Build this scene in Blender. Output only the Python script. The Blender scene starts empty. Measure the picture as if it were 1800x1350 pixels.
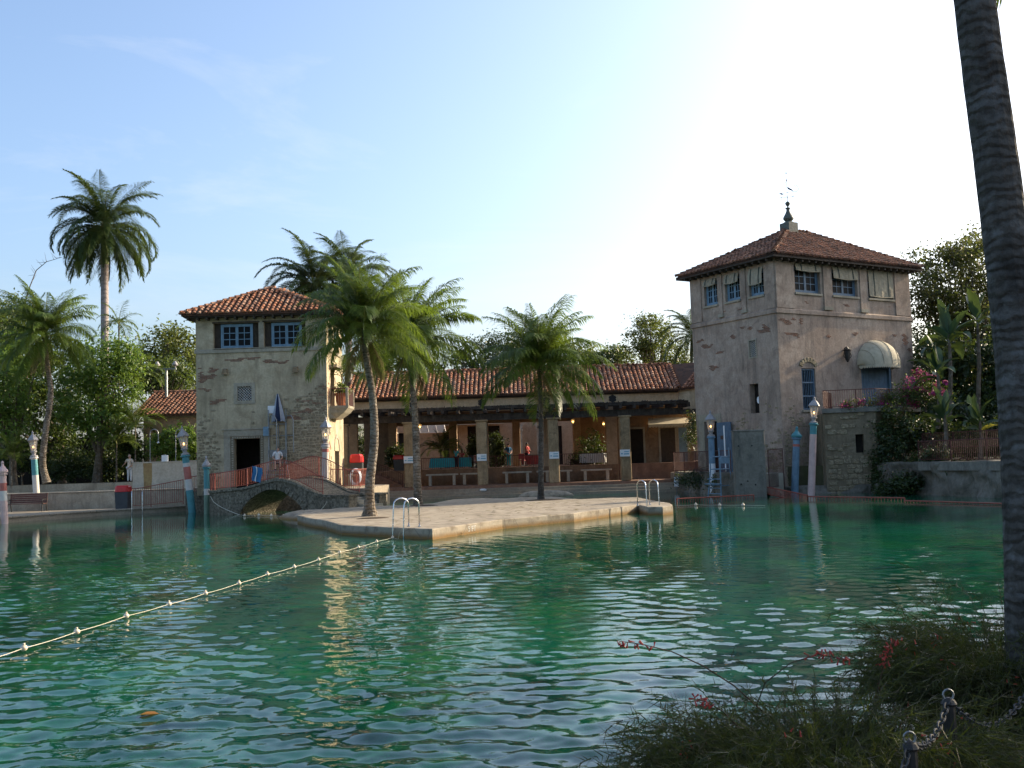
import bpy, bmesh, math, random
import numpy as np
from mathutils import Vector, Matrix, noise as mnoise

R = math.radians
SC = bpy.context.scene
COL = SC.collection

# ------------------------------------------------------------------ camera
CAM_H, CAM_PITCH, CAM_ROLL, FPX = 2.3, R(4.24), R(1.8), 1820.0
cam_data = bpy.data.cameras.new('camera')
cam_data.sensor_width = 36.0
cam_data.lens = 36.0 * FPX / 1800.0
cam_data.clip_start, cam_data.clip_end = 0.05, 5000
cam = bpy.data.objects.new('camera', cam_data)
COL.objects.link(cam)
SC.camera = cam
_f = Vector((0, math.cos(CAM_PITCH), math.sin(CAM_PITCH)))
_u = Vector((0, -math.sin(CAM_PITCH), math.cos(CAM_PITCH)))
_r = Vector((1, 0, 0))
CR = _r * math.cos(CAM_ROLL) - _u * math.sin(CAM_ROLL)
CU = _u * math.cos(CAM_ROLL) + _r * math.sin(CAM_ROLL)
_m = Matrix((CR, CU, -_f)).transposed().to_4x4()
_m.translation = (0, 0, CAM_H)
cam.matrix_world = _m
CAMP = Vector((0, 0, CAM_H))

# ------------------------------------------------------------------ sky and sun
SUN_AZ, SUN_EL = 62.0, 23.0          # azimuth measured from +Y towards +X
world = bpy.data.worlds.new('World')
SC.world = world
world.use_nodes = True
wn = world.node_tree
for n_ in list(wn.nodes):
    wn.nodes.remove(n_)
w_out = wn.nodes.new('ShaderNodeOutputWorld')
w_bg = wn.nodes.new('ShaderNodeBackground')
w_sky = wn.nodes.new('ShaderNodeTexSky')
w_sky.sky_type = 'NISHITA'
w_sky.sun_disc = False
w_sky.sun_elevation = R(SUN_EL)
w_sky.sun_rotation = R(SUN_AZ)
w_sky.altitude = 0
w_sky.air_density = 1.0
w_sky.dust_density = 4.0
w_sky.ozone_density = 3.0
w_bg.inputs['Strength'].default_value = 0.148
# thin wisps of high cloud
w_tc = wn.nodes.new('ShaderNodeTexCoord')
w_mp = wn.nodes.new('ShaderNodeMapping'); w_mp.inputs['Scale'].default_value = (1.0, 1.3, 4.2)
w_nz = wn.nodes.new('ShaderNodeTexNoise'); w_nz.inputs['Scale'].default_value = 2.3; w_nz.inputs['Detail'].default_value = 8; w_nz.inputs['Roughness'].default_value = .62; w_nz.inputs['Distortion'].default_value = .6
w_rp = wn.nodes.new('ShaderNodeValToRGB')
w_rp.color_ramp.elements[0].position, w_rp.color_ramp.elements[1].position = .5, .8
w_rp.color_ramp.elements[1].color = (.42, .42, .42, 1)
w_mx = wn.nodes.new('ShaderNodeMix'); w_mx.data_type = 'RGBA'
w_mx.inputs[7].default_value = (3.3, 3.35, 3.5, 1)
wn.links.new(w_tc.outputs['Generated'], w_mp.inputs['Vector']); wn.links.new(w_mp.outputs[0], w_nz.inputs['Vector'])
wn.links.new(w_nz.outputs[0], w_rp.inputs[0]); wn.links.new(w_rp.outputs[0], w_mx.inputs[0])
wn.links.new(w_sky.outputs[0], w_mx.inputs[6]); wn.links.new(w_mx.outputs[2], w_bg.inputs[0])
wn.links.new(w_bg.outputs[0], w_out.inputs[0])

sun_data = bpy.data.lights.new('sun', 'SUN')
sun_data.energy = 3.9
sun_data.angle = R(0.6)
sun_data.color = (1.0, 0.83, 0.60)
sun = bpy.data.objects.new('sun', sun_data)
COL.objects.link(sun)
SUN_DIR = Vector((math.sin(R(SUN_AZ)) * math.cos(R(SUN_EL)), math.cos(R(SUN_AZ)) * math.cos(R(SUN_EL)), math.sin(R(SUN_EL))))
sun.rotation_euler = SUN_DIR.to_track_quat('Z', 'Y').to_euler()
sun.location = SUN_DIR * 120

SC.view_settings.view_transform = 'Standard'
SC.view_settings.look = 'None'
SC.view_settings.exposure = 1.15
SC.view_settings.gamma = 1.0
SC.view_settings.use_curve_mapping = False
SC.cycles.max_bounces = 8
SC.cycles.transparent_max_bounces = 8

# ------------------------------------------------------------------ helpers
def ray(px, py):
    return _f * FPX + CR * (px - 900) + CU * (675 - py)

def W(px, py, z=0.0):
    d = ray(px, py)
    return CAMP + d * ((z - CAM_H) / d.z)

def D(px, py, Y):
    d = ray(px, py)
    return CAMP + d * (Y / d.y)

WM = {}                                  # world matrix of every empty / part made

def link(o, parent=None, mat=None):
    COL.objects.link(o)
    o.parent = parent
    if mat is not None:
        o.matrix_basis = mat
    pm = WM.get(parent.name, Matrix.Identity(4)) if parent else Matrix.Identity(4)
    WM[o.name] = pm @ (mat if mat is not None else Matrix.Identity(4))
    return o

def tag(o, label=None, cat=None, group=None, kind=None):
    if label: o['label'] = label
    if cat: o['category'] = cat
    if group: o['group'] = group
    if kind: o['kind'] = kind
    return o

def thing(name, label, cat, loc=(0, 0, 0), rz=0.0, group=None, mat=None):
    o = bpy.data.objects.new(name, None)
    o.empty_display_size = 0.3
    link(o, None, mat if mat is not None else Matrix.Translation(loc) @ Matrix.Rotation(rz, 4, 'Z'))
    return tag(o, label, cat, group)

def dup(o, parent=None, mat=None):
    c = o.copy()
    COL.objects.link(c)
    if parent is not None:
        c.parent = parent
        WM[c.name] = WM[parent.name] @ o.matrix_basis
    else:
        c.matrix_basis = mat
        WM[c.name] = mat.copy()
    for ch in KIDS.get(o.name, []):
        dup(ch, c)
    return c

KIDS = {}

class MB:
    """collects faces in world space, then becomes one mesh object"""
    def __init__(s):
        s.v, s.f = [], []
    def add(s, vs, fs):
        b = len(s.v)
        s.v += [tuple(x) for x in vs]
        s.f += [tuple(i + b for i in f) for f in fs]
        return s
    def box8(s, c):
        return s.add(c, [(0, 3, 2, 1), (4, 5, 6, 7), (0, 1, 5, 4), (1, 2, 6, 5), (2, 3, 7, 6), (3, 0, 4, 7)])
    def box(s, x0, x1, y0, y1, z0, z1):
        return s.box8([(x0, y0, z0), (x1, y0, z0), (x1, y1, z0), (x0, y1, z0), (x0, y0, z1), (x1, y0, z1), (x1, y1, z1), (x0, y1, z1)])
    def mbox(s, M, sx, sy, sz):
        c = [(-1, -1, -1), (1, -1, -1), (1, 1, -1), (-1, 1, -1), (-1, -1, 1), (1, -1, 1), (1, 1, 1), (-1, 1, 1)]
        return s.box8([M @ Vector((a * sx / 2, b * sy / 2, d * sz / 2)) for a, b, d in c])
    def chamfer_box(s, M, sx, sy, sz, c):
        """box with chamfered long edges, M at its centre"""
        x, y, z = sx / 2, sy / 2, sz / 2
        vs = []
        for zz, k in ((-z, 1), (-z + c, 0), (z - c, 0), (z, 1)):
            e = c if k else 0
            for px, py in ((-x + e + c, -y + e), (x - e - c, -y + e), (x - e, -y + e + c), (x - e, y - e - c), (x - e - c, y - e), (-x + e + c, y - e), (-x + e, y - e - c), (-x + e, -y + e + c)):
                vs.append(M @ Vector((px, py, zz)))
        fs = [tuple(range(7, -1, -1)), tuple(range(24, 32))]
        for r in range(3):
            for i in range(8):
                j = (i + 1) % 8
                fs.append((r * 8 + i, r * 8 + j, (r + 1) * 8 + j, (r + 1) * 8 + i))
        return s.add(vs, fs)
    def cyl(s, p0, p1, r0, r1=None, n=8, caps=True):
        return s.tube([p0, p1], [r0, r0 if r1 is None else r1], n, caps)
    def tube(s, path, rad, n=8, caps=True, closed=False):
        path = [Vector(p) for p in path]
        k = len(path)
        if not hasattr(rad, '__len__'): rad = [rad] * k
        vs, fs = [], []
        ref = None
        for i, p in enumerate(path):
            if closed: t = path[(i + 1) % k] - path[i - 1]
            else: t = path[min(i + 1, k - 1)] - path[max(i - 1, 0)]
            t.normalize()
            if ref is None:
                ref = Vector((0, 0, 1)) if abs(t.z) < 0.9 else Vector((1, 0, 0))
            a = (ref - t * ref.dot(t)).normalized()
            ref = a
            b = t.cross(a)
            for j in range(n):
                w = 2 * math.pi * j / n
                vs.append(p + (a * math.cos(w) + b * math.sin(w)) * rad[i])
        for i in range(k if closed else k - 1):
            i2 = (i + 1) % k
            for j in range(n):
                j2 = (j + 1) % n
                fs.append((i * n + j, i * n + j2, i2 * n + j2, i2 * n + j))
        if caps and not closed:
            fs.append(tuple(range(n - 1, -1, -1)))
            fs.append(tuple((k - 1) * n + j for j in range(n)))
        return s.add(vs, fs)
    def lathe(s, prof, M=None, n=14, caps=True):
        M = M or Matrix.Identity(4)
        vs, fs = [], []
        for r, z in prof:
            for j in range(n):
                w = 2 * math.pi * (j + .5) / n
                vs.append(M @ Vector((r * math.cos(w), r * math.sin(w), z)))
        k = len(prof)
        for i in range(k - 1):
            for j in range(n):
                j2 = (j + 1) % n
                fs.append((i * n + j, i * n + j2, (i + 1) * n + j2, (i + 1) * n + j))
        if caps:
            fs.append(tuple(range(n - 1, -1, -1)))
            fs.append(tuple((k - 1) * n + j for j in range(n)))
        return s.add(vs, fs)
    def prism(s, poly, z0, z1):
        """poly counter-clockwise list of (x, y)"""
        n = len(poly)
        vs = [(p[0], p[1], z0) for p in poly] + [(p[0], p[1], z1) for p in poly]
        fs = [tuple(range(n - 1, -1, -1)), tuple(range(n, 2 * n))]
        for i in range(n):
            j = (i + 1) % n
            fs.append((i, j, n + j, n + i))
        return s.add(vs, fs)
    def loft(s, rings, closed=True, caps=True):
        n = len(rings[0])
        vs = [p for r in rings for p in r]
        fs = []
        for i in range(len(rings) - 1):
            for j in range(n if closed else n - 1):
                j2 = (j + 1) % n
                fs.append((i * n + j, i * n + j2, (i + 1) * n + j2, (i + 1) * n + j))
        if caps and closed:
            fs.append(tuple(range(n - 1, -1, -1)))
            fs.append(tuple((len(rings) - 1) * n + j for j in range(n)))
        return s.add(vs, fs)
    def sphere(s, c, r, n=10, m=6, sc=(1, 1, 1)):
        vs = [(c[0], c[1], c[2] - r * sc[2])]
        for i in range(1, m):
            a = -math.pi / 2 + math.pi * i / m
            for j in range(n):
                w = 2 * math.pi * j / n
                vs.append((c[0] + r * sc[0] * math.cos(a) * math.cos(w), c[1] + r * sc[1] * math.cos(a) * math.sin(w), c[2] + r * sc[2] * math.sin(a)))
        vs.append((c[0], c[1], c[2] + r * sc[2]))
        fs = [(0, 1 + (j + 1) % n, 1 + j) for j in range(n)]
        for i in range(m - 2):
            for j in range(n):
                j2 = (j + 1) % n
                fs.append((1 + i * n + j, 1 + i * n + j2, 1 + (i + 1) * n + j2, 1 + (i + 1) * n + j))
        t = len(vs) - 1
        b = 1 + (m - 2) * n
        fs += [(b + j, b + (j + 1) % n, t) for j in range(n)]
        return s.add(vs, fs)
    def mesh(s, name, mat, M=None, smooth=False):
        me = bpy.data.meshes.new(name)
        v = s.v
        if M is not None:
            Mi = M.inverted()
            v = [tuple(Mi @ Vector(p)) for p in v]
        me.from_pydata(v, [], s.f)
        me.materials.append(mat)
        if smooth:
            me.polygons.foreach_set('use_smooth', [True] * len(me.polygons))
        me.update()
        return me

def part(name, mb, mat, parent, label=None, kind=None, smooth=False):
    M = WM[parent.name]
    o = bpy.data.objects.new(name, mb.mesh(name, mat, M, smooth))
    link(o, parent, Matrix.Identity(4))
    KIDS.setdefault(parent.name, []).append(o)
    return tag(o, label, None, None, kind)

def solo(name, mb, mat, label, cat, loc=(0, 0, 0), group=None, kind=None, smooth=False):
    M = Matrix.Translation(loc)
    o = bpy.data.objects.new(name, mb.mesh(name, mat, M, smooth))
    link(o, None, M)
    return tag(o, label, cat, group, kind)

def structure(name, mb, mat, loc=(0, 0, 0), smooth=False):
    return solo(name, mb, mat, None, None, loc, None, 'structure', smooth)

def inst(name, me, parent, Mw):
    """child object sharing the mesh me, placed at world matrix Mw"""
    o = bpy.data.objects.new(name, me)
    link(o, parent, WM[parent.name].inverted() @ Mw)
    KIDS.setdefault(parent.name, []).append(o)
    return o

def np_mesh(name, verts, faces, mat, smooth=False):
    verts = np.asarray(verts, dtype=np.float32)
    faces = np.asarray(faces, dtype=np.int32)
    k = faces.shape[1]
    me = bpy.data.meshes.new(name)
    me.vertices.add(len(verts)); me.vertices.foreach_set('co', verts.ravel())
    me.loops.add(faces.size); me.loops.foreach_set('vertex_index', faces.ravel())
    me.polygons.add(len(faces))
    me.polygons.foreach_set('loop_start', np.arange(0, faces.size, k, dtype=np.int32))
    me.polygons.foreach_set('loop_total', np.full(len(faces), k, dtype=np.int32))
    if smooth: me.polygons.foreach_set('use_smooth', np.ones(len(faces), dtype=bool))
    me.materials.append(mat)
    me.update(calc_edges=True)
    return me

class Fr:
    """a wall face: s runs along u from P, z is height, d is outward"""
    def __init__(s, P, u, side=1):
        s.P = Vector((P[0], P[1])); s.u = Vector((u[0], u[1])).normalized()
        s.n = Vector((s.u.y, -s.u.x)) * side
        s.side = side
    def __call__(s, a, z, d=0.0):
        p = s.P + s.u * a + s.n * d
        return Vector((p.x, p.y, z))
    def box(s, mb, s0, s1, z0, z1, d0, d1):
        q = [s(s0, z0, d1), s(s1, z0, d1), s(s1, z0, d0), s(s0, z0, d0), s(s0, z1, d1), s(s1, z1, d1), s(s1, z1, d0), s(s0, z1, d0)]
        if s.side < 0: q = [q[i] for i in (1, 0, 3, 2, 5, 4, 7, 6)]
        return mb.box8(q)
    def M(s, a, z, d=0.0):
        m = Matrix(((s.u.x, -s.n.x, 0), (s.u.y, -s.n.y, 0), (0, 0, 1))).to_4x4()
        m.translation = s(a, z, d)
        return m
    def panel(s, mb, s0, s1, z0, z1, thk, holes=()):
        """wall slab s0..s1 x z0..z1 with rectangular openings (a0, a1, b0, b1)"""
        S = sorted({s0, s1} | {h[0] for h in holes} | {h[1] for h in holes})
        Z = sorted({z0, z1} | {h[2] for h in holes} | {h[3] for h in holes})
        def hole(i, j):
            if i < 0 or j < 0 or i >= len(S) - 1 or j >= len(Z) - 1: return True
            a, b = (S[i] + S[i + 1]) / 2, (Z[j] + Z[j + 1]) / 2
            return any(h[0] < a < h[1] and h[2] < b < h[3] for h in holes)
        fl = s.side < 0
        def quad(a, b, c, d):
            mb.add([a, b, c, d], [(3, 2, 1, 0) if fl else (0, 1, 2, 3)])
        for i in range(len(S) - 1):
            for j in range(len(Z) - 1):
                if hole(i, j): continue
                a0, a1, b0, b1 = S[i], S[i + 1], Z[j], Z[j + 1]
                quad(s(a0, b0), s(a1, b0), s(a1, b1), s(a0, b1))
                quad(s(a1, b0, -thk), s(a0, b0, -thk), s(a0, b1, -thk), s(a1, b1, -thk))
                if hole(i - 1, j): quad(s(a0, b0, -thk), s(a0, b0), s(a0, b1), s(a0, b1, -thk))
                if hole(i + 1, j): quad(s(a1, b0), s(a1, b0, -thk), s(a1, b1, -thk), s(a1, b1))
                if hole(i, j - 1): quad(s(a0, b0, -thk), s(a1, b0, -thk), s(a1, b0), s(a0, b0))
                if hole(i, j + 1): quad(s(a0, b1), s(a1, b1), s(a1, b1, -thk), s(a0, b1, -thk))
        return mb

def arc_pts(fn, n):
    return [fn(i / n) for i in range(n + 1)]

def rnd(a, b):
    return random.uniform(a, b)

random.seed(11)
np.random.seed(11)

# ------------------------------------------------------------------ materials
class NT:
    def __init__(s, name):
        s.m = bpy.data.materials.new(name)
        s.m.use_nodes = True
        s.t = s.m.node_tree
        s.b = s.t.nodes['Principled BSDF']
        s.out = s.t.nodes['Material Output']
        s._pos = None
    def n(s, typ, **kw):
        x = s.t.nodes.new(typ)
        for k, v in kw.items():
            setattr(x, k, v)
        return x
    def l(s, a, b):
        s.t.links.new(a, b)
    def pos(s):
        if s._pos is None:
            s._pos = s.n('ShaderNodeNewGeometry').outputs['Position']
        return s._pos
    def obj(s):
        return s.n('ShaderNodeTexCoord').outputs['Object']
    def scaled(s, vec, sc):
        x = s.n('ShaderNodeMapping')
        x.inputs['Scale'].default_value = sc
        s.l(vec, x.inputs['Vector'])
        return x.outputs[0]
    def noise(s, vec, scale, detail=4, rough=0.55, dist=0.0):
        x = s.n('ShaderNodeTexNoise')
        x.inputs['Scale'].default_value = scale
        x.inputs['Detail'].default_value = detail
        x.inputs['Roughness'].default_value = rough
        x.inputs['Distortion'].default_value = dist
        s.l(vec, x.inputs['Vector'])
        return x.outputs[0]
    def voro(s, vec, scale, feature='F1', out=0):
        x = s.n('ShaderNodeTexVoronoi', feature=feature)
        x.inputs['Scale'].default_value = scale
        s.l(vec, x.inputs['Vector'])
        return x.outputs[out]
    def ramp(s, fac, stops, interp='LINEAR'):
        x = s.n('ShaderNodeValToRGB')
        x.color_ramp.interpolation = interp
        e = x.color_ramp.elements
        while len(e) > 1: e.remove(e[-1])
        for i, (p, c) in enumerate(stops):
            k = e[0] if i == 0 else e.new(p)
            k.position = p
            if not hasattr(c, '__len__'): c = (c, c, c)
            k.color = (c[0], c[1], c[2], 1)
        s.l(fac, x.inputs[0])
        return x.outputs[0]
    def mix(s, fac, a, b, mode='MIX'):
        x = s.n('ShaderNodeMix', data_type='RGBA', blend_type=mode)
        for sock, v in ((x.inputs[0], fac), (x.inputs[6], a), (x.inputs[7], b)):
            if hasattr(v, 'is_linked') or isinstance(v, bpy.types.NodeSocket): s.l(v, sock)
            elif hasattr(v, '__len__'): sock.default_value = (v[0], v[1], v[2], 1)
            else: sock.default_value = v
        return x.outputs[2]
    def math(s, op, a, b=0.0):
        x = s.n('ShaderNodeMath', operation=op)
        for sock, v in ((x.inputs[0], a), (x.inputs[1], b)):
            if isinstance(v, bpy.types.NodeSocket): s.l(v, sock)
            else: sock.default_value = v
        return x.outputs[0]
    def bump(s, h, strength=0.5, dist=0.02, chain=None):
        x = s.n('ShaderNodeBump')
        x.inputs['Strength'].default_value = strength
        x.inputs['Distance'].default_value = dist
        s.l(h, x.inputs['Height'])
        if chain is not None: s.l(chain, x.inputs['Normal'])
        return x.outputs[0]
    def rand(s):
        """one random number per object and per mesh island"""
        g = s.n('ShaderNodeNewGeometry').outputs['Random Per Island']
        o = s.n('ShaderNodeObjectInfo').outputs['Random']
        return s.math('FRACT', s.math('ADD', g, s.math('MULTIPLY', o, 7.31)))
    def fin(s, col=None, rough=0.8, spec=None, normal=None, metal=None):
        if col is not None:
            if isinstance(col, bpy.types.NodeSocket): s.l(col, s.b.inputs['Base Color'])
            else: s.b.inputs['Base Color'].default_value = (col[0], col[1], col[2], 1)
        if isinstance(rough, bpy.types.NodeSocket): s.l(rough, s.b.inputs['Roughness'])
        else: s.b.inputs['Roughness'].default_value = rough
        if spec is not None: s.b.inputs['Specular IOR Level'].default_value = spec
        if metal is not None: s.b.inputs['Metallic'].default_value = metal
        if normal is not None: s.l(normal, s.b.inputs['Normal'])
        return s.m

def m_stucco(name, base, light, dark, stain, streak=0.6, rough_rel=0.5):
    t = NT(name); p = t.pos()
    big = t.noise(p, 0.35, 5, 0.6, 0.4)
    mid = t.noise(p, 1.7, 6, 0.65)
    fine = t.noise(p, 9, 4, 0.6)
    strk = t.noise(t.scaled(p, (1.2, 1.2, 0.3)), 1.2, 7, 0.7, .8)
    c = t.mix(t.ramp(big, [(.35, 0), (.65, 1)]), base, light)
    c = t.mix(t.ramp(mid, [(.44, 0), (.72, .8)]), c, dark)
    c = t.mix(t.ramp(strk, [(.48, 0), (.78, streak * .8)]), c, stain)
    c = t.mix(t.ramp(fine, [(.35, .35), (.6, 0)]), c, [x * .55 for x in base])
    drip = t.noise(t.scaled(p, (2.6, 2.6, .22)), 1.5, 6, .7, 1.0)
    c = t.mix(t.math('MULTIPLY', t.ramp(drip, [(.5, 0), (.8, streak * .75)]), t.ramp(big, [(.4, 1), (.62, .15)])), c, [x * .8 for x in stain])
    blot = t.noise(p, .9, 8, .72, 1.2)
    c = t.mix(t.ramp(blot, [(.54, 0), (.66, .7)]), c, [x * .5 + y * .5 for x, y in zip(dark, stain)])
    h = t.math('ADD', t.math('MULTIPLY', mid, .7), t.math('MULTIPLY', fine, .35))
    return t.fin(c, .93, .15, t.bump(h, rough_rel, .05))

def m_plain(name, col, rough=.6, var=.25, scale=6, spec=.4, bumpy=.15, metal=None, dirt=None, use_obj=False):
    t = NT(name); p = t.obj() if use_obj else t.pos()
    nz = t.noise(p, scale, 5, .6)
    c = t.mix(t.ramp(nz, [(.3, 0), (.75, 1)]), [x * (1 - var) for x in col], [min(1, x * (1 + var * .6)) for x in col])
    if dirt is not None:
        d = t.noise(t.scaled(p, (1, 1, .35)), scale * .6, 6, .7)
        c = t.mix(t.ramp(d, [(.52, 0), (.7, .85)]), c, dirt)
    return t.fin(c, rough, spec, t.bump(nz, bumpy, .02), metal)

def m_leaf(name, cols, rough=.5, trans=.45, spec=.35):
    """cols: list of three or more colours spread at random over the leaves"""
    t = NT(name)
    rn = t.rand()
    c = t.ramp(rn, [(i / (len(cols) - 1), k) for i, k in enumerate(cols)])
    big = t.noise(t.pos(), .9, 3)
    c = t.mix(t.ramp(big, [(.35, .35), (.65, 0)]), c, [x * .55 for x in cols[0]])
    t.fin(c, rough, spec)
    tr = t.n('ShaderNodeBsdfTranslucent')
    hs = t.mix(.3, c, (.26, .34, .03), 'MIX')
    t.l(hs, tr.inputs['Color'])
    mx = t.n('ShaderNodeMixShader')
    mx.inputs[0].default_value = trans
    t.l(t.b.outputs[0], mx.inputs[1]); t.l(tr.outputs[0], mx.inputs[2])
    t.l(mx.outputs[0], t.out.inputs['Surface'])
    return t.m

def m_tile(name, cols, lichen, amount=.45):
    t = NT(name); rn = t.rand(); p = t.pos()
    c = t.ramp(rn, [(i / (len(cols) - 1), k) for i, k in enumerate(cols)])
    blot = t.noise(p, 2.2, 6, .7)
    big = t.noise(p, .5, 3)
    mask = t.math('MULTIPLY', t.ramp(blot, [(.45, 0), (.62, 1)]), t.ramp(big, [(.3, .35), (.62, 1)]))
    c = t.mix(t.math('MULTIPLY', mask, amount), c, lichen)
    fine = t.noise(p, 24, 4)
    c = t.mix(t.ramp(fine, [(.35, .4), (.6, 0)]), c, [x * .4 for x in cols[0]])
    return t.fin(c, .88, .2, t.bump(fine, .4, .02))

def m_metal(name, col, rough=.3):
    t = NT(name)
    nz = t.noise(t.pos(), 12, 3)
    return t.fin(col, t.ramp(nz, [(.3, rough * .7), (.7, rough * 1.4)]), .5, None, 1.0)

def m_glow(name, col, strength):
    t = NT(name)
    t.fin(col, .5)
    t.b.inputs['Emission Color'].default_value = (*col, 1)
    t.b.inputs['Emission Strength'].default_value = strength
    return t.m

M = {}
M['stucco_cream'] = m_stucco('stucco_cream', (.48, .39, .255), (.58, .49, .335), (.33, .26, .16), (.16, .13, .09), .9)
M['stucco_pink'] = m_stucco('stucco_pink', (.39, .295, .225), (.49, .39, .305), (.28, .20, .15), (.125, .105, .085), .95)
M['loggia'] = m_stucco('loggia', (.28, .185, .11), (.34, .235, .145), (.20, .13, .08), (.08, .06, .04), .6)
M['old_chain'] = m_metal('old_chain', (.10, .10, .10), .55)
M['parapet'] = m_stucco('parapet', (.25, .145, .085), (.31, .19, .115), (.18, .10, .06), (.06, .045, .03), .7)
M['stucco_frieze'] = m_stucco('stucco_frieze', (.60, .43, .25), (.66, .51, .33), (.50, .35, .20), (.26, .19, .12), .5)
M['stucco_peach'] = m_stucco('stucco_peach', (.40, .27, .165), (.47, .34, .22), (.31, .205, .12), (.14, .10, .07), .6)
M['stucco_trim'] = m_stucco('stucco_trim', (.36, .32, .235), (.43, .385, .30), (.28, .24, .175), (.16, .135, .105), .5, .3)
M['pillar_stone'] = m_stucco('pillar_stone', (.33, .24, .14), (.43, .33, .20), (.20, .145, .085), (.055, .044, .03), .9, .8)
M['wall_white'] = m_stucco('wall_white', (.48, .44, .36), (.55, .51, .42), (.40, .365, .295), (.28, .21, .13), .4, .3)
M['rust_stain'] = m_stucco('rust_stain', (.30, .21, .10), (.36, .27, .13), (.25, .14, .07), (.22, .18, .10), .6, .3)
M['retaining'] = m_stucco('retaining', (.42, .345, .25), (.50, .42, .31), (.31, .25, .175), (.13, .105, .075), .9, .6)
M['block_concrete'] = m_stucco('block_concrete', (.20, .19, .155), (.26, .24, .20), (.14, .135, .115), (.05, .053, .047), .95, .5)

def m_stone(name, cols, moss):
    t = NT(name); rn = t.rand(); p = t.pos()
    c = t.ramp(rn, [(i / (len(cols) - 1), k) for i, k in enumerate(cols)])
    nz = t.noise(p, 7, 6, .7)
    c = t.mix(t.ramp(nz, [(.4, .8), (.6, 0)]), c, moss)
    pits = t.voro(p, 16)
    return t.fin(c, .95, .1, t.bump(t.math('ADD', nz, t.math('MULTIPLY', pits, .5)), .9, .06))
M['stone'] = m_stone('stone', [(.30, .245, .155), (.36, .295, .19), (.40, .335, .225), (.33, .27, .175), (.42, .36, .25)], (.17, .14, .09))
M['mortar'] = m_stucco('mortar', (.22, .178, .115), (.27, .22, .15), (.16, .13, .085), (.08, .068, .045), .7, 1)
M['coral_rock'] = m_stucco('coral_rock', (.165, .15, .12), (.23, .21, .17), (.095, .088, .066), (.032, .032, .024), .95, 1.0)
M['bridge_stone'] = m_stone('bridge_stone', [(.20, .17, .125), (.27, .235, .175), (.17, .145, .105)], (.06, .055, .04))
M['brick'] = m_stone('brick', [(.27, .125, .08), (.33, .18, .12), (.22, .11, .075), (.29, .19, .135)], (.19, .13, .095))
M['tile_orange'] = m_tile('tile_orange', [(.36, .15, .075), (.52, .22, .11), (.42, .23, .14), (.56, .34, .22), (.28, .11, .06), (.47, .19, .09), (.20, .10, .07)], (.05, .042, .034), .75)
M['tile_dark'] = m_tile('tile_dark', [(.17, .085, .055), (.30, .135, .075), (.22, .13, .09), (.42, .20, .115), (.16, .075, .048), (.26, .12, .07)], (.04, .034, .028), .9)
M['pan_tile'] = m_tile('pan_tile', [(.10, .055, .035), (.14, .07, .045), (.08, .05, .035)], (.03, .027, .022), .9)
M['concrete_deck'] = m_stucco('concrete_deck', (.31, .26, .19), (.38, .325, .245), (.25, .205, .15), (.16, .13, .095), .3, .35)
def m_island():
    t = NT('island_concrete'); p = t.pos()
    big = t.noise(p, .5, 5, .6, .5); mid = t.noise(p, 2.5, 6, .65); fine = t.noise(p, 20, 4)
    c = t.mix(t.ramp(big, [(.35, 0), (.65, 1)]), (.29, .245, .18), (.36, .31, .235))
    c = t.mix(t.ramp(mid, [(.46, 0), (.66, .9)]), c, (.175, .14, .10))
    sep = t.n('ShaderNodeSeparateXYZ'); t.l(p, sep.inputs[0])
    edge = t.ramp(t.math('ADD', sep.outputs[2], t.math('MULTIPLY', mid, .16)), [(.12, 1), (.26, 0)])
    c = t.mix(edge, c, (.20, .115, .04))                       # algae and rust line just above the water
    crack = t.voro(t.scaled(p, (.5, .5, .5)), 1.0, 'DISTANCE_TO_EDGE')
    c = t.mix(t.ramp(crack, [(.0, .6), (.012, 0)]), c, (.12, .10, .075))
    return t.fin(c, .9, .2, t.bump(t.math('ADD', mid, t.math('MULTIPLY', fine, .5)), .5, .03))
M['island'] = m_island()
M['terrace'] = m_plain('terrace_paving', (.36, .33, .26), .9, .3, 1.6, .2, .3, None, (.22, .20, .15))
M['brick_floor'] = m_plain('brick_floor', (.26, .15, .10), .85, .35, 2.5, .25, .3, None, (.14, .09, .07))
M['soil'] = m_plain('soil', (.075, .055, .038), .95, .4, 5, .1, .8)
M['ground'] = m_plain('ground', (.10, .095, .055), .95, .45, .8, .1, .6, None, (.05, .055, .02))
M['wood_dark'] = m_plain('weathered_timber', (.060, .050, .042), .9, .5, 5, .15, .6, None, (.105, .095, .085))
M['fascia'] = m_plain('fascia_timber', (.075, .06, .048), .85, .4, 4, .2, .4)
M['blue_paint'] = m_plain('blue_paint', (.105, .17, .235), .55, .25, 5, .35, .15, None, (.06, .11, .165))
M['blue_faded'] = m_plain('faded_blue_paint', (.16, .27, .36), .55, .25, 4, .4, .15, None, (.08, .14, .19))
M['teal_paint'] = m_plain('teal_paint', (.065, .25, .27), .45, .2, 3, .45, .1, None, (.07, .17, .17))
M['green_paint'] = m_plain('sage_green_paint', (.16, .25, .17), .5, .2, 3, .45, .1, None, (.10, .14, .10))
M['white_paint'] = m_plain('white_paint', (.56, .53, .48), .5, .12, 3, .45, .1, None, (.42, .37, .30))
M['red_paint'] = m_plain('faded_red_paint', (.43, .13, .10), .5, .25, 3, .45, .1)
M['pink_paint'] = m_plain('pale_pink_paint', (.58, .41, .37), .55, .2, 3, .4, .1, None, (.42, .28, .25))
M['rail_red'] = m_plain('rust_red_paint', (.29, .07, .045), .5, .3, 6, .4, .1)
M['rail_dark'] = m_plain('dull_red_paint', (.105, .038, .030), .6, .3, 6, .3, .1)
M['bin_red'] = m_plain('red_plastic', (.58, .018, .018), .38, .15, 3, .5, .03)
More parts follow.
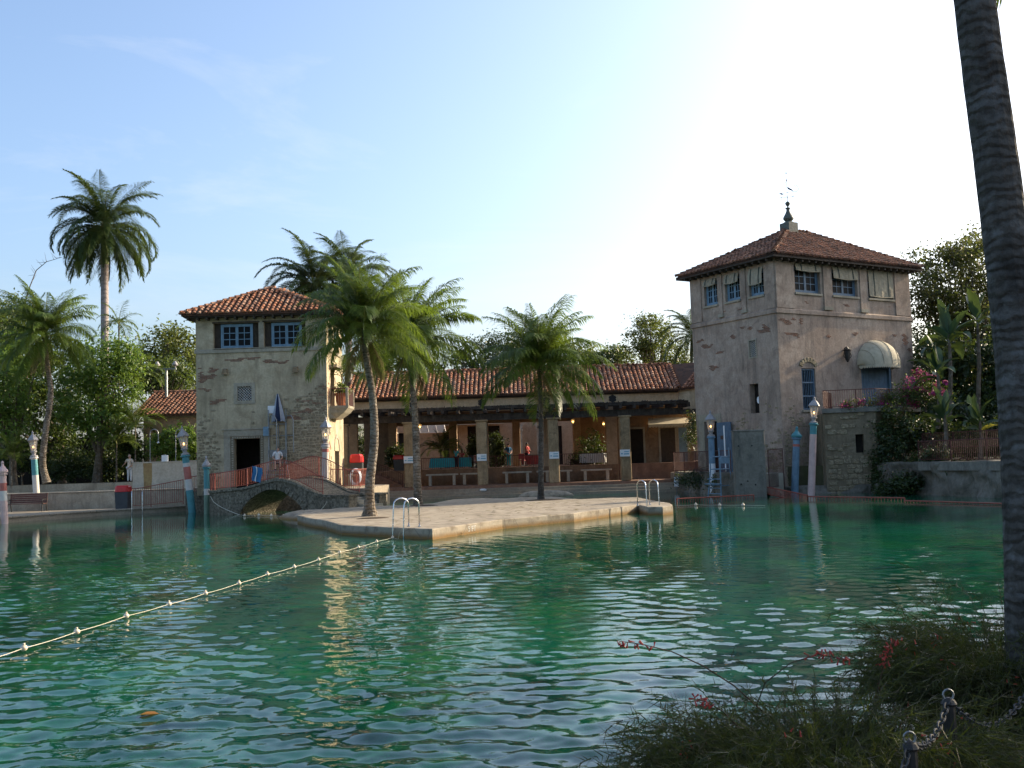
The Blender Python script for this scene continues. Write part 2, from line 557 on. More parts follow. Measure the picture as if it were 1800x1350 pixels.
M['bin_grey'] = m_plain('grey_plastic', (.05, .055, .06), .5, .2, 3, .4, .05)
M['steel'] = m_metal('polished_steel', (.62, .64, .66), .22)
M['galv'] = m_metal('galvanised_steel', (.27, .28, .28), .5)
M['iron'] = m_plain('black_iron', (.022, .02, .018), .55, .4, 8, .4, .3)
M['lead'] = m_plain('weathered_lead', (.115, .125, .10), .6, .4, 6, .35, .3)
M['lantern_metal'] = m_plain('lantern_metal', (.33, .31, .30), .45, .3, 8, .5, .15)
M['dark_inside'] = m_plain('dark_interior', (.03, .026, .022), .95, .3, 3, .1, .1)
M['curtain'] = m_plain('brown_blind', (.075, .06, .045), .8, .3, 6, .2, .3)
M['awning'] = m_plain('cream_canvas', (.52, .46, .33), .85, .15, 4, .15, .15, None, (.36, .31, .22))
M['canvas_blind'] = m_plain('beige_canvas_blind', (.36, .315, .23), .85, .2, 5, .15, .2, None, (.22, .19, .14))
M['strap'] = m_plain('dark_strap', (.04, .055, .045), .8, .2, 6, .2, .1)
M['sign_white'] = m_plain('sign_white', (.72, .76, .78), .45, .05, 4, .4, .02)
M['sign_blue'] = m_plain('sign_print_blue', (.16, .38, .52), .5, .1, 4, .4, .02)
M['plaque'] = m_plain('brown_plaque', (.10, .05, .035), .5, .3, 6, .4, .1)
M['terracotta'] = m_plain('terracotta_pot', (.46, .16, .075), .8, .25, 5, .25, .2)
M['bench_stone'] = m_stucco('bench_stone', (.46, .39, .30), (.54, .47, .37), (.38, .32, .24), (.2, .17, .13), .4, .4)
M['bench_wood'] = m_plain('bench_timber', (.13, .055, .04), .7, .3, 6, .3, .2)
M['cloth_turq'] = m_plain('turquoise_cloth', (.06, .45, .52), .85, .15, 5, .15, .1)
M['cloth_white'] = m_plain('white_cloth', (.70, .70, .68), .85, .08, 6, .15, .15)
M['cloth_cream'] = m_plain('cream_shirt_cloth', (.62, .53, .42), .85, .1, 8, .15, .2)
M['cloth_blue'] = m_plain('blue_cloth', (.05, .17, .33), .85, .15, 8, .15, .2)
M['cloth_red'] = m_plain('red_cloth', (.50, .10, .10), .85, .15, 8, .15, .2)
M['cloth_dark'] = m_plain('dark_cloth', (.035, .04, .055), .85, .2, 8, .15, .2)
M['skin'] = m_plain('skin', (.52, .30, .21), .55, .08, 12, .4, .05)
M['hair_grey'] = m_plain('thin_grey_hair', (.42, .30, .24), .7, .15, 20, .3, .3)
M['hair_brown'] = m_plain('brown_hair', (.16, .07, .035), .6, .3, 20, .35, .3)
M['hair_dark'] = m_plain('dark_hair', (.025, .018, .014), .6, .3, 20, .35, .3)
M['umb_blue'] = m_plain('umbrella_blue', (.018, .028, .065), .75, .15, 5, .2, .1)
M['umb_green'] = m_plain('umbrella_green', (.025, .05, .035), .75, .15, 5, .2, .1)
M['umb_white'] = m_plain('umbrella_white', (.34, .36, .40), .75, .1, 5, .2, .1)
M['rope'] = m_plain('cream_rope', (.60, .54, .42), .8, .15, 20, .2, .3)
M['float'] = m_plain('float_plastic', (.72, .58, .42), .4, .12, 8, .45, .02)
M['hose'] = m_plain('white_hose', (.66, .70, .76), .45, .06, 8, .45, .02)
M['rubber'] = m_plain('dark_rubber', (.02, .02, .02), .6, .2, 8, .3, .05)
M['glow_warm'] = m_glow('lamp_flame', (1.0, .55, .16), 5)
def m_glass(name, col, rough=.08):
    t = NT(name)
    nz = t.noise(t.pos(), 1.5, 2)
    t.fin(col, .4, .05, t.bump(nz, .15, .02))
    return t.m
M['pane'] = m_glass('dark_window_glass', (.012, .014, .016))
def m_clear():
    t = NT('lantern_glass')
    t.fin((.72, .70, .62), .25, .5)
    t.b.inputs['Alpha'].default_value = .38
    return t.m
M['lantern_glass'] = m_clear()

def m_bark(name, a, b, ring=5.0, ringw=.5, lich=(.30, .29, .26), obj=True):
    """palm bark: ring scars round the trunk plus lichen"""
    t = NT(name); p = t.pos()
    wv = t.n('ShaderNodeTexWave', wave_type='BANDS', bands_direction='Z')
    wv.inputs['Scale'].default_value = ring
    wv.inputs['Distortion'].default_value = 8.0
    wv.inputs['Detail'].default_value = 5
    wv.inputs['Detail Scale'].default_value = 1.4
    t.l(p, wv.inputs['Vector'])
    nz = t.noise(t.scaled(p, (1, 1, .35)), 14, 6, .7)
    lic = t.noise(p, 5.5, 5, .65)
    c = t.mix(t.ramp(nz, [(.3, 0), (.7, 1)]), a, b)
    c = t.mix(t.ramp(wv.outputs[0], [(.0, ringw), (.22, 0)]), c, [x * .3 for x in a])
    c = t.mix(t.ramp(lic, [(.5, 0), (.66, .8)]), c, lich)
    dk = t.noise(p, 2.1, 6, .7)
    c = t.mix(t.ramp(dk, [(.5, 0), (.68, .7)]), c, [x * .35 for x in a])
    h = t.math('ADD', t.math('MULTIPLY', wv.outputs[0], .8), nz)
    return t.fin(c, .95, .1, t.bump(h, .9, .022))
M['palm_bark'] = m_bark('palm_bark', (.15, .118, .085), (.235, .195, .15), 2.2, .8, (.32, .29, .24))
M['palm_bark_dark'] = m_bark('dark_palm_bark', (.060, .055, .048), (.110, .100, .086), 4.0, .38, (.15, .148, .14))
M['royal_bark'] = m_bark('royal_palm_bark', (.30, .255, .24), (.40, .35, .325), .8, .35, (.26, .21, .20))
M['crownshaft'] = m_plain('green_crownshaft', (.14, .17, .06), .6, .25, 2, .3, .1)
M['bark'] = m_bark('tree_bark', (.11, .085, .06), (.17, .135, .10), 1.0, .15, (.2, .19, .16))
M['coco_leaf'] = m_leaf('coconut_leaf', [(.05, .095, .013), (.085, .145, .02), (.13, .19, .03), (.07, .12, .018)], .4, .5, .5)
M['coco_dead'] = m_leaf('dry_palm_leaf', [(.24, .19, .085), (.32, .25, .12), (.20, .15, .07)], .7, .3, .2)
M['royal_leaf'] = m_leaf('royal_palm_leaf', [(.032, .060, .018), (.05, .085, .024), (.08, .12, .03)], .4, .3, .45)
M['areca_leaf'] = m_leaf('areca_leaf', [(.07, .115, .022), (.115, .17, .03), (.16, .21, .045)], .45, .4, .4)
M['rachis'] = m_plain('palm_stalk', (.17, .19, .055), .6, .25, 5, .3, .1)
M['leaf_bright'] = m_leaf('bright_leaf', [(.065, .13, .021), (.115, .21, .032), (.18, .28, .05), (.09, .16, .026)], .42, .4, .4)
M['leaf_mid'] = m_leaf('mid_green_leaf', [(.038, .065, .018), (.06, .095, .022), (.09, .125, .03)], .5, .35, .35)
M['leaf_olive'] = m_leaf('olive_leaf', [(.07, .085, .022), (.11, .13, .03), (.15, .165, .045), (.085, .10, .025)], .5, .42, .3)
M['leaf_dark'] = m_leaf('dark_leaf', [(.022, .042, .013), (.036, .062, .018), (.055, .085, .022)], .45, .25, .4)
M['leaf_brown'] = m_leaf('brown_green_leaf', [(.06, .07, .022), (.10, .10, .035), (.13, .095, .04), (.08, .095, .025)], .5, .4, .3)
M['banana_leaf'] = m_leaf('banana_leaf', [(.022, .052, .026), (.036, .075, .036), (.055, .10, .042)], .4, .16, .4)
M['banana_gold'] = m_leaf('yellowed_leaf', [(.40, .34, .05), (.48, .40, .07), (.36, .26, .04)], .5, .5, .3)
M['bougain'] = m_leaf('magenta_bract', [(.40, .035, .20), (.52, .06, .28), (.30, .02, .14)], .6, .35, .2)
M['needle'] = m_leaf('feathery_stem', [(.022, .03, .008), (.04, .05, .013), (.09, .096, .028), (.05, .036, .018), (.026, .036, .011)], .55, .3, .25)
M['twig'] = m_plain('brown_twig', (.075, .05, .03), .8, .3, 10, .2, .2)
M['flower_red'] = m_leaf('red_flower', [(.46, .04, .035), (.55, .07, .055), (.36, .025, .03)], .5, .3, .3)
M['dry_leaf'] = m_leaf('fallen_leaf', [(.42, .17, .04), (.48, .21, .05), (.36, .13, .03)], .6, .2, .3)
# ------------------------------------------------------------------ water and land
def m_water():
    t = NT('pool_water'); p = t.pos()
    a = t.noise(t.scaled(p, (.16, .10, 1)), 1.0, 4, .6, .6)
    b = t.noise(t.scaled(p, (.7, .5, 1)), 1.0, 5, .65, .8)
    c = t.mix(t.ramp(a, [(.36, 0), (.66, 1)]), (.0015, .034, .021), (.0055, .098, .057))
    c = t.mix(t.ramp(b, [(.5, 0), (.62, .55)]), c, (.008, .10, .030))
    c = t.mix(t.ramp(b, [(.34, .6), (.46, 0)]), c, (.0015, .022, .014))
    w3 = t.noise(p, 9.0, 2, .5)
    nb = t.bump(w3, .5, .004)
    t.fin(c, .02, .5, nb)
    t.b.inputs['IOR'].default_value = 1.33
    return t.m
M['water'] = m_water()
# wind ripples as real relief: many small wave trains, mostly running towards the near bank
def wave_height(x, y, cell):
    g = np.random.default_rng(77)
    h = np.zeros_like(x)
    patch = .80 + .45 * np.sin(x * .21 + 1.3 * np.sin(y * .13)) * np.sin(y * .17 + 1.1 * np.sin(x * .16 + 2.0)) + .15 * np.sin(x * .55 + y * .35)
    patch = np.clip(patch, .35, 1.3)
    for i in range(64):
        lam = .135 * (4.9 ** g.random())
        th = g.normal() * .9 + .2
        k = 2 * np.pi / lam
        kx, ky = k * np.sin(th), k * np.cos(th)
        slope = .0178 * (lam / .4) ** .1
        fade = np.clip((lam / np.maximum(cell, 1e-3) - 2.2) / 2.0, 0, 1)
        ph = g.uniform(0, 6.28)
        h += slope / k * fade * np.sin(kx * x + ky * y + ph + .7 * np.sin(.35 * x + .23 * y + i))
    return h * patch
def water_mesh():
    TA = math.tan(R(46))
    ys = np.exp(np.arange(math.log(3.4), math.log(79.0), .0042))
    ys[-1] = 80.0
    ts = np.linspace(-TA, TA, 580)
    Y, T = np.meshgrid(ys, ts, indexing='ij')
    X = Y * T
    cell = np.maximum(Y * (ts[1] - ts[0]), Y * .0042)
    H = wave_height(X, Y, cell)
    v = np.stack([X, Y, H], axis=-1).reshape(-1, 3)
    nr, nc = Y.shape
    i = np.arange((nr - 1) * nc).reshape(nr - 1, nc)[:, :-1].ravel()
    f = np.stack([i, i + 1, i + nc + 1, i + nc], axis=1)
    me = np_mesh('pool_water', v, f, M['water'], smooth=True)
    o = bpy.data.objects.new('pool_water', me)
    link(o); o['kind'] = 'structure'
    yb, ya = float(ys[-1]), float(ys[0])
    structure('pool_water', MB().add([(-80, ya, 0), (-TA * ya, ya, 0), (-TA * yb, yb, 0), (-80, yb, 0), (TA * ya, ya, 0), (70, ya, 0), (70, yb, 0), (TA * yb, yb, 0)], [(0, 1, 2, 3), (4, 5, 6, 7)]), M['water'])
water_mesh()

# land to the horizon behind the pool, sheets stepped up a little from each other
structure('ground', MB().prism([(-900, 79), (900, 79), (900, 1500), (-900, 1500)], -1, 1.60), M['ground'])
structure('lawn', MB().prism([(-300, 68.2), (-18.7, 68.2), (-18.7, 78.996), (-300, 78.996)], -1, 1.64), M['ground'])
structure('terrace', MB().prism([(-300, 62.3), (-18.7, 62.3), (-18.7, 67.9), (-300, 67.9)], -1, 1.24), M['terrace'])
e0, e1, e2, e3 = W(-160, 925, .3), W(7, 909, .3), W(180, 897, .3), W(330, 889, .3)
deck_poly = [(-90, 30), (-40, 42), (e0.x, e0.y), (e1.x, e1.y), (e2.x, e2.y), (e3.x, e3.y), (-18.7, 61.9), (-90, 61.9)]
mb = MB().prism(deck_poly, -1, .24)
structure('pool_deck', mb, M['concrete_deck'])
# pale nosing of short stones along the deck edge
def polyline_points(pts, step):
    out = []
    for a, b in zip(pts[:-1], pts[1:]):
        a, b = Vector(a), Vector(b)
        L = (b - a).length
        n = max(1, round(L / step))
        for i in range(n):
            out.append((a.lerp(b, (i + .5) / n), (b - a).normalized(), L / n))
    return out
edge = bpy.data.objects.new('deck_nosing', None)
link(edge); edge['kind'] = 'structure'
for p, d, w in polyline_points([(e0.x, e0.y), (e1.x, e1.y), (e2.x, e2.y), (e3.x, e3.y)], .42):
    ang = math.atan2(d.y, d.x)
    m = Matrix.Translation((p.x - d.y * .15, p.y + d.x * .15, .272)) @ Matrix.Rotation(ang, 4, 'Z')
    q = MB().chamfer_box(m, w - .02, .44 + rnd(-.03, .03), .085, .012)
    part('edging_stone', q, M['concrete_deck'], edge)

# landing in front of the left tower, arcade platform and steps
structure('tower_landing', MB().prism([(-18.69, 58.9), (-17.3, 57.9), (-16.25, 56.2), (-15.75, 54.4), (-14.5, 56.4), (-9.6, 56.86), (-9.6, 79), (-18.69, 79)], -1, 1.15), M['bridge_stone'])
structure('arcade_floor', MB().prism([(-9.596, 68.4), (13.5, 68.4), (13.5, 72.2), (-9.596, 72.2)], -1, .75), M['brick_floor'])
for k, (y, z) in enumerate(((67.9, .56), (67.4, .37), (66.9, .18))):
    structure('pool_step', MB().prism([(-9.596, y), (13.0, y), (13.0, 68.396), (-9.596, 68.396)], -1 - k * .01, z), M['concrete_deck'])
structure('courtyard_floor', MB().prism([(-9.596, 72.6), (12.9, 72.6), (12.9, 78.996), (-9.596, 78.996)], -1, 1.85), M['brick_floor'])
structure('courtyard_paving', MB().prism([(-14, 79), (22, 79), (22, 96), (-14, 96)], 1.3, 1.85), M['brick_floor'])

# right bank: a walkway by the blue door, then the land under and beside the right tower
rb = [W(1172, 861), W(1232, 866), W(1292, 871), W(1350, 873), W(1400, 871), W(1480, 869), W(1545, 870), W(1640, 877), W(1780, 886)]
rb_xy = [(p.x, p.y) for p in rb]
outer = [(23.5, 34), (23, 26), (17, 18), (11.5, 13), (8.5, 10.6)]
structure('right_walkway', MB().prism([(rb_xy[0][0] + .3, rb_xy[0][1]), (rb_xy[1][0] + .25, rb_xy[1][1] + .2), (12.0, 55.4), (14.6, 56.6), (14.6, 60), (11.8, 71.5), (10.9, 71.5)], -1, 1.18), M['terrace'])
structure('bank_land', MB().prism([(15.0, 58.2), (17.3, 57.4), (19.6, 57.1), (20.3, 55), (21.1, 49.5), (24.5, 41.5), (26, 34), (25, 25), (18.5, 16.6), (12.5, 11.6), (9.5, 9.8), (60, 4), (300, 4), (300, 79), (22, 79), (14, 72)], -1, 1.5), M['ground'])
# rocky face of the bank
def rock_strip(path, z0, z1, depth, amp, seed, nz=16, step=.2):
    pts = polyline_points(path, step)
    rings = []
    for p, d, w in pts:
        n = Vector((d.y, -d.x))
        ring = []
        for k in range(nz + 1):
            h = k / nz
            out = depth * (1 - h) ** 1.3
            q = Vector((p.x + n.x * out, p.y + n.y * out, z0 + (z1 - z0) * min(1, h * 1.15)))
            nv = mnoise.noise_vector(q * .42 + Vector((seed, 0, 0))) * amp * 1.1 + mnoise.noise_vector(q * 1.05 + Vector((0, seed, 0))) * amp * .6 + mnoise.noise_vector(q * 2.6) * amp * .26 + mnoise.noise_vector(q * 6.0) * amp * .08
            if h > .87:
                q += Vector((-n.x, -n.y, 0)) * (h - .87) * 8
            ring.append(q + Vector((nv.x, nv.y, nv.z * (.5 if h < .8 else .2))))
        rings.append(ring)
    return MB().loft(rings, closed=False, caps=False)
bank_path = [(19.3, 56.0), (20.3, 49.8), (23.2, 41.5), (25.5, 34), (24.6, 25), (18, 16.6)]
structure('rocky_bank', rock_strip(bank_path, -.35, 1.58, .1, .62, 3.1), M['coral_rock'], smooth=True)
structure('planter_bank', rock_strip([(10.5, 69.0), (11.3, 62), (11.6, 56.2), (12.0, 54.9)], -.3, 1.25, .35, .28, 7.7), M['coral_rock'])
structure('tower_foot_rock', rock_strip([(13.2, 55.6), (14.7, 57.5), (17.0, 57.0), (19.6, 56.5)], -.3, .42, .7, .35, 9.3), M['coral_rock'])

# the bank the camera stands on
near = [(-60, 3.2), (-6, 3.4), (-.6, 4.2), (.6, 5.3), (1.9, 6.4), (3.4, 7.6), (5.2, 8.6), (9.2, 10.2), (40, 5), (40, -60), (-60, -60)]
structure('near_bank', MB().prism([(p[0], p[1]) for p in near], -1, .34), M['soil'])

# ------------------------------------------------------------------ island
isl_px = [(1183, 889), (1165, 891), (1140, 891), (1122, 887), (1007, 902), (883, 913), (760, 930), (600, 923), (586, 919), (572, 915), (545, 911), (522, 906), (530, 902), (556, 898), (598, 892), (640, 890), (680, 889), (720, 887.5), (758, 885), (795, 878), (838, 875.5), (890, 876), (930, 873), (945, 872), (974, 873), (1022, 877.5), (1073, 875), (1121, 874), (1150, 880), (1178, 884)]
isl = [W(x, y, .32) for x, y in isl_px]
isl = isl[::-1]
area = sum(isl[i].x * isl[(i + 1) % len(isl)].y - isl[(i + 1) % len(isl)].x * isl[i].y for i in range(len(isl)))
if area < 0: isl = isl[::-1]
def island_mesh():
    # densify the outline, wobble the natural rear edge, round the lip
    n = len(isl); pts = []
    for i in range(n):
        a, b = isl[i], isl[(i + 1) % n]
        k = max(1, int((b - a).length / .45))
        for j in range(k):
            pts.append(a.lerp(b, j / k))
    m = len(pts)
    nrm = []
    for i in range(m):
        d = (pts[(i + 1) % m] - pts[i - 1]).normalized()
        nrm.append(Vector((-d.y, d.x, 0)))
    rings = []
    for z, inset in ((-.7, -.02), (.03, 0), (.16, .0), (.295, .004), (.318, .02), (.325, .07)):
        r = []
        for p, q in zip(pts, nrm):
            w = mnoise.noise(p * .9) * .05 + mnoise.noise(p * 3.1) * .02
            r.append((p.x + q.x * (inset + w), p.y + q.y * (inset + w), z + mnoise.noise(p * 1.7 + Vector((0, 0, z))) * .008))
        rings.append(r)
    return MB().loft(rings)
structure('island', island_mesh(), M['island'])
def mound(cx, cy, rx, ry, h, z0, rot=0, n=26):
    rings = []
    for k, (f, zz) in enumerate(((1, 0), (.93, .35), (.75, .75), (.5, .95), (.2, 1))):
        r = []
        for j in range(n):
            w = 2 * math.pi * j / n
            x, y = rx * f * math.cos(w), ry * f * math.sin(w)
            wob = 1 + .12 * mnoise.noise(Vector((math.cos(w) * 1.4 + cx, math.sin(w) * 1.4 + cy, k * .3)))
            r.append((cx + (x * math.cos(rot) - y * math.sin(rot)) * wob, cy + (x * math.sin(rot) + y * math.cos(rot)) * wob, z0 + h * zz))
        rings.append(r)
    return MB().loft(rings)
c = W(960, 874, .3); structure('island_mound', mound(c.x, c.y + .7, 1.55, .6, .34, .30), M['island'], smooth=True)
c = W(556, 905, .1); structure('island_landing', mound(c.x, c.y, 1.9, 2.6, .42, -.10, .5), M['island'], smooth=True)
c = W(592, 897, .1); structure('island_landing', mound(c.x, c.y, 2.2, 2.2, .44, -.08, .2), M['island'], smooth=True)
for px, py, r in ((650, 911, .62), (735, 889, .85), (952, 879, .95)):
    c = W(px, py, .325)
    structure('planting_bed', mound(c.x + .12, c.y, r, r * .9, .03, .322), M['soil'], smooth=True)

# fallen leaflets and grit scattered over the island
_lv, _lf = [], []
_g = random.Random(9)
for k in range(260):
    q = D(_g.uniform(620, 1120), 880, 40)
    x_, y_ = _g.uniform(-6, 5.2), _g.uniform(32, 49)
    if not (abs((x_ + 2.4) * .45 - (y_ - 36.5) * .21) < 1.5 and y_ > 33.5): continue
    a_, l_ = _g.uniform(0, 6.28), _g.uniform(.05, .22)
    b_ = len(_lv); dx, dy = math.cos(a_) * l_, math.sin(a_) * l_
    _lv += [(x_ - dx, y_ - dy, .332), (x_ - dy * .18, y_ + dx * .18, .342), (x_ + dx, y_ + dy, .334), (x_ + dy * .18, y_ - dx * .18, .340)]
    _lf.append((b_, b_ + 1, b_ + 2, b_ + 3))
_m = MB(); _m.v, _m.f = _lv, _lf
solo('leaf_litter', _m, M['coco_dead'], 'dry leaflets scattered over the island paving under the palms', 'leaf litter', (0, 40, .33), kind='stuff')

# depth mark cut from the edge: "5 FT"
def text_mesh(name, body, size, mat, Mw, parent=None, extrude=.004, align='CENTER'):
    cu = bpy.data.curves.new(name, 'FONT')
    cu.body = body; cu.size = size; cu.extrude = extrude; cu.align_x = align; cu.align_y = 'CENTER'
    tmp = bpy.data.objects.new(name, cu)
    COL.objects.link(tmp)
    dg = bpy.context.evaluated_depsgraph_get()
    me = bpy.data.meshes.new_from_object(tmp.evaluated_get(dg))
    bpy.data.objects.remove(tmp); bpy.data.curves.remove(cu)
    me.materials.clear(); me.materials.append(mat); me.name = name
    o = bpy.data.objects.new(name, me)
    link(o, parent, (WM[parent.name].inverted() @ Mw) if parent else Mw)
    if parent: KIDS.setdefault(parent.name, []).append(o)
    return o
ca_, cb_ = W(760, 930, .32), W(1122, 887, .32)
ed = Vector((cb_.x - ca_.x, cb_.y - ca_.y, 0)).normalized()
en = Vector((ed.y, -ed.x, 0))
pm = W(803, 930, .2)
s_ = (pm - ca_).dot(ed)
pc = ca_ + ed * 2.0 + en * .05
Mt = Matrix((ed, Vector((0, 0, 1)), en)).transposed().to_4x4()
Mt.translation = (pc.x, pc.y, .185)
tx = text_mesh('depth_marking', '5 FT', .24, M['white_paint'], Mt)
tag(tx, 'white painted 5 FT depth marking on the sunlit edge of the island', 'depth marking')

# ------------------------------------------------------------------ arched footbridge
BF = Fr((-16.6, 54.6), (.8682431, -.4961389))
def interp(tab, t):
    if t <= tab[0][0]: return tab[0][1]
    for (a, za), (b, zb) in zip(tab[:-1], tab[1:]):
        if t <= b:
            k = (t - a) / (b - a)
            return za + (zb - za) * k
    return tab[-1][1]
def smooth_tab(tab, n=60):
    """Catmull-Rom through the table"""
    out = []
    t0, t1 = tab[0][0], tab[-1][0]
    for i in range(n + 1):
        t = t0 + (t1 - t0) * i / n
        k = max(j for j in range(len(tab) - 1) if tab[j][0] <= t + 1e-9)
        p1, p2 = tab[k], tab[k + 1]
        p0 = tab[max(k - 1, 0)]; p3 = tab[min(k + 2, len(tab) - 1)]
        h = p2[0] - p1[0]; x = (t - p1[0]) / h
        m1 = (p2[1] - p0[1]) / (p2[0] - p0[0]) * h
        m2 = (p3[1] - p1[1]) / (p3[0] - p1[0]) * h
        z = (2 * x**3 - 3 * x**2 + 1) * p1[1] + (x**3 - 2 * x**2 + x) * m1 + (-2 * x**3 + 3 * x**2) * p2[1] + (x**3 - x**2) * m2
        out.append((t, z))
    return out
DECK = smooth_tab([(.75, 1.19), (1.2, 1.2), (2, 1.24), (3.24, 1.34), (4.7, 1.6), (5.5, 1.72), (6.5, 1.56), (7.5, 1.18), (8.1, .95), (8.95, .86)])
ARCH = smooth_tab([(2.74, -.3), (3.0, .18), (3.62, .76), (4.4, 1.13), (5.0, 1.25), (5.7, 1.17), (6.46, .79), (6.93, .42), (7.3, .0), (7.4, -.3)], 40)
BW = 2.6
bridge = thing('footbridge', 'arched stone footbridge with red railings between the left tower and the island', 'bridge', tuple(BF(4, 0)))
def bridge_body():
    mb = MB()
    ts = sorted({round(t, 3) for t, z in DECK} | {round(t, 3) for t, z in ARCH})
    def low(t):
        if t < ARCH[0][0] or t > ARCH[-1][0]: return -.6
        return max(-.6, interp(ARCH, t))
    for a, b in zip(ts[:-1], ts[1:]):
        za, zb, la, lb = interp(DECK, a), interp(DECK, b), low(a + 1e-4), low(b - 1e-4)
        q = [BF(a, la, 0), BF(b, lb, 0), BF(b, lb, -BW), BF(a, la, -BW), BF(a, za, 0), BF(b, zb, 0), BF(b, zb, -BW), BF(a, za, -BW)]
        mb.box8(q)
    return mb
part('bridge_body', bridge_body(), M['bridge_stone'], bridge)
# voussoirs of the arch, each stone set proud of the spandrel
for k in range(19):
    f0, f1 = k / 19, (k + 1) / 19
    def at_arch(f):
        i = f * (len(ARCH) - 1); j = min(int(i), len(ARCH) - 2); x = i - j
        a = Vector(ARCH[j]); b = Vector(ARCH[j + 1])
        p = a.lerp(b, x); d = (b - a).normalized()
        return p, Vector((-d.y, d.x))
    pa, na = at_arch(f0 + .004); pb, nb = at_arch(f1 - .004)
    h = .30 + rnd(-.02, .03); pr = .035 + rnd(0, .02)
    mb = MB()
    q = [(pa, 0), (pb, 0), (pb + nb * h, 0), (pa + na * h, 0)]
    mb.box8([BF(v.x, v.y, pr) for v, _ in q] + [BF(v.x, v.y, -.2) for v, _ in q])
    mb.f = [tuple(reversed(f)) for f in mb.f]
    part('arch_stone', mb, M['bridge_stone'], bridge)
for d0 in (0.02, -BW + .18):
    rings = []
    for t, z in DECK:
        rings.append([BF(t, z - .06, d0 + .06), BF(t, z + .06, d0 + .06), BF(t, z + .07, d0 - .2), BF(t, z - .06, d0 - .2)])
    part('coping', MB().loft(rings), M['bridge_stone'], bridge)
mb = MB()
for i, (t0, z) in enumerate(((7.75, .86), (8.1, .75), (8.45, .64), (8.8, .53), (9.15, .42))):
    BF.box(mb, t0 + .9, t0 + 1.25, -.3, z, -BW + .5, -.62)
part('steps', mb, M['terrace'], bridge)
for d0, d1 in ((-.6, .06), (-BW - .05, -BW + .55)):
    mb = MB(); BF.box(mb, 8.95, 10.0 if d0 > -1 else 10.2, -.4, .84, d0, d1)
    part('pier', mb, M['bridge_stone'], bridge)
    mb = MB(); BF.box(mb, 8.9, 10.06 if d0 > -1 else 10.26, .842, .93, d0 - .05, d1 + .05)
    part('pier_cap', mb, M['bridge_stone'], bridge)

def railing(name, label, path, hfun, bar_step, mat, cat='railing', group=None, rail_r=.022, bar_r=.013, mid=False, parent=None, posts=2.2, low=.10):
    """path: list of world points on the walking surface; hfun(k 0..1) gives rail height"""
    P = [Vector(p) for p in path]
    seg = [0]
    for a, b in zip(P[:-1], P[1:]): seg.append(seg[-1] + (b - a).length)
    L = seg[-1]
    def at(s):
        s = min(max(s, 0), L)
        for i in range(len(P) - 1):
            if s <= seg[i + 1] + 1e-9:
                return P[i].lerp(P[i + 1], (s - seg[i]) / max(1e-6, seg[i + 1] - seg[i]))
        return P[-1].copy()
    r = parent or thing(name, label, cat, tuple(P[0]), group=group)
    Z = Vector((0, 0, 1))
    n = max(len(P) * 2, int(L / .3))
    part('top_rail', MB().tube([at(L * i / n) + Z * hfun(i / n) for i in range(n + 1)], rail_r, 6), mat, r)
    part('bottom_rail', MB().tube([at(L * i / n) + Z * low for i in range(n + 1)], rail_r * .8, 5), mat, r)
    mb = MB(); k = int(L / bar_step)
    for i in range(k + 1):
        s = L * i / k
        p = at(s)
        mb.tube([p + Z * (low), p + Z * hfun(s / L)], bar_r, 4, caps=False)
    part('bar', mb, mat, r, kind='stuff')
    m = max(1, int(L / posts))
    for i in range(m + 1):
        p = at(L * i / m)
        part('post', MB().tube([p - Z * .05, p + Z * (hfun(i / m) + .02)], rail_r * 1.15, 6), mat, r)
    return r
def deck_line(d, t0, t1, n=40):
    return [BF(t0 + (t1 - t0) * i / n, interp(DECK, t0 + (t1 - t0) * i / n) + .06, d) for i in range(n + 1)]
railing('bridge_railing', 'red bar railing along the near side of the arched footbridge', deck_line(-.08, .78, 8.3), lambda k: .86 + .08 * math.sin(k * 3.1), .12, M['rail_red'], group='red railings of the footbridge')
railing('bridge_railing', 'red humped railing along the far side of the footbridge, in front of the stone wall', deck_line(-BW + .08, 3.3, 8.6), lambda k: .92 + .16 * math.sin(k * 3.1), .12, M['rail_red'], group='red railings of the footbridge')
# ------------------------------------------------------------------ barrel tile roofs
def barrel_mesh(name, mat, L=.5, r0=.125, r1=.095, lift=.035, n=6):
    mb = MB()
    a, b = [], []
    for i in range(n + 1):
        w = math.pi * i / n
        a.append((r0 * math.cos(w), 0, r0 * .95 * math.sin(w) + lift))
        b.append((r1 * math.cos(w), L, r1 * .95 * math.sin(w) + .004))
    vs = a + b
    fs = [(i, i + n + 1, i + n + 2, i + 1) for i in range(n)]
    fs.append(tuple(range(n + 1)))
    fs.append(tuple(range(2 * n + 1, n, -1)))
    mb.add(vs, fs)
    me = mb.mesh(name, mat)
    return me, vs, fs

TILE = {}
for key in ('tile_orange', 'tile_dark'):
    TILE[key] = barrel_mesh('roof_tile', M[key])
    TILE[key + '_hip'] = barrel_mesh('ridge_tile', M[key], .48, .16, .12, .05)

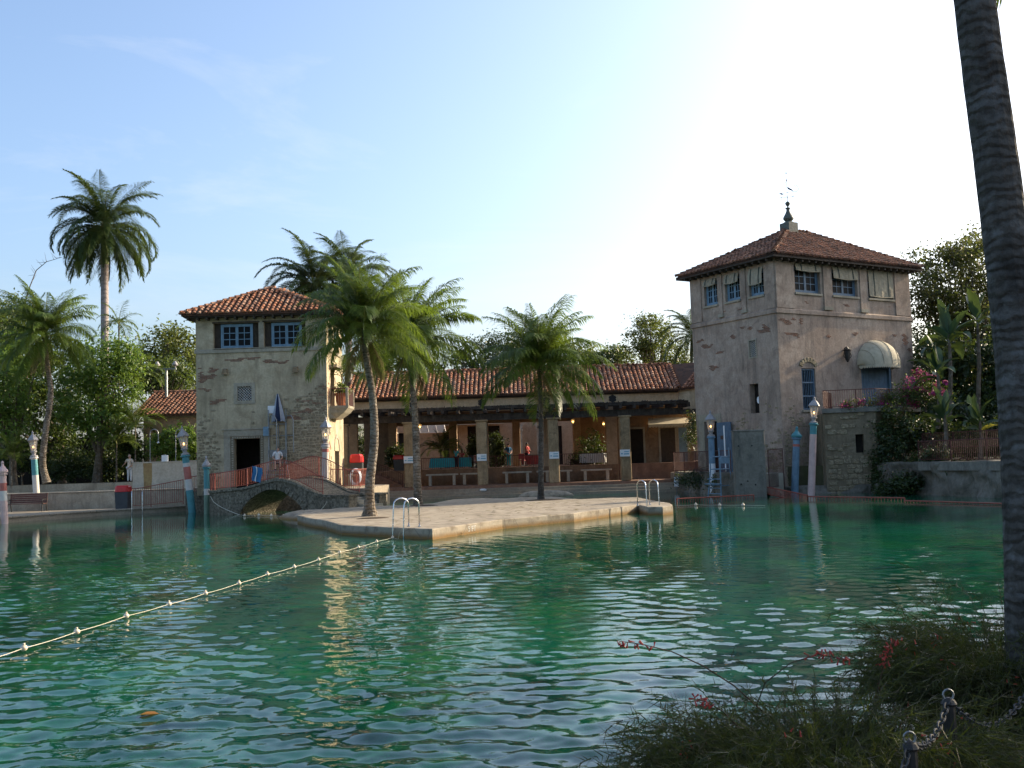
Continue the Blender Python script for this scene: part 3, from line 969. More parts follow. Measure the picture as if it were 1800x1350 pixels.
def slope_tiles(p0, p1, q0, q1, pitch=.31, expo=.36, jit=.012):
    """matrices of cover tiles on the slope p0 p1 (eave) q1 q0 (top)"""
    p0, p1, q0, q1 = map(Vector, (p0, p1, q0, q1))
    u = (p1 - p0).normalized()
    nrm = u.cross((q0 + q1) / 2 - (p0 + p1) / 2).normalized()
    if nrm.z < 0: nrm = -nrm
    up = nrm.cross(u).normalized()
    if up.z < 0: up = -up
    x = up.cross(nrm)
    Wd = (p1 - p0).length
    H0 = (q0 - p0).dot(up)
    out = []
    ncol = int(Wd / pitch)
    off = (Wd - ncol * pitch) / 2
    for c in range(ncol + 1):
        s = off + c * pitch
        cj = rnd(-.014, .014)
        t = -.07 + rnd(-.03, .03)
        while t < H0 - .12:
            k = max(0, t) / H0
            lo = (q0 - p0).dot(u) * k
            hi = Wd + ((q1 - p1).dot(u)) * k
            if lo + .05 <= s <= hi - .05:
                m = Matrix((x, up, nrm)).transposed().to_4x4()
                m.translation = p0 + u * (s + cj + rnd(-jit, jit)) + up * t + nrm * .02
                m = m @ Matrix.Rotation(rnd(-.045, .045), 4, 'Z') @ Matrix.Rotation(rnd(-.02, .02), 4, 'X')
                out.append((m, rnd(.92, 1.06)))
            t += expo * rnd(.95, 1.05)
    return out, nrm

def hip_tiles(a, b, expo=.38):
    a, b = Vector(a), Vector(b)
    d = (b - a).normalized()
    x = d.cross(Vector((0, 0, 1))).normalized()
    n = x.cross(d).normalized()
    out = []
    k = int((b - a).length / expo)
    for i in range(k):
        m = Matrix((x, d, n)).transposed().to_4x4()
        m.translation = a + d * (i * expo) + n * .03
        out.append((m @ Matrix.Rotation(rnd(-.05, .05), 4, 'Z'), 1.0))
    return out

def emit_tiles(roof, tiles, key, first=300):
    """tiles: list of (matrix, scale, score, hip?)"""
    tiles = sorted(tiles, key=lambda t: t[2])
    for m, sc, _, hip in tiles[:first]:
        me = TILE[key + ('_hip' if hip else '')][0]
        inst('ridge_tile' if hip else 'roof_tile', me, roof, m @ Matrix.Scale(sc, 4))
    rest = tiles[first:]
    if rest:
        mb = MB()
        for m, sc, _, hip in rest:
            _, vs, fs = TILE[key + ('_hip' if hip else '')]
            mm = m @ Matrix.Scale(sc, 4)
            mb.add([mm @ Vector(v) for v in vs], fs)
        part('roof_tiles', mb, M[key], roof, kind='stuff')

def roof_slopes(owner, slopes, hips, key, thick=.10, first=300):
    mb = MB()
    for p0, p1, q0, q1 in slopes:
        p0, p1, q0, q1 = map(Vector, (p0, p1, q0, q1))
        tri = (q0 - q1).length < .01
        dn = Vector((0, 0, -thick))
        top = [p0, p1, q1] if tri else [p0, p1, q1, q0]
        if (p1 - p0).cross(top[-1] - p0).z < 0: top = top[::-1]
        k = len(top)
        mb.add(top + [p + dn for p in top], [tuple(range(k)), tuple(range(2 * k - 1, k - 1, -1))] + [(i, k + i, k + (i + 1) % k, (i + 1) % k) for i in range(k)])
    roof = part('roof', mb, M['pan_tile'], owner)
    tl = []
    for s in slopes:
        ts, nrm = slope_tiles(*s)
        for m, sc in ts:
            p = m.translation
            facing = (CAMP - p).normalized().dot(nrm)
            tl.append((m, sc, (p - CAMP).length + (0 if facing > -.12 else 1000), False))
    for a, b in hips:
        for m, sc in hip_tiles(a, b):
            tl.append((m, sc, (m.translation - CAMP).length - 5, True))
    emit_tiles(roof, tl, key, first)
    return roof

# ------------------------------------------------------------------ small builders shared by both towers
def casement(owner, fr, s0, s1, z0, z1, leaves=2, cols=2, rows=3, depth=-.16, mat='blue_paint', frame_w=.07):
    """blue casement: frame in the opening, leaves with glazing bars, single panes"""
    mb = MB()
    fr.box(mb, s0, s0 + frame_w, z0, z1, depth - .05, depth + .03)
    fr.box(mb, s1 - frame_w, s1, z0, z1, depth - .05, depth + .03)
    fr.box(mb, s0 + frame_w, s1 - frame_w, z1 - frame_w, z1, depth - .05, depth + .03)
    fr.box(mb, s0 + frame_w, s1 - frame_w, z0, z0 + frame_w, depth - .05, depth + .03)
    w = part('window', mb, M[mat], owner)
    a0, a1 = s0 + frame_w, s1 - frame_w
    lw = (a1 - a0) / leaves
    st = .075
    for k in range(leaves):
        b0, b1 = a0 + lw * k + .004, a0 + lw * (k + 1) - .004
        zz0, zz1 = z0 + frame_w + .004, z1 - frame_w - .004
        mb = MB()
        d0, d1 = depth - .035, depth + .015
        fr.box(mb, b0, b0 + st, zz0, zz1, d0, d1); fr.box(mb, b1 - st, b1, zz0, zz1, d0, d1)
        fr.box(mb, b0 + st, b1 - st, zz0, zz0 + st, d0, d1); fr.box(mb, b0 + st, b1 - st, zz1 - st, zz1, d0, d1)
        ix0, ix1, iz0, iz1 = b0 + st, b1 - st, zz0 + st, zz1 - st
        bar = .04
        for c in range(1, cols):
            x = ix0 + (ix1 - ix0) * c / cols
            fr.box(mb, x - bar / 2, x + bar / 2, iz0, iz1, d0 + .008, d1 - .008)
        for r in range(1, rows):
            z = iz0 + (iz1 - iz0) * r / rows
            for c in range(cols):
                x0 = ix0 + (ix1 - ix0) * c / cols + (bar / 2 if c else 0); x1 = ix0 + (ix1 - ix0) * (c + 1) / cols - (bar / 2 if c < cols - 1 else 0)
                fr.box(mb, x0, x1, z - bar / 2, z + bar / 2, d0 + .008, d1 - .008)
        part('sash', mb, M[mat], w)
        for c in range(cols):
            for r in range(rows):
                mb = MB()
                x0 = ix0 + (ix1 - ix0) * c / cols; x1 = ix0 + (ix1 - ix0) * (c + 1) / cols
                y0 = iz0 + (iz1 - iz0) * r / rows; y1 = iz0 + (iz1 - iz0) * (r + 1) / rows
                fr.box(mb, x0 + .003, x1 - .003, y0 + .003, y1 - .003, d0 + .016, d0 + .022)
                part('pane', mb, M['pane'], w)
    return w

def lattice_window(owner, fr, s0, s1, z0, z1, fw, mat='stucco_trim', pitch=.15, bar=.035):
    mb = MB()
    fr.box(mb, s0, s0 + fw, z0, z1, -.2, .035); fr.box(mb, s1 - fw, s1, z0, z1, -.2, .035)
    fr.box(mb, s0 + fw, s1 - fw, z0, z0 + fw, -.2, .035); fr.box(mb, s0 + fw, s1 - fw, z1 - fw, z1, -.2, .035)
    w = part('window', mb, M[mat], owner)
    a0, a1, b0, b1 = s0 + fw, s1 - fw, z0 + fw, z1 - fw
    mb = MB()
    Wd, Hd = a1 - a0, b1 - b0
    for sg in (1, -1):
        c = -Hd
        while c < Wd + Hd:
            # line x = c + sg*(z) clipped to the opening
            pts = []
            for z in (0, Hd):
                pts.append((c + z if sg > 0 else c + Hd - z, z))
            (x0, zz0), (x1, zz1) = pts
            def clip(p, q):
                t0, t1 = 0., 1.
                dx = q[0] - p[0]
                if dx != 0:
                    ta, tb = (0 - p[0]) / dx, (Wd - p[0]) / dx
                    t0, t1 = max(t0, min(ta, tb)), min(t1, max(ta, tb))
                return t0, t1
            t0, t1 = clip((x0, zz0), (x1, zz1))
            if t1 - t0 > .03:
                A = fr(a0 + x0 + (x1 - x0) * t0, b0 + zz0 + (zz1 - zz0) * t0, -.07 - .012 * sg)
                B = fr(a0 + x0 + (x1 - x0) * t1, b0 + zz0 + (zz1 - zz0) * t1, -.07 - .012 * sg)
                mb.tube([A, B], bar / 2, 4)
            c += pitch
    part('lattice', mb, M['white_paint'], w)
    mb = MB(); fr.box(mb, a0, a1, b0, b1, -.19, -.17)
    part('dark_opening', mb, M['dark_inside'], w)
    return w

def brick_patch(owner, fr, blobs, seed, holes=()):
    """bare brick showing where the render has fallen: blobs (s, z, rs, rz)"""
    mb = MB()
    bw, bh = .215, .072
    done = set()
    for s, z, rs, rz in blobs:
        r0, r1 = int((z - rz) / bh), int((z + rz) / bh)
        for r in range(r0, r1 + 1):
            off = bw / 2 if r % 2 else 0
            for c in range(int((s - rs) / bw) - 1, int((s + rs) / bw) + 2):
                if (r, c) in done: continue
                x, y = c * bw + off, r * bh
                q = ((x - s) / rs) ** 2 + ((y - z) / rz) ** 2 + mnoise.noise(Vector((x * 1.9, y * 4.5, seed))) * 2.8
                if q > .42: continue
                if any(h[0] - .12 < x + bw / 2 < h[1] + .12 and h[2] - .1 < y < h[3] + .1 for h in holes): continue
                if not (SLIM[0] < x and x + bw < SLIM[1]): continue
                done.add((r, c))
                fr.box(mb, x + .006, x + bw - .006, y + .006, y + bh - .006, -.03, .004 + rnd(0, .012))
    if mb.v: part('bare_brick', mb, M['brick'], owner, kind='stuff')
SLIM = [0, 100]


def ragged_stones(fr, s0, s1, z0, z1, keep, hmin=.16, hmax=.3, wmin=.22, wmax=.55, holes=()):
    """rubble stones in rough courses; keep(s, z) says how likely a stone shows"""
    out = []
    z = z0
    while z < z1:
        h = rnd(hmin, hmax)
        s = s0 + rnd(0, .15)
        while s < s1 - .12:
            w = min(rnd(wmin, wmax), s1 - s)
            cs, cz = s + w / 2, z + h / 2
            if rnd(0, 1) < keep(cs, cz) and not any(a < s + w and s < b and c < z + h and z < d for a, b, c, d in holes):
                dz = rnd(-.035, .035); out.append((s + .012, s + w - .012, z + .012 + dz, z + h - .012 + dz + rnd(-.03, .015)))
            s += w
        z += h
    return out
def stone_mesh(fr, s0, s1, z0, z1, out):
    """one rough stone: a hexagonal-ish front face, bulging"""
    mb = MB()
    cs, cz = (s0 + s1) / 2, (z0 + z1) / 2
    hs, hz = (s1 - s0) / 2, (z1 - z0) / 2
    n = 8
    back, mid, fro = [], [], []
    for k in range(n):
        cx, cy = ((1, .66), (.72, 1), (-.72, 1), (-1, .66), (-1, -.66), (-.72, -1), (.72, -1), (1, -.66))[k]
        x, y = cx * rnd(.9, 1.04), cy * rnd(.9, 1.04)
        back.append(fr(cs + x * hs, cz + y * hz, -.05)); mid.append(fr(cs + x * hs, cz + y * hz, out * .45))
        fro.append(fr(cs + x * hs * .88, cz + y * hz * .84, out * rnd(.85, 1.1)))
    mb.loft([back, mid, fro])
    if fr.side < 0: pass
    return mb
def emit_stones(owner, fr, stones, first=300, mat='stone', out=.018):
    stones = sorted(stones, key=lambda q: -(q[1] - q[0]) * (q[3] - q[2]))
    rest = MB()
    for i, q in enumerate(stones):
        m = stone_mesh(fr, *q, out * rnd(.5, 1.3))
        if i < first: part('stone', m, M[mat], owner)
        else: rest.add(m.v, m.f)
    if rest.v: part('small_stones', rest, M[mat], owner, kind='stuff')

# ------------------------------------------------------------------ left tower
LX0, LX1, LY0, LY1 = -17.75, -10.40, 58.0, 63.4
LTZ = 10.85
lt = thing('stone_tower', 'square cream stucco tower with a lattice window and dark doorway, behind the footbridge', 'tower', ((LX0 + LX1) / 2, (LY0 + LY1) / 2, 1.15))
FF = Fr((LX0, LY0), (1, 0))             # front
FS = Fr((LX1, LY0), (0, 1))             # sunlit right side
FB = Fr((LX1, LY1), (-1, 0)); FL = Fr((LX0, LY1), (0, -1))
front_holes = [(1.0, 3.55, 9.12, 10.55), (3.85, 6.2, 9.12, 10.55), (2.24, 3.2, 6.06, 7.02), (2.12, 3.55, .9, 4.0)]
side_holes = [(.7, 2.0, 9.12, 10.55), (2.5, 4.3, 9.12, 10.55), (1.2, 2.5, 5.75, 7.9), (2.2, 3.7, 1.1, 3.2)]
mb = MB()
LD = 5.4
FF.panel(mb, 0, 7.35, .9, LTZ, .4, front_holes)
FS.panel(mb, .4, LD - .4, .9, LTZ, .4, side_holes)
FB.panel(mb, 0, 7.35, .9, LTZ, .4)
FL.panel(mb, .4, LD - .4, .9, LTZ, .4, [(1.0, 4.2, 9.12, 10.55)])
lwall = part('wall', mb, M['stucco_cream'], lt)
mb = MB().box(LX0 + .42, LX1 - .42, LY0 + .42, LY1 - .42, 8.4, 8.6).box(LX0 + .42, LX1 - .42, LY0 + .42, LY1 - .42, .95, 1.14).box(LX0 + .42, LX1 - .42, LY0 + 2.2, LY0 + 2.3, 1.14, 8.4)
part('floor', mb, M['dark_inside'], lt)
# string course, proud of the wall on all four sides
mb = MB()
for fr, L in ((FF, 7.35), (FS, LD), (FB, 7.35), (FL, LD)):
    e = .07
    mb.loft([[fr(a, 8.88, 0), fr(a, 8.86, e + .0), fr(a, 9.03, e + .0), fr(a, 9.08, 0)] for a in (-e + .001, L + e - .001)])
part('string_course', mb, M['stucco_trim'], lt)
mb = MB()
FF.box(mb, .985, 6.215, 9.085, 9.118, -.3, .09)
part('window_sill', mb, M['stucco_trim'], lt)
# attic pier between the two windows, window frames, rolled blinds
mb = MB(); FF.box(mb, 3.56, 3.84, 9.12, 10.55, .002, .03)
part('pilaster', mb, M['stucco_trim'], lt)
for (a0, a1), (w0, w1) in (((1.0, 3.55), (1.38, 3.18)), ((3.85, 6.2), (4.24, 5.95))):
    casement(lt, FF, w0, w1, 9.13, 10.5, depth=-.2, mat='blue_faded')
    for b0, b1 in ((a0, w0), (w1, a1)):
        mb = MB()
        n = 5
        ring = [[FF(b0 + .01 + (b1 - b0 - .02) * i / (2 * n), 9.14, -.24 + (.03 if i % 2 else 0)) for i in range(2 * n + 1)] + [FF(b1 - .01 - (b1 - b0 - .02) * i / (2 * n), 9.14, -.3) for i in range(2 * n + 1)]]
        ring.append([Vector((p.x, p.y, 10.53)) for p in ring[0]])
        mb.loft(ring)
        part('blind', mb, M['curtain'], lt)
    mb = MB(); FF.box(mb, a0 - .06, a1 + .06, 10.552, 10.62, .0, .045)
    part('lintel', mb, M['fascia'], lt)
casement(lt, FS, .72, 1.98, 9.13, 10.5, depth=-.2)
casement(lt, FS, 2.6, 4.2, 9.13, 10.5, depth=-.2)
lattice_window(lt, FF, 2.12, 3.32, 5.95, 7.14, .2)
# stone door surround with a dotted inner moulding
mb = MB()
FF.box(mb, 1.54, 1.9, 1.15, 4.15, .0, .05); FF.box(mb, 3.77, 4.13, 1.15, 4.15, .0, .05)
FF.box(mb, 1.54, 4.13, 4.15, 4.5, .0, .055)
surround = part('door_surround', mb, M['stucco_trim'], lt)
mb = MB(); FF.box(mb, 1.44, 4.23, 4.502, 4.57, .0, .10)
part('cornice', mb, M['stucco_trim'], surround)
mb = MB()
FF.box(mb, 1.902, 2.12, 1.15, 4.0, -.02, .03); FF.box(mb, 3.55, 3.768, 1.15, 4.0, -.02, .03); FF.box(mb, 1.902, 3.768, 4.002, 4.148, -.02, .03)
part('inner_moulding', mb, M['mortar'], surround)
mb = MB()
for i in range(22):
    for s in (2.01, 3.66):
        FF.box(mb, s - .05, s + .05, 1.2 + i * .13, 1.28 + i * .13, .025, .05)
for i in range(13):
    FF.box(mb, 2.0 + i * .135, 2.08 + i * .135, 4.03, 4.11, .025, .05)
part('carved_dots', mb, M['stucco_trim'], surround, kind='stuff')
# twin wall fixtures
for s in (1.66, 5.62):
    mb = MB(); FF.box(mb, s - .1, s + .1, 7.62, 7.98, 0, .06)
    f = part('wall_fixture', mb, M['stucco_trim'], lt)
    mb = MB(); mb.loft([[FF(s - .13, 7.68, .062), FF(s + .13, 7.68, .062), FF(s + .16, 7.62, .3), FF(s - .16, 7.62, .3)], [FF(s - .13, 7.96, .062), FF(s + .13, 7.96, .062), FF(s + .11, 7.9, .24), FF(s - .11, 7.9, .24)]])
    part('hood', mb, M['pillar_stone'], f)
# rubble masonry showing through low down, densest at the right
def keep_left(s, z):
    base = (5.9 - z) / 1.9 + (s - 3.2) * .22
    if s < .5: base += (6.6 - z) * .4
    return max(0, min(1, base + mnoise.noise(Vector((s * .7, z * .7, 4.2))) * 1.1))
emit_stones(lwall, FF, ragged_stones(FF, .02, 7.33, 1.2, 6.9, keep_left, .10, .20, .14, .40, holes=[(2.0, 3.45, 5.85, 7.25), (1.42, 4.25, 0, 4.6)]))
emit_stones(lwall, FS, ragged_stones(FS, .05, 1.15, 1.2, 5.0, lambda s, z: .8 - z * .1), first=0)
SLIM[:] = [0.0, 7.35]
brick_patch(lwall, FF, [(2.4, 8.45, 1.2, .11), (4.35, 8.25, .8, .12), (.25, 7.6, .75, .42), (.35, 6.75, .5, .15), (7.15, 6.3, .42, .9), (6.9, 5.6, .7, .35), (6.1, 5.35, .9, .12), (6.1, 6.0, .8, .09), (1.3, 6.1, .7, .12), (5.5, 5.1, .8, .1)], 1.0, front_holes)
brick_patch(lwall, FS, [(.35, 6.2, .4, .8), (.5, 3.4, .5, .3)], 2.0, side_holes)
# eaves board and hipped roof
EO = .62
mb = MB()
mb.box(LX0 - EO + .1, LX1 + EO - .1, LY0 - EO + .1, LY1 + EO - .1, LTZ, LTZ + .07)
part('eaves_board', mb, M['fascia'], lt)
mb = MB()
for i in range(16):
    x = LX0 - .3 + i * (LX1 - LX0 + .6) / 15
    mb.box(x - .05, x + .05, LY0 - EO + .12, LY0 - .01, LTZ - .13, LTZ - .002)
for i in range(12):
    y = LY0 - .3 + i * (LY1 - LY0 + .6) / 11
    mb.box(LX1 + .01, LX1 + EO - .12, y - .05, y + .05, LTZ - .13, LTZ - .002)
part('rafter_ends', mb, M['fascia'], lt, kind='stuff')
ex0, ex1, ey0, ey1, ez = LX0 - EO, LX1 + EO, LY0 - EO, LY1 + EO, LTZ + .17
ry = (ey0 + ey1) / 2
rx0, rx1, rz = ex0 + 4.3, ex1 - 4.2, ez + 1.86
c00, c10, c11, c01 = (ex0, ey0, ez), (ex1, ey0, ez), (ex1, ey1, ez), (ex0, ey1, ez)
t0, t1 = (rx0, ry, rz), (rx1, ry, rz)
lroof = roof_slopes(lt, [(c00, c10, t0, t1), (c10, c11, t1, t1), (c11, c01, t1, t0), (c01, c00, t0, t0)],
            [(c00, t0), (c10, t1), (c11, t1), (c01, t0), (t0, t1)], 'tile_orange', .1)
# balcony on the sunlit side, with its canopy stub
mb = MB()
bal = [[FS(.75, 5.02, 0), FS(2.95, 5.02, 0), FS(2.75, 5.02, .35), FS(.95, 5.02, .35)], [FS(.75, 5.35, 0), FS(2.95, 5.35, 0), FS(2.85, 5.35, .8), FS(.85, 5.35, .8)], [FS(.75, 5.62, 0), FS(2.95, 5.62, 0), FS(2.95, 5.62, 1.05), FS(.75, 5.62, 1.05)], [FS(.75, 5.74, 0), FS(2.95, 5.74, 0), FS(2.95, 5.74, 1.08), FS(.75, 5.74, 1.08)]]
balc = part('balcony', MB().loft(bal), M['stucco_trim'], lt)
mb = MB()
for s, d in ((.8, 1.02), (2.9, 1.02)):
    FS.box(mb, s - .07, s + .07, 5.742, 6.75, d - .1, d + .04)
part('balcony_post', mb, M['stucco_trim'], balc)
mb = MB()
mb.tube([FS(.8, 6.72, .03), FS(.8, 6.72, .95)], .03, 6); mb.tube([FS(.87, 6.72, 1.0), FS(2.83, 6.72, 1.0)], .03, 6); mb.tube([FS(2.9, 6.72, .03), FS(2.9, 6.72, .95)], .03, 6)
for i in range(7): mb.tube([FS(.8, 5.742, .1 + i * .13), FS(.8, 6.72, .1 + i * .13)], .017, 4)
for i in range(14): mb.tube([FS(.95 + i * .14, 5.742, 1.0), FS(.95 + i * .14, 6.72, 1.0)], .017, 4)
part('balcony_railing', mb, M['rail_dark'], balc)
mb = MB(); FS.box(mb, 1.2, 2.5, 5.75, 7.9, -.3, -.26)
part('balcony_door', mb, M['curtain'], lt)
mb = MB().loft([[FS(a, 7.95, 0), FS(a, 8.12, 0), FS(a, 8.1, .45), FS(a, 7.98, .4)] for a in (.9, 2.8)])
part('door_hood', mb, M['stucco_trim'], lt)
# archway low on the sunlit side
mb = MB(); FS.box(mb, 2.2, 3.7, 1.1, 3.2, -.35, -.3)
part('archway_dark', mb, M['dark_inside'], lt)
mb = MB()
for k in range(13):
    w0, w1 = math.pi * k / 13, math.pi * (k + 1) / 13
    r0, r1 = .75, 1.0
    q = [FS(2.95 - r0 * math.cos(w0), 3.2 + r0 * math.sin(w0) * 1.0, .03), FS(2.95 - r0 * math.cos(w1), 3.2 + r0 * math.sin(w1), .03), FS(2.95 - r1 * math.cos(w1), 3.2 + r1 * math.sin(w1), .03), FS(2.95 - r1 * math.cos(w0), 3.2 + r1 * math.sin(w0), .03)]
    mb.box8([p - Vector((.03, 0, 0)) for p in q] + q)
part('arch_trim', mb, M['stucco_trim'], lt)

# potted plant on the balcony: the pot stands there, a thing of its own (leaves come with the plants)
POT_AT = FS(1.5, 5.742, .55)
pot = thing('plant_pot', 'terracotta pot with a bright green plant on the tower balcony', 'pot', tuple(POT_AT))
part('pot', MB().lathe([(.24, 0), (.34, .62), (.38, .62), (.38, .74), (.33, .74), (.31, .66)], WM[pot.name], 16), M['terracotta'], pot, smooth=False)

# ------------------------------------------------------------------ right tower
RTH = R(59)
uR = (math.sin(RTH), math.cos(RTH)); uL = (-math.cos(RTH), math.sin(RTH))
RP = (15.05, 58.0)
RR = Fr(RP, uR); RLf = Fr(RP, uL, -1)
RL_, LL_ = 11.5, 7.2
pR = RR(RL_, 0); pL = RLf(LL_, 0)
RB1 = Fr((pR.x, pR.y), uL); RB2 = Fr((pL.x, pL.y), uR, -1)
RTZ = 13.25
rt = thing('stone_tower', 'large pinkish grey stucco tower with blue windows under canvas blinds, a weathervane on its roof', 'tower', tuple(RR(5.7, .9, -3.6)))
r_holes = [(1.56, 3.64, 11.42, 13.0), (4.64, 6.8, 11.42, 13.0), (7.73, 9.96, 11.42, 13.0), (1.72, 2.83, 4.66, 7.05), (6.7, 9.4, 4.66, 7.3)]
l_holes = [(4.78, 5.95, 11.36, 12.85), (2.84, 4.1, 11.36, 12.85), (.89, 2.08, 11.36, 12.85), (1.72, 2.43, 4.6, 6.3), (1.76, 2.28, 7.86, 8.82), (5.3, 6.45, .6, 4.3)]
mb = MB()
RR.panel(mb, 0, RL_, .3, RTZ, .45, r_holes)
RLf.panel(mb, .45, LL_ - .45, .3, RTZ, .45, l_holes)
RB1.panel(mb, .45, LL_ - .45, .3, RTZ, .45); RB2.panel(mb, 0, RL_, .3, RTZ, .45)
rwall = part('wall', mb, M['stucco_pink'], rt)
mb = MB()
def inner_floor(z0, z1):
    q = [RR(.47, 0, -.47), RR(RL_ - .47, 0, -.47), RB1(LL_ - .47, 0, -.47), RB2(.47, 0, -.47)]
    q[2] = Vector((pR.x + uL[0] * (LL_ - .47) - uR[0] * .47, pR.y + uL[1] * (LL_ - .47) - uR[1] * .47, 0))
    q[3] = Vector((pL.x - uL[0] * .47 + uR[0] * .47, pL.y - uL[1] * .47 + uR[1] * .47, 0))
    mb.prism([(p.x, p.y) for p in q], z0, z1)
inner_floor(10.0, 10.2); inner_floor(4.3, 4.5); inner_floor(.5, 1.17)
mb.add([RR(.6, 1.2, -2.6), RR(RL_ - .6, 1.2, -2.6), RR(RL_ - .6, 10, -2.6), RR(.6, 10, -2.6)], [(0, 1, 2, 3)])
mb.add([RR(.6, 10.2, -3.2), RR(RL_ - .6, 10.2, -3.2), RR(RL_ - .6, 13, -3.2), RR(.6, 13, -3.2)], [(0, 1, 2, 3)])
part('floor', mb, M['dark_inside'], rt)
mb = MB()
for fr, L in ((RR, RL_), (RLf, LL_), (RB1, LL_), (RB2, RL_)):
    e = .09
    rings = [[fr(a, 10.14, -.001), fr(a, 10.17, e), fr(a, 10.38, e), fr(a, 10.46, -.001)] for a in (-e + .002, L + e - .002)]
    mb.loft(rings)
part('string_course', mb, M['stucco_pink'], rt)
# attic piers and pilasters with little plinths
def pil(fr, a, b, z0, z1, d=.07):
    mb = MB(); fr.box(mb, a, b, z0, z1, .002, d)
    w = part('pilaster', mb, M['stucco_pink'], rt)
    mb = MB(); fr.box(mb, a - .05, b + .05, z0 - .06, z0 + .14, .004, d + .05)
    part('plinth', mb, M['stucco_trim'], w)
    mb = MB(); fr.box(mb, a - .03, b + .03, z1 - .1, z1 - .02, .006, d + .035)
    part('capital', mb, M['stucco_trim'], w)
for a, b in ((3.84, 4.46), (6.97, 7.52)): pil(RR, a, b, 10.56, 13.2)
for a, b in ((4.32, 4.64), (2.32, 2.66)): pil(RLf, a, b, 10.56, 13.1)
for fr, spans in ((RR, ((.02, 1.42), (10.1, 11.48))), (RLf, ((.02, .78), (6.2, 7.18)))):
    mb = MB()
    for a, b in spans:
        mb = MB(); fr.box(mb, a, b, 10.47, 13.22, .002, .06); part('corner_pier', mb, M['stucco_pink'], rt)
    pass
# windows, sills and canvas roller blinds
def canvas(fr, s0, s1, ztop, zbot, bulge=.12, straps=(.22, .8)):
    rows = 7
    rings = []
    for i in range(rows + 1):
        k = i / rows
        z = ztop + (zbot - ztop) * k
        d = .02 + bulge * math.sin(k * 1.9)
        sag = .07 * k * k
        rings.append([fr(s0 + (s1 - s0) * j / 8, z - sag * math.sin(math.pi * j / 8), d + .015 * math.sin(j * 2.1 + i)) for j in range(9)] + [fr(s0 + (s1 - s0) * j / 8, z - sag * math.sin(math.pi * j / 8), d - .02) for j in range(8, -1, -1)])
    b = part('canvas_blind', MB().loft(rings), M['canvas_blind'], rt)
    mb = MB()
    for f in straps:
        s = s0 + (s1 - s0) * f
        mb.loft([[fr(s - .035, r[0].z, .035 + bulge * math.sin(i / rows * 1.9)), fr(s + .035, r[0].z, .035 + bulge * math.sin(i / rows * 1.9)), fr(s + .035, r[0].z, .022 + bulge * math.sin(i / rows * 1.9)), fr(s - .035, r[0].z, .022 + bulge * math.sin(i / rows * 1.9))] for i, r in enumerate(rings)])
    part('strap', mb, M['strap'], b)
    part('bottom_pole', MB().tube([fr(s0, zbot - .01, .03 + bulge * .95), fr((s0 + s1) / 2, zbot - .07, .03 + bulge * .95), fr(s1, zbot - .01, .03 + bulge * .95)], .03, 6), M['canvas_blind'], b)
for i, (a, b, zb) in enumerate(((1.56, 3.64, 12.72), (4.64, 6.8, 12.45), (7.73, 9.96, 11.55))):
    casement(rt, RR, a + .02, b - .02, 11.44, 12.98, 2, 2, 3, -.22, frame_w=.1)
    canvas(RR, a + .03, b - .03, 13.12, zb, .10 if i < 2 else .05)
    mb = MB(); RR.box(mb, a - .06, b + .06, 11.30, 11.418, -.3, .10)
    part('window_sill', mb, M['stucco_trim'], rt)
for i, (a, b, zb) in enumerate(((4.78, 5.95, 12.6), (2.84, 4.1, 12.45), (.89, 2.08, 12.05))):
    casement(rt, RLf, a + .02, b - .02, 11.38, 12.83, 2, 2, 3, -.2, 'blue_faded', frame_w=.09)
    canvas(RLf, a + .03, b - .03, 12.98, zb, .12)
    mb = MB(); RLf.box(mb, a - .06, b + .06, 11.24, 11.358, -.3, .09)
    part('window_sill', mb, M['stucco_trim'], rt)
lattice_window(rt, RLf, 1.68, 2.36, 7.78, 8.9, .085, pitch=.12, bar=.03)
# slot opening with an oval white plaque in it
mb = MB(); RLf.box(mb, 1.72, 2.43, 4.6, 6.3, -.44, -.4)
slot = part('slot_opening', mb, M['dark_inside'], rt)
mb = MB()
mb.loft([[RLf(1.86 + .13 * math.cos(w), 5.35 + .2 * math.sin(w), d) for w in [2 * math.pi * j / 14 for j in range(14)]] for d in (-.14, -.10)])
part('oval_plaque', mb, M['sign_white'], slot)
# barred blue window
mb = MB()
RR.box(mb, 1.74, 1.83, 4.68, 7.03, -.2, -.08); RR.box(mb, 2.72, 2.81, 4.68, 7.03, -.2, -.08)
for z in (4.68, 5.42, 6.2, 6.95): RR.box(mb, 1.83, 2.72, z, z + .085, -.2, -.08)
gw = part('window', mb, M['blue_paint'], rt)
for i in range(6):
    s = 1.93 + i * .14
    part('window_bar', MB().tube([RR(s, 4.7, -.13), RR(s, 6.97, -.13)], .022, 6), M['blue_paint'], gw)
mb = MB(); RR.box(mb, 1.73, 2.82, 4.67, 7.04, -.44, -.4); part('dark_opening', mb, M['dark_inside'], gw)
mb = MB(); RR.box(mb, 1.6, 2.95, 4.55, 4.658, -.05, .1); part('window_sill', mb, M['stucco_trim'], rt)
# blue plank door under the awning
mb = MB()
RR.box(mb, 6.7, 6.86, 4.66, 7.3, -.3, -.05); RR.box(mb, 9.24, 9.4, 4.66, 7.3, -.3, -.05); RR.box(mb, 6.86, 9.24, 7.14, 7.3, -.3, -.05)
dr = part('door', mb, M['blue_paint'], rt)
for i in range(10):
    a = 6.865 + i * .2375
    mb = MB(); RR.box(mb, a, a + .2275, 4.68, 7.13, -.26, -.2 + (i % 2) * .006)
    part('plank', mb, M['blue_paint'], dr)
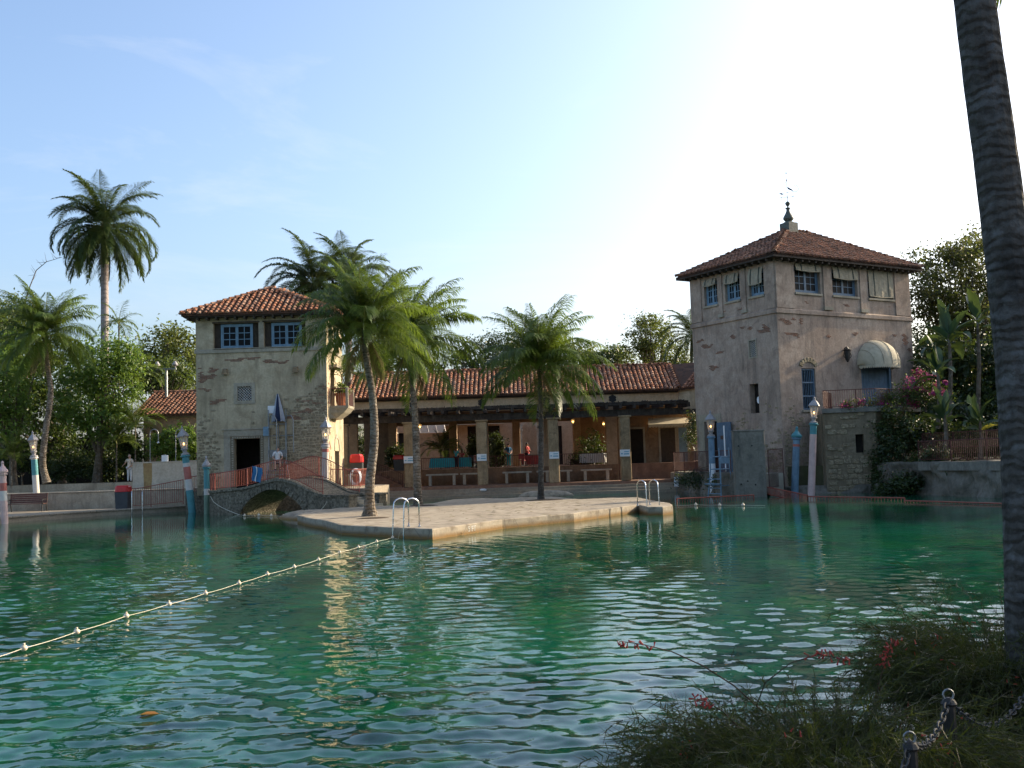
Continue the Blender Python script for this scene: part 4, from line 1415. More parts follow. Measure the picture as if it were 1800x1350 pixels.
# dome awning
def awning_dome():
    mb = MB()
    c, w, h, dep = 7.9, 1.55, 1.55, 1.3
    rings = []
    nA, nB = 9, 18
    for i in range(nA + 1):
        th = (math.pi / 2) * i / nA
        r = []
        for j in range(nB + 1):
            ph = math.pi * j / nB
            r.append(RR(c - w * math.cos(ph) * (.9 + .1 * math.cos(th)), 7.3 + h * math.sin(ph) * math.cos(th) ** .8, .02 + dep * math.sin(th) * math.sin(ph) ** .6))
        rings.append(r)
    mb.loft(rings, closed=False, caps=False)
    return mb
aw = part('awning', awning_dome(), M['awning'], rt, smooth=True)
mb = MB()
for j in range(30):
    p0, p1 = math.pi * j / 30, math.pi * (j + 1) / 30
    def rim(ph): return RR(7.9 - 1.55 * math.cos(ph) * .9, 7.3, .02 + 1.3 * math.sin(ph) ** .6)
    a, b = rim(p0), rim(p1)
    n = 5
    top = [a.lerp(b, k / n) for k in range(n + 1)]
    bot = [p - Vector((0, 0, .13 + .09 * math.sin(math.pi * k / n))) for k, p in enumerate(top)]
    mb.add(top + bot, [(k, n + 1 + k, n + 2 + k, k + 1) for k in range(n)])
part('valance', mb, M['awning'], aw)
for q_ in (.2, .35, .5, .65, .8):
    ph = math.pi * q_
    part('awning_seam', MB().tube([RR(7.9 - 1.55 * math.cos(ph) * (.9 + .1 * math.cos(th)), 7.3 + 1.55 * math.sin(ph) * math.cos(th) ** .8 + .012, .03 + 1.3 * math.sin(th) * math.sin(ph) ** .6) for th in [math.pi / 2 * k / 10 for k in range(11)]], .014, 4), M['canvas_blind'], aw)
part('awning_frame', MB().tube([RR(7.9 - 1.55 * math.cos(math.pi * j / 16) * .9, 7.28, .02 + 1.27 * math.sin(math.pi * j / 16) ** .6) for j in range(17)], .02, 5), M['galv'], aw)
# wrought iron wall lantern
wl = thing('wall_lantern', 'black wrought iron wall lantern left of the cream awning on the right tower', 'lantern', tuple(RR(5.25, 7.8, .2)))
mb = MB()
mb.tube([RR(5.25, 8.15, .0), RR(5.25, 8.35, .2), RR(5.25, 8.2, .3)], .03, 6)
mb.lathe([(.02, .62), (.1, .5), (.24, .42), (.2, .36)], Matrix.Translation(RR(5.25, 7.75, .3)), 8)
part('bracket', mb, M['iron'], wl)
mb = MB(); mb.lathe([(.05, -.3), (.12, -.15), (.2, .34), (.17, .36)], Matrix.Translation(RR(5.25, 7.75, .3)), 6)
part('cage', mb, M['iron'], wl)
mb = MB()
for sg in (-1, 1):
    mb.tube([RR(5.25 + sg * .1, 7.6, .3), RR(5.25 + sg * .32, 7.8, .3), RR(5.25 + sg * .28, 8.0, .3), RR(5.25 + sg * .18, 7.95, .3)], .025, 5)
part('scroll', mb, M['iron'], wl)
SLIM[:] = [0.0, RL_]
brick_patch(rwall, RR, [(.8, 9.72, .85, .25), (1.2, 8.95, .6, .16), (10.9, 9.2, .9, .14), (10.6, 8.8, .4, .25), (11.2, 10.9, .5, .12), (.5, 12.95, .6, .12), (.9, 11.85, .2, .1), (4.0, 8.9, .2, .1), (6.4, 9.1, .25, .15), (9.4, 10.95, .2, .1), (11.1, 8.3, .2, .35), (2.4, 10.85, .3, .08), (5.6, 10.85, .3, .07)], 3.0, r_holes)
SLIM[:] = [0.0, LL_]
brick_patch(rwall, RLf, [(2.2, 9.55, .6, .14), (.9, 9.3, .4, .35), (3.6, 9.2, .5, .1), (5.8, 8.9, .6, .14), (6.4, 9.3, .3, .1), (5.3, 7.5, .4, .2), (4.1, 10.8, .2, .1), (2.7, 10.75, .3, .08), (6.6, 10.9, .2, .12), (4.6, 8.4, .3, .1)], 4.0, l_holes)
def keep_right(s, z): return max(0, min(1, (4.4 - z) * .34 + mnoise.noise(Vector((s * .6, z * .6, 8.8))) * 1.15))
emit_stones(rwall, RR, ragged_stones(RR, .05, 4.2, .4, 6.6, keep_right, .10, .2, .14, .4, holes=[(1.5, 3.0, 4.5, 7.2)]), first=120)
emit_stones(rwall, RLf, ragged_stones(RLf, .05, 4.0, 1.0, 6.0, lambda s, z: keep_right(s + 20, z) * .7, .10, .2, .14, .4, holes=[(1.6, 2.5, 4.5, 6.4)]), first=60)
# rough stone arch over the barred window
for k in range(7):
    w = math.pi * (.12 + .76 * k / 6)
    m = RR.M(2.28 - .62 * math.cos(w), 7.12 + .42 * math.sin(w), .02) @ Matrix.Rotation(w - math.pi / 2, 4, 'Y')
    part('arch_stone', MB().chamfer_box(m, .2, .09, .27, .02), M['stone'], rwall)
# eaves, roof, finial
EO = .62
def off(fr, a, z, d): return fr(a, z, d)
E00 = RR(-EO, 0, EO); E10 = RR(RL_ + EO, 0, EO)
E01 = Vector((pL.x, pL.y, 0)) + Vector((uL[0], uL[1], 0)) * EO - Vector((uR[0], uR[1], 0)) * EO
E11 = Vector((pR.x, pR.y, 0)) + Vector((uL[0], uL[1], 0)) * (LL_ + EO) + Vector((uR[0], uR[1], 0)) * EO
mb = MB(); mb.prism([(E00.x, E00.y), (E10.x, E10.y), (E11.x, E11.y), (E01.x, E01.y)], RTZ, RTZ + .16)
part('eaves_board', mb, M['fascia'], rt)
mb = MB()
for i in range(22):
    a = .1 + i * (RL_ - .2) / 21
    RR.box(mb, a - .06, a + .06, RTZ - .14, RTZ - .002, .064, EO - .08)
for i in range(14):
    a = .1 + i * (LL_ - .2) / 13
    RLf.box(mb, a - .06, a + .06, RTZ - .14, RTZ - .002, .064, EO - .08)
part('rafter_ends', mb, M['fascia'], rt, kind='stuff')
ez = RTZ + .18
c00, c10, c11, c01 = [Vector((p.x, p.y, ez)) for p in (E00, E10, E11, E01)]
ctr = (c00 + c11) / 2
ap_z = 16.0
rd = Vector((uR[0], uR[1], 0)) * .9
t0, t1 = ctr - rd, ctr + rd
t0.z = t1.z = ap_z
rroof = roof_slopes(rt, [(c00, c10, t0, t1), (c10, c11, t1, t1), (c11, c01, t1, t0), (c01, c00, t0, t0)],
            [(c00, t0), (c10, t1), (c11, t1), (c01, t0), (t0, t1)], 'tile_dark', .1)
fx = t0 + Vector((uR[0], uR[1], 0)) * .25
fin = part('finial', MB().mbox(Matrix.Translation((fx.x, fx.y, ap_z + .1)) @ Matrix.Rotation(R(90 - 59), 4, 'Z'), .78, .78, .85), M['lead'], rt)
Mf = Matrix.Translation((fx.x, fx.y, ap_z + .52)) @ Matrix.Scale(.80, 4)
part('finial_vase', MB().lathe([(.42, 0), (.44, .05), (.30, .12), (.22, .16), (.30, .2), (.40, .32), (.41, .42), (.36, .55), (.24, .75), (.15, .95), (.12, 1.12), (.2, 1.17), (.2, 1.22), (.07, 1.26), (.06, 1.34), (.14, 1.44), (.2, 1.56), (.17, 1.66), (.06, 1.74)], Mf, 16), M['lead'], fin, smooth=True)
vb = Mf.translation + Vector((0, 0, 1.36))
vane = thing('weathervane', 'thin iron weathervane with pointer and scrolled tail on top of the right tower', 'weathervane', tuple(vb))
part('rod', MB().cyl(vb, vb + Vector((0, 0, 2.35)), .022, .012, 6), M['iron'], vane)
X, Zv = Vector((.93, -.37, 0)), Vector((0, 0, 1))
part('direction_arms', MB().tube([vb + Zv * .38 - X * .5, vb + Zv * .38 + X * .5], .015, 5).tube([vb + Zv * .38 + Vector((.2, .46, 0)), vb + Zv * .38 - Vector((.2, .46, 0))], .015, 5), M['iron'], vane)
for sg in (-1, 1):
    p = vb + Zv * .34 + X * .5 * sg
    part('scroll', MB().tube([p + X * .1 * math.cos(w) * sg + Zv * .1 * math.sin(w) for w in [k * .6 for k in range(9)]], .014, 5), M['iron'], vane)
p = vb + Zv * .72
part('bird', MB().loft([[p - X * .62 + Zv * .02 + o for o in (Vector((0, 0, .0)), Vector((.01, .02, 0)), Vector((0, 0, -.02)))], [p - X * .45 + Zv * -.02 + o for o in (Vector((0, 0, .07)), Vector((.02, .04, 0)), Vector((0, 0, -.06)))], [p - X * .28 + o + Zv * -.08 for o in (Vector((0, 0, .03)), Vector((.01, .02, 0)), Vector((0, 0, -.03)))]]).tube([p - X * .42, vb + Zv * .45 - X * .42], .012, 4), M['iron'], vane)
part('pointer', MB().tube([p - X * .3 + Zv * .0, p + X * .5 + Zv * .05], .014, 5).loft([[vb + Zv * 1.0 + X * .08, vb + Zv * 1.22 + X * .02, vb + Zv * 1.22 + X * .02 + Vector((.01, .02, 0)), vb + Zv * 1.0 + X * .08 + Vector((.01, .02, 0))], [vb + Zv * .78 + X * .5, vb + Zv * .95 + X * .38, vb + Zv * .95 + X * .38 + Vector((.01, .02, 0)), vb + Zv * .78 + X * .5 + Vector((.01, .02, 0))]]), M['iron'], vane)
part('tail', MB().tube([vb + Zv * .8 + X * .5, vb + Zv * .72 + X * .72, vb + Zv * .9 + X * .88, vb + Zv * 1.15 + X * .82, vb + Zv * 1.3 + X * .68], .018, 5).tube([vb + Zv * .95 + X * .62, vb + Zv * 1.1 + X * .7, vb + Zv * 1.3 + X * .52], .014, 5), M['iron'], vane)
part('star', MB().sphere(vb + Zv * 1.72, .055, 6, 4).sphere(vb + Zv * 2.3, .06, 6, 4).tube([vb + Zv * 1.5 - X * .12, vb + Zv * 1.78 + X * .06], .013, 4), M['iron'], vane)

vane.matrix_basis = vane.matrix_basis @ Matrix.Scale(.8, 4)
# blue door standing open at the foot of the tower, in a pale surround
mb = MB()
RLf.box(mb, 6.46, 6.95, 1.0, 4.75, .0, .05); RLf.box(mb, 4.95, 5.29, 1.0, 4.75, .0, .05); RLf.box(mb, 5.29, 6.46, 4.3, 4.75, .0, .05)
sd = part('door_surround', mb, M['stucco_trim'], rt)
hinge = RLf(5.32, 1.2, .06)
dv = Vector((.40, -.917, 0)).normalized(); dn = Vector((-.917, -.40, 0))
mb = MB().box8([hinge, hinge + dv * 1.4, hinge + dv * 1.4 - dn * .06, hinge - dn * .06] + [p + Vector((0, 0, 3.0)) for p in (hinge, hinge + dv * 1.4, hinge + dv * 1.4 - dn * .06, hinge - dn * .06)])
bd = part('door', mb, M['blue_paint'], rt, label='blue plank door standing open beside the concrete block')
q = hinge + dv * .55 + dn * .012 + Vector((0, 0, 2.1))
mb = MB().box8([q - dv * .19 + Vector((0, 0, -.11)), q + dv * .19 + Vector((0, 0, -.11)), q + dv * .19 - dn * .02 + Vector((0, 0, -.11)), q - dv * .19 - dn * .02 + Vector((0, 0, -.11)), q - dv * .19 + Vector((0, 0, .11)), q + dv * .19 + Vector((0, 0, .11)), q + dv * .19 - dn * .02 + Vector((0, 0, .11)), q - dv * .19 - dn * .02 + Vector((0, 0, .11))])
part('plaque', mb, M['plaque'], bd)
mb = MB(); RLf.box(mb, 5.3, 6.45, .9, 4.29, -.42, -.38)
part('dark_opening', mb, M['dark_inside'], rt)

# stone outwork with its terrace and slot window
ow = thing('stone_outwork', 'low rough stone bastion with a slot window below the tower terrace', 'bastion', (18.7, 57.5, 0))
OW = Fr((17.0, 56.75), (.985, -.17))
mb = MB()
OW.panel(mb, 0, 2.75, -.2, 4.35, .5, [(1.62, 2.05, 2.15, 3.15)])
p0, p1 = OW(0, 0), OW(2.75, 0)
q0, q1 = RR(2.5, 0, .02), RR(9.5, 0, .02)
mb.prism([(p0.x + .02, p0.y + .52), (p1.x - .6, p1.y + .62), (21.4, 59.5), (q1.x, q1.y), (q0.x, q0.y)], -.3, 4.34)
mb.prism([(p1.x - .5, p1.y + .1), (p1.x, p1.y), (22.4, 58.8), (21.3, 59.6)], -.3, 4.345)
owall = part('wall', mb, M['mortar'], ow)
emit_stones(owall, OW, ragged_stones(OW, .02, 2.73, -.1, 4.2, lambda s, z: .85 if z < 2.2 else .45, hmin=.18, hmax=.32, holes=[(1.5, 2.15, 2.05, 3.25)]), first=150, out=.05)
mb = MB()
a, b, c_, d_ = OW(-.1, 0, .12), OW(2.95, 0, .12), RR(10.9, 0, .02), RR(3.7, 0, .02)
mb.prism([(a.x, a.y), (b.x, b.y), (23.2, 58.9), (c_.x, c_.y), (d_.x, d_.y)], 4.36, 4.6)
part('terrace_slab', mb, M['block_concrete'], ow)
mb = MB(); OW.box(mb, 1.62, 2.05, 2.15, 3.15, -.48, -.4); part('slot_opening', mb, M['dark_inside'], ow)
railing('terrace_railing', 'dull red railing of the high terrace below the cream awning', [(d_.x + .2, d_.y - .1, 4.6), (a.x + .15, a.y + .15, 4.6), (b.x - .1, b.y + .12, 4.6), (22.9, 59.0, 4.6), (c_.x, c_.y, 4.6)], lambda k: 1.0, .12, M['rail_dark'])

# concrete wall block standing in the water
cb = W(1294, 870, 0)
mb = MB().chamfer_box(Matrix.Translation((12.4, 54.95, 1.5)) @ Matrix.Rotation(R(-3), 4, 'Z'), 1.6, .75, 3.9, .03)
blk = thing('concrete_wall', 'tall plain stained concrete wall block standing in the water left of the blue post', 'wall', (12.4, 54.95, -.4))
part('wall_block', mb, M['block_concrete'], blk)
part('cap', MB().chamfer_box(Matrix.Translation((12.4, 54.95, 3.49)) @ Matrix.Rotation(R(-3), 4, 'Z'), 1.66, .8, .08, .02), M['block_concrete'], blk)
mb = MB()
for s, z in ((-.6, 2.7), (.1, 2.7), (-.55, .7), (.2, .65), (-.2, .85)):
    mb.cyl((12.4 + s, 54.6, z), (12.4 + s, 54.55, z), .045, .045, 8)
part('bolt_hole', mb, M['iron'], blk)
# ------------------------------------------------------------------ arcade building
AY, BY = 69.0, 72.4                      # front pillars, loggia wall
arc = thing('arcade_building', 'long low arcade with a barrel tiled roof between the two towers', 'building', (0, 74, .75))
AF = Fr((-11.6, BY), (1, 0))             # loggia front
AL = 23.2
PX = [-11.35, -6.95, -2.12, 2.62, 7.4]
# frieze band above the loggia, rear pillars, parapet
mb = MB(); AF.box(mb, 0, AL, 5.85, 6.72, -.45, 0)
part('frieze', mb, M['stucco_frieze'], arc)
mb = MB(); AF.box(mb, 0, AL, 6.722, 6.86, -.45, .12)
part('cornice', mb, M['fascia'], arc)
for i, x in enumerate((-11.3, -7.0, -2.15, 2.35, 6.85)):
    mb = MB().chamfer_box(Matrix.Translation((x + .0, BY + .24, 3.3)), .78, .46, 5.09, .03)
    part('pillar', mb, M['stucco_peach'], arc)
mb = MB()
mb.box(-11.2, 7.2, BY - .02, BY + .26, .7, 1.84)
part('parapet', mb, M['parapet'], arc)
# rosette vents in the frieze
for x in (-6.95, -2.15, 2.35, 7.0):
    mb = MB()
    c = Vector((x, BY - .012, 6.42))
    for k in range(6):
        w = 2 * math.pi * k / 6 + .5
        q = c + Vector((math.cos(w) * .17, 0, math.sin(w) * .17))
        mb.lathe([(.115, -.03), (.115, .03)], Matrix.Translation(q) @ Matrix.Rotation(R(90), 4, 'X'), 10)
    mb.lathe([(.09, -.028), (.09, .032)], Matrix.Translation(c) @ Matrix.Rotation(R(90), 4, 'X'), 10)
    part('rosette_vent', mb, M['iron'], arc)
# roof: front and rear slopes
EZ = 6.93; RZ = 8.95; RYc = 76.0; EYf = BY - .42; EYr = 79.6
arf = roof_slopes(arc, [((-11.9, EYf, EZ), (11.75, EYf, EZ), (-11.9, RYc, RZ), (11.75, RYc, RZ)),
                        ((11.75, EYr, EZ), (-11.9, EYr, EZ), (11.75, RYc, RZ), (-11.9, RYc, RZ))],
                  [((-11.9, RYc, RZ), (11.75, RYc, RZ))], 'tile_orange', .1)
# short roof turning towards the right tower
arf2 = roof_slopes(arc, [((11.78, EYf, EZ), (15.2, 69.4, EZ + .25), (11.78, RYc, RZ + .05), (16.8, 73.5, RZ + .2))], [((11.6, EYf - .05, EZ + .04), (11.6, RYc, RZ + .06))], 'tile_dark', .1)
mb = MB()
FT = Fr((11.62, BY), (.80, -.60))
FT.box(mb, .0, 4.2, 5.3, 6.98, -.4, 0)
part('corner_wall', mb, M['stucco_cream'], arc)
# ceiling and dark loggia walls
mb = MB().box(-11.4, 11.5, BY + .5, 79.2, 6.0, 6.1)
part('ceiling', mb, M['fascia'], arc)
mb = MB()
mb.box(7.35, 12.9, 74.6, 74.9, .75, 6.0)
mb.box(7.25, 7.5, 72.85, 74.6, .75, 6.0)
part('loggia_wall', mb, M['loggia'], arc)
for x0, x1, mat in ((8.1, 9.3, 'dark_inside'), (10.55, 11.6, 'curtain'), (11.85, 12.45, 'blue_faded')):
    mb = MB().box(x0, x1, 74.53, 74.597, .76, 4.3)
    d = part('door', mb, M[mat], arc)
    mb = MB().box(x0 - .14, x0, 74.5, 74.595, .76, 4.44).box(x1, x1 + .14, 74.5, 74.595, .76, 4.44).box(x0, x1, 74.5, 74.595, 4.302, 4.44)
    part('door_frame', mb, M['stucco_trim'], d)
    n = max(2, int((x1 - x0) / .26))
    for i in range(n if mat != 'dark_inside' else 0):
        a = x0 + (x1 - x0) * i / n
        part('plank', MB().box(a + .008, a + (x1 - x0) / n - .008, 74.5, 74.528, .8, 4.26), M[mat], d)
# rear pillars to the courtyard and arches
for i, x in enumerate((-9.2, -4.6, .2, 4.8)):
    mb = MB().chamfer_box(Matrix.Translation((x, 79.0, 3.9)), .6, .5, 4.1, .03)
    part('rear_pillar', mb, M['stucco_peach'], arc)
mb = MB()
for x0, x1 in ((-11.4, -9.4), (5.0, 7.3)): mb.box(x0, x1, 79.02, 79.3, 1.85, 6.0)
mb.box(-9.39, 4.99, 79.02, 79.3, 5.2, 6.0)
part('darkening_rear_wall', mb, M['loggia'], arc, kind='stuff')  # wall ends and header added to darken the loggia interior
# small awning over the right-hand door
AWM = Vector((11.1, 73.4, 4.55))
aw2 = thing('door_awning', 'cream canvas awning with a scalloped edge over the door beside the right tower', 'awning', tuple(AWM))
mb = MB()
mb.loft([[(9.7, 74.5, 5.05), (12.4, 74.5, 5.05), (12.4, 74.46, 5.02), (9.7, 74.46, 5.02)], [(9.5, 72.9, 4.55), (12.6, 72.9, 4.55), (12.6, 72.88, 4.52), (9.5, 72.88, 4.52)]])
part('canvas', mb, M['awning'], aw2)
mb = MB()
for k in range(14):
    a, b = 9.5 + 3.1 * k / 14, 9.5 + 3.1 * (k + 1) / 14
    n = 4
    top = [(a + (b - a) * j / n, 72.875, 4.54) for j in range(n + 1)]
    bot = [(x, y, z - .16 - .07 * math.sin(math.pi * j / n)) for j, (x, y, z) in enumerate(top)]
    back = [(x, y + .02, z) for x, y, z in bot]
    mb.add(top + bot, [(j, n + 1 + j, n + 2 + j, j + 1) for j in range(n)])
part('valance', mb, M['awning'], aw2)
mb = MB()
for x in (9.55, 12.55): mb.tube([(x, 72.9, 4.52), (x, 74.5, 4.0)], .02, 5)
part('awning_frame', mb, M['galv'], aw2)

# timber pergola carried on rough pillars
pg = thing('pergola', 'weathered dark timber pergola on stout rough pillars in front of the arcade', 'pergola', (-2, AY, .75))
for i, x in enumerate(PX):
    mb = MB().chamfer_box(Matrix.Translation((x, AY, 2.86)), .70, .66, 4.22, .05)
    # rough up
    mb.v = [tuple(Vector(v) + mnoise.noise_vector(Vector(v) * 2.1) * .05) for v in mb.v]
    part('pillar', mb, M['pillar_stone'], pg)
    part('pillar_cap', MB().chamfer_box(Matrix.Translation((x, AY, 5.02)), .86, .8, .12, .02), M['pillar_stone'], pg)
def beam(a, b, w, h, name='beam', sag=.02):
    a, b = Vector(a), Vector(b)
    n = 8; rings = []
    d = (b - a).normalized(); sd_ = d.cross(Vector((0, 0, 1))).normalized()
    for i in range(n + 1):
        p = a.lerp(b, i / n) + Vector((0, 0, rnd(-sag, sag)))
        o = sd_ * rnd(-.015, .015)
        rings.append([p + o + sd_ * (w / 2) + Vector((0, 0, -h / 2)), p + o - sd_ * (w / 2) + Vector((0, 0, -h / 2)), p + o - sd_ * (w / 2) + Vector((0, 0, h / 2)), p + o + sd_ * (w / 2) + Vector((0, 0, h / 2))])
    return part(name, MB().loft(rings), M['wood_dark'], pg)
beam((-12.0, AY - .12, 5.28), (11.3, AY - .12, 5.24), .28, .44)
beam((-12.0, AY + .24, 5.29), (11.3, AY + .24, 5.25), .24, .42)
beam((11.1, AY - .12, 5.22), (13.2, AY - 1.2, 5.2), .22, .32)
for i in range(27):
    x = -11.8 + i * .9 + rnd(-.06, .06)
    beam((x, AY - .95 + rnd(-.15, .15), 5.66), (x, BY - .02, 5.74), .17, .30, 'rafter', .015)
for j in range(4):
    y = AY - .75 + j * 1.05
    beam((-12.1, y, 5.88 + j * .02), (11.6, y + .05, 5.84 + j * .02), .2, .2, 'purlin', .02)
mb = MB()
for i in range(210):
    x = rnd(-11.9, 11.4)
    mb.tube([(x, AY - 1.0 + rnd(-.15, .5), 5.93 + rnd(-.03, .05)), (x + rnd(-.6, .6), BY - .05, 5.95 + rnd(-.03, .04))], rnd(.03, .055), 4)
part('lattice_sticks', mb, M['wood_dark'], pg, kind='stuff')

# pale blue notices on the front pillars, each with two unreadable lines of print
for i, (x, w) in enumerate(((-6.98, .66), (-2.15, .64), (2.64, .64), (7.32, .66))):
    where = ['on the leftmost pergola pillar, half behind the middle palm trunk', 'on the second pergola pillar, left of the right-hand island palm', 'on the third pergola pillar, right of the slender island palm', 'on the rightmost pergola pillar beside the dark doorway'][i]
    s = thing('notice_sign', 'small pale blue notice ' + where, 'sign', (x, AY - .42, 2.3), group='pale blue notices on the pergola pillars')
    part('board', MB().chamfer_box(Matrix.Translation((x, AY - .39, 2.58)), w, .03, .46, .008), M['sign_white'], s)
    part('printed_lines', MB().box(x - w * .40, x - w * .22, AY - .412, AY - .407, 2.5, 2.58).box(x - w * .12, x + w * .42, AY - .412, AY - .407, 2.48, 2.56).box(x - .05, x + w * .4, AY - .412, AY - .407, 2.64, 2.70), M['sign_blue'], s)

# stone benches against the parapet
bl = ['between the two leftmost pergola pillars', 'left of the second pergola pillar', 'right of the second pergola pillar', 'behind the slender island palm trunk, left of the third pergola pillar', 'just right of the third pergola pillar', 'left of the rightmost pergola pillar']
bx = [-5.0, -2.9, 0.15, 2.0, 3.35, 5.6]
bw = [2.2, 1.7, 2.0, 1.0, 1.2, 2.1]
for i, (x, w) in enumerate(zip(bx, bw)):
    b = thing('stone_bench', 'pale stone bench ' + bl[i], 'bench', (x, 71.5, .75), group='stone bench slabs along the arcade')
    part('seat', MB().chamfer_box(Matrix.Translation((x, 71.5, 1.50)), w, .5, .11, .015), M['bench_stone'], b)
    for sg in (-1, 1):
        part('leg', MB().chamfer_box(Matrix.Translation((x + sg * (w / 2 - .28), 71.5, 1.1)), .2, .42, .69, .02), M['bench_stone'], b)
x = -10.0
b = thing('stone_bench', 'pale stone bench beside the coiled hose, left of the big island palm', 'bench', (x, 67.2, .56), group='stone bench slabs along the arcade')
b0 = D(636, 845, 62)
part('seat', MB().chamfer_box(Matrix.Translation((-9.35, 62.2, 1.72)), 1.5, .5, .1, .015), M['bench_stone'], b)
for sg in (-1, 1): part('leg', MB().chamfer_box(Matrix.Translation((-9.35 + sg * .5, 62.2, 1.41)), .2, .4, .52, .02), M['bench_stone'], b)

# railing along the loggia parapet and brick steps at its left end
railing('loggia_railing', 'dark red bar railing on the parapet between the arcade pillars', [(-6.5, BY + .12, 1.84), (6.5, BY + .12, 1.84)], lambda k: .82, .13, M['rail_dark'], low=.06)
st = thing('brick_steps', 'flight of brick steps at the left end of the arcade', 'steps', (-9, 71, .75))
for k in range(5):
    part('step', MB().box(-10.9 + k * .0, -7.6 - k * .42, 70.9 + k * .28, 72.3, .75 + k * .2, .945 + k * .2), M['brick_floor'], st)
railing('step_railing', 'sloping dark handrail beside the brick steps', [(-10.2, 70.6, 1.85), (-8.9, 70.4, 1.4), (-7.6, 70.2, .8)], lambda k: .85, .14, M['rail_dark'])

# lit lanterns hanging in the arcade
for i, (px, py, Y) in enumerate(((738, 750, 71.5), (1007, 741, 73.2), (1061, 745, 73.5), (1147, 742, 74.2))):
    p = D(px, py, Y)
    where = ['right of the first pergola pillar', 'on the peach wall right of the third pergola pillar', 'before the dark plants near the fourth pillar', 'beside the cream door awning'][i]
    l = thing('hanging_lantern', 'small lit warm lantern ' + where, 'lantern', tuple(p), group='lit lanterns inside the arcade')
    part('bulb', MB().sphere(p, .06, 8, 6), M['glow_warm'], l)
    part('cage', MB().lathe([(.09, -.16), (.13, .12), (.04, .2)], Matrix.Translation(p), 6, caps=False), M['lantern_glass'], l)
    part('rod', MB().cyl(p + Vector((0, 0, .2)), p + Vector((0, 0, 5.98 - p.z)), .012, .012, 4), M['iron'], l)

# ------------------------------------------------------------------ courtyard seen through the arcade
cw = thing('courtyard_building', 'peach walled building across the courtyard with dark doors and a cream awning', 'building', (-2, 90, 1.85))
CF = Fr((-13, 90), (1, 0))
holes = [(3.0, 4.2, 1.86, 5.0), (6.9, 8.2, 1.86, 5.0), (9.0, 10.1, 1.86, 5.4), (10.7, 11.8, 1.86, 5.4), (16, 17.2, 1.86, 5.2), (19.2, 20.4, 1.86, 5.2), (23, 24.4, 1.86, 5.2), (27.2, 28.2, 3, 5.0)]
mb = MB(); CF.panel(mb, 0, 32, 1.6, 7.2, .4, holes)
part('wall', mb, M['stucco_peach'], cw)
for a, b, c, d in holes:
    mb = MB(); CF.box(mb, a, b, c, d, -.35, -.3)
    part('door', mb, M['dark_inside'], cw)
roof_slopes(cw, [((-13.5, 89.4, 7.2), (19.5, 89.4, 7.2), (-13.5, 93, 9.0), (19.5, 93, 9.0))], [], 'tile_orange', .1, first=0)
mb = MB(); mb.loft([[(-8.0, 89.9, 6.3), (-1.0, 89.9, 6.3), (-1.0, 89.88, 6.25), (-8.0, 89.88, 6.25)], [(-8.2, 88.2, 5.55), (-.8, 88.2, 5.55), (-.8, 88.18, 5.5), (-8.2, 88.18, 5.5)]])
part('awning', mb, M['awning'], cw)
# slender columns with arches on the lit wall
for x in (0.6, 2.1, 3.6):
    part('column', MB().lathe([(.22, 1.85), (.22, 2.05), (.15, 2.1), (.14, 4.7), (.22, 4.85), (.24, 5.0)], Matrix.Translation((x, 88.9, 0)), 10), M['stucco_trim'], cw)
for x in (1.35, 2.85):
    mb = MB()
    for k in range(9):
        w0, w1 = math.pi * k / 9, math.pi * (k + 1) / 9
        mb.box8([(x - .6 * math.cos(w), y, 5.0 + .6 * math.sin(w)) for y in (88.75,) for w in (w0, w1)] + [(x - .82 * math.cos(w), 88.75, 5.0 + .82 * math.sin(w)) for w in (w1, w0)] + [(x - .6 * math.cos(w), 89.05, 5.0 + .6 * math.sin(w)) for w in (w0, w1)] + [(x - .82 * math.cos(w), 89.05, 5.0 + .82 * math.sin(w)) for w in (w1, w0)])
    part('arch', mb, M['stucco_trim'], cw)
# pedestal with an urn
p = D(686, 790, 84)
ur = thing('pedestal', 'pale pedestal carrying an urn in the courtyard behind the leftmost arch', 'pedestal', (p.x, 84, 1.85))
part('shaft', MB().chamfer_box(Matrix.Translation((p.x, 84, 3.3)), .9, .9, 2.9, .03), M['stucco_trim'], ur)
part('cornice', MB().chamfer_box(Matrix.Translation((p.x, 84, 4.83)), 1.25, 1.25, .16, .03), M['stucco_trim'], ur)
part('urn', MB().lathe([(.3, 0), (.2, .1), (.16, .2), (.42, .5), (.5, .7), (.46, .85), (.28, .95), (.3, 1.05)], Matrix.Translation((p.x, 84, 4.92)), 14), M['stucco_trim'], ur)
# white framed awning window propped open
p = D(757, 748, 82)
aw3 = thing('propped_shutter', 'white framed glass shutter propped open high in the courtyard', 'shutter', tuple(p))
a, b = Vector((p.x - 1.1, 82, p.z + .65)), Vector((p.x + .9, 82, p.z + .65))
dn_ = Vector((.35, -1.0, -1.25))
mb = MB()
for k in range(4):
    q = a.lerp(b, k / 3); mb.tube([q, q + dn_], .04, 4)
mb.tube([a, b], .04, 4); mb.tube([a + dn_, b + dn_], .04, 4)
part('frame', mb, M['white_paint'], aw3)
mb = MB().box8([a, b, b + dn_, a + dn_] + [v + Vector((0, .01, .012)) for v in (a, b, b + dn_, a + dn_)])
part('glass', mb, M['lantern_glass'], aw3)
part('post', MB().cyl((a.x - .1, 82, 1.86), (a.x - .1, 82, a.z + .1), .05, .05, 6), M['white_paint'], aw3)

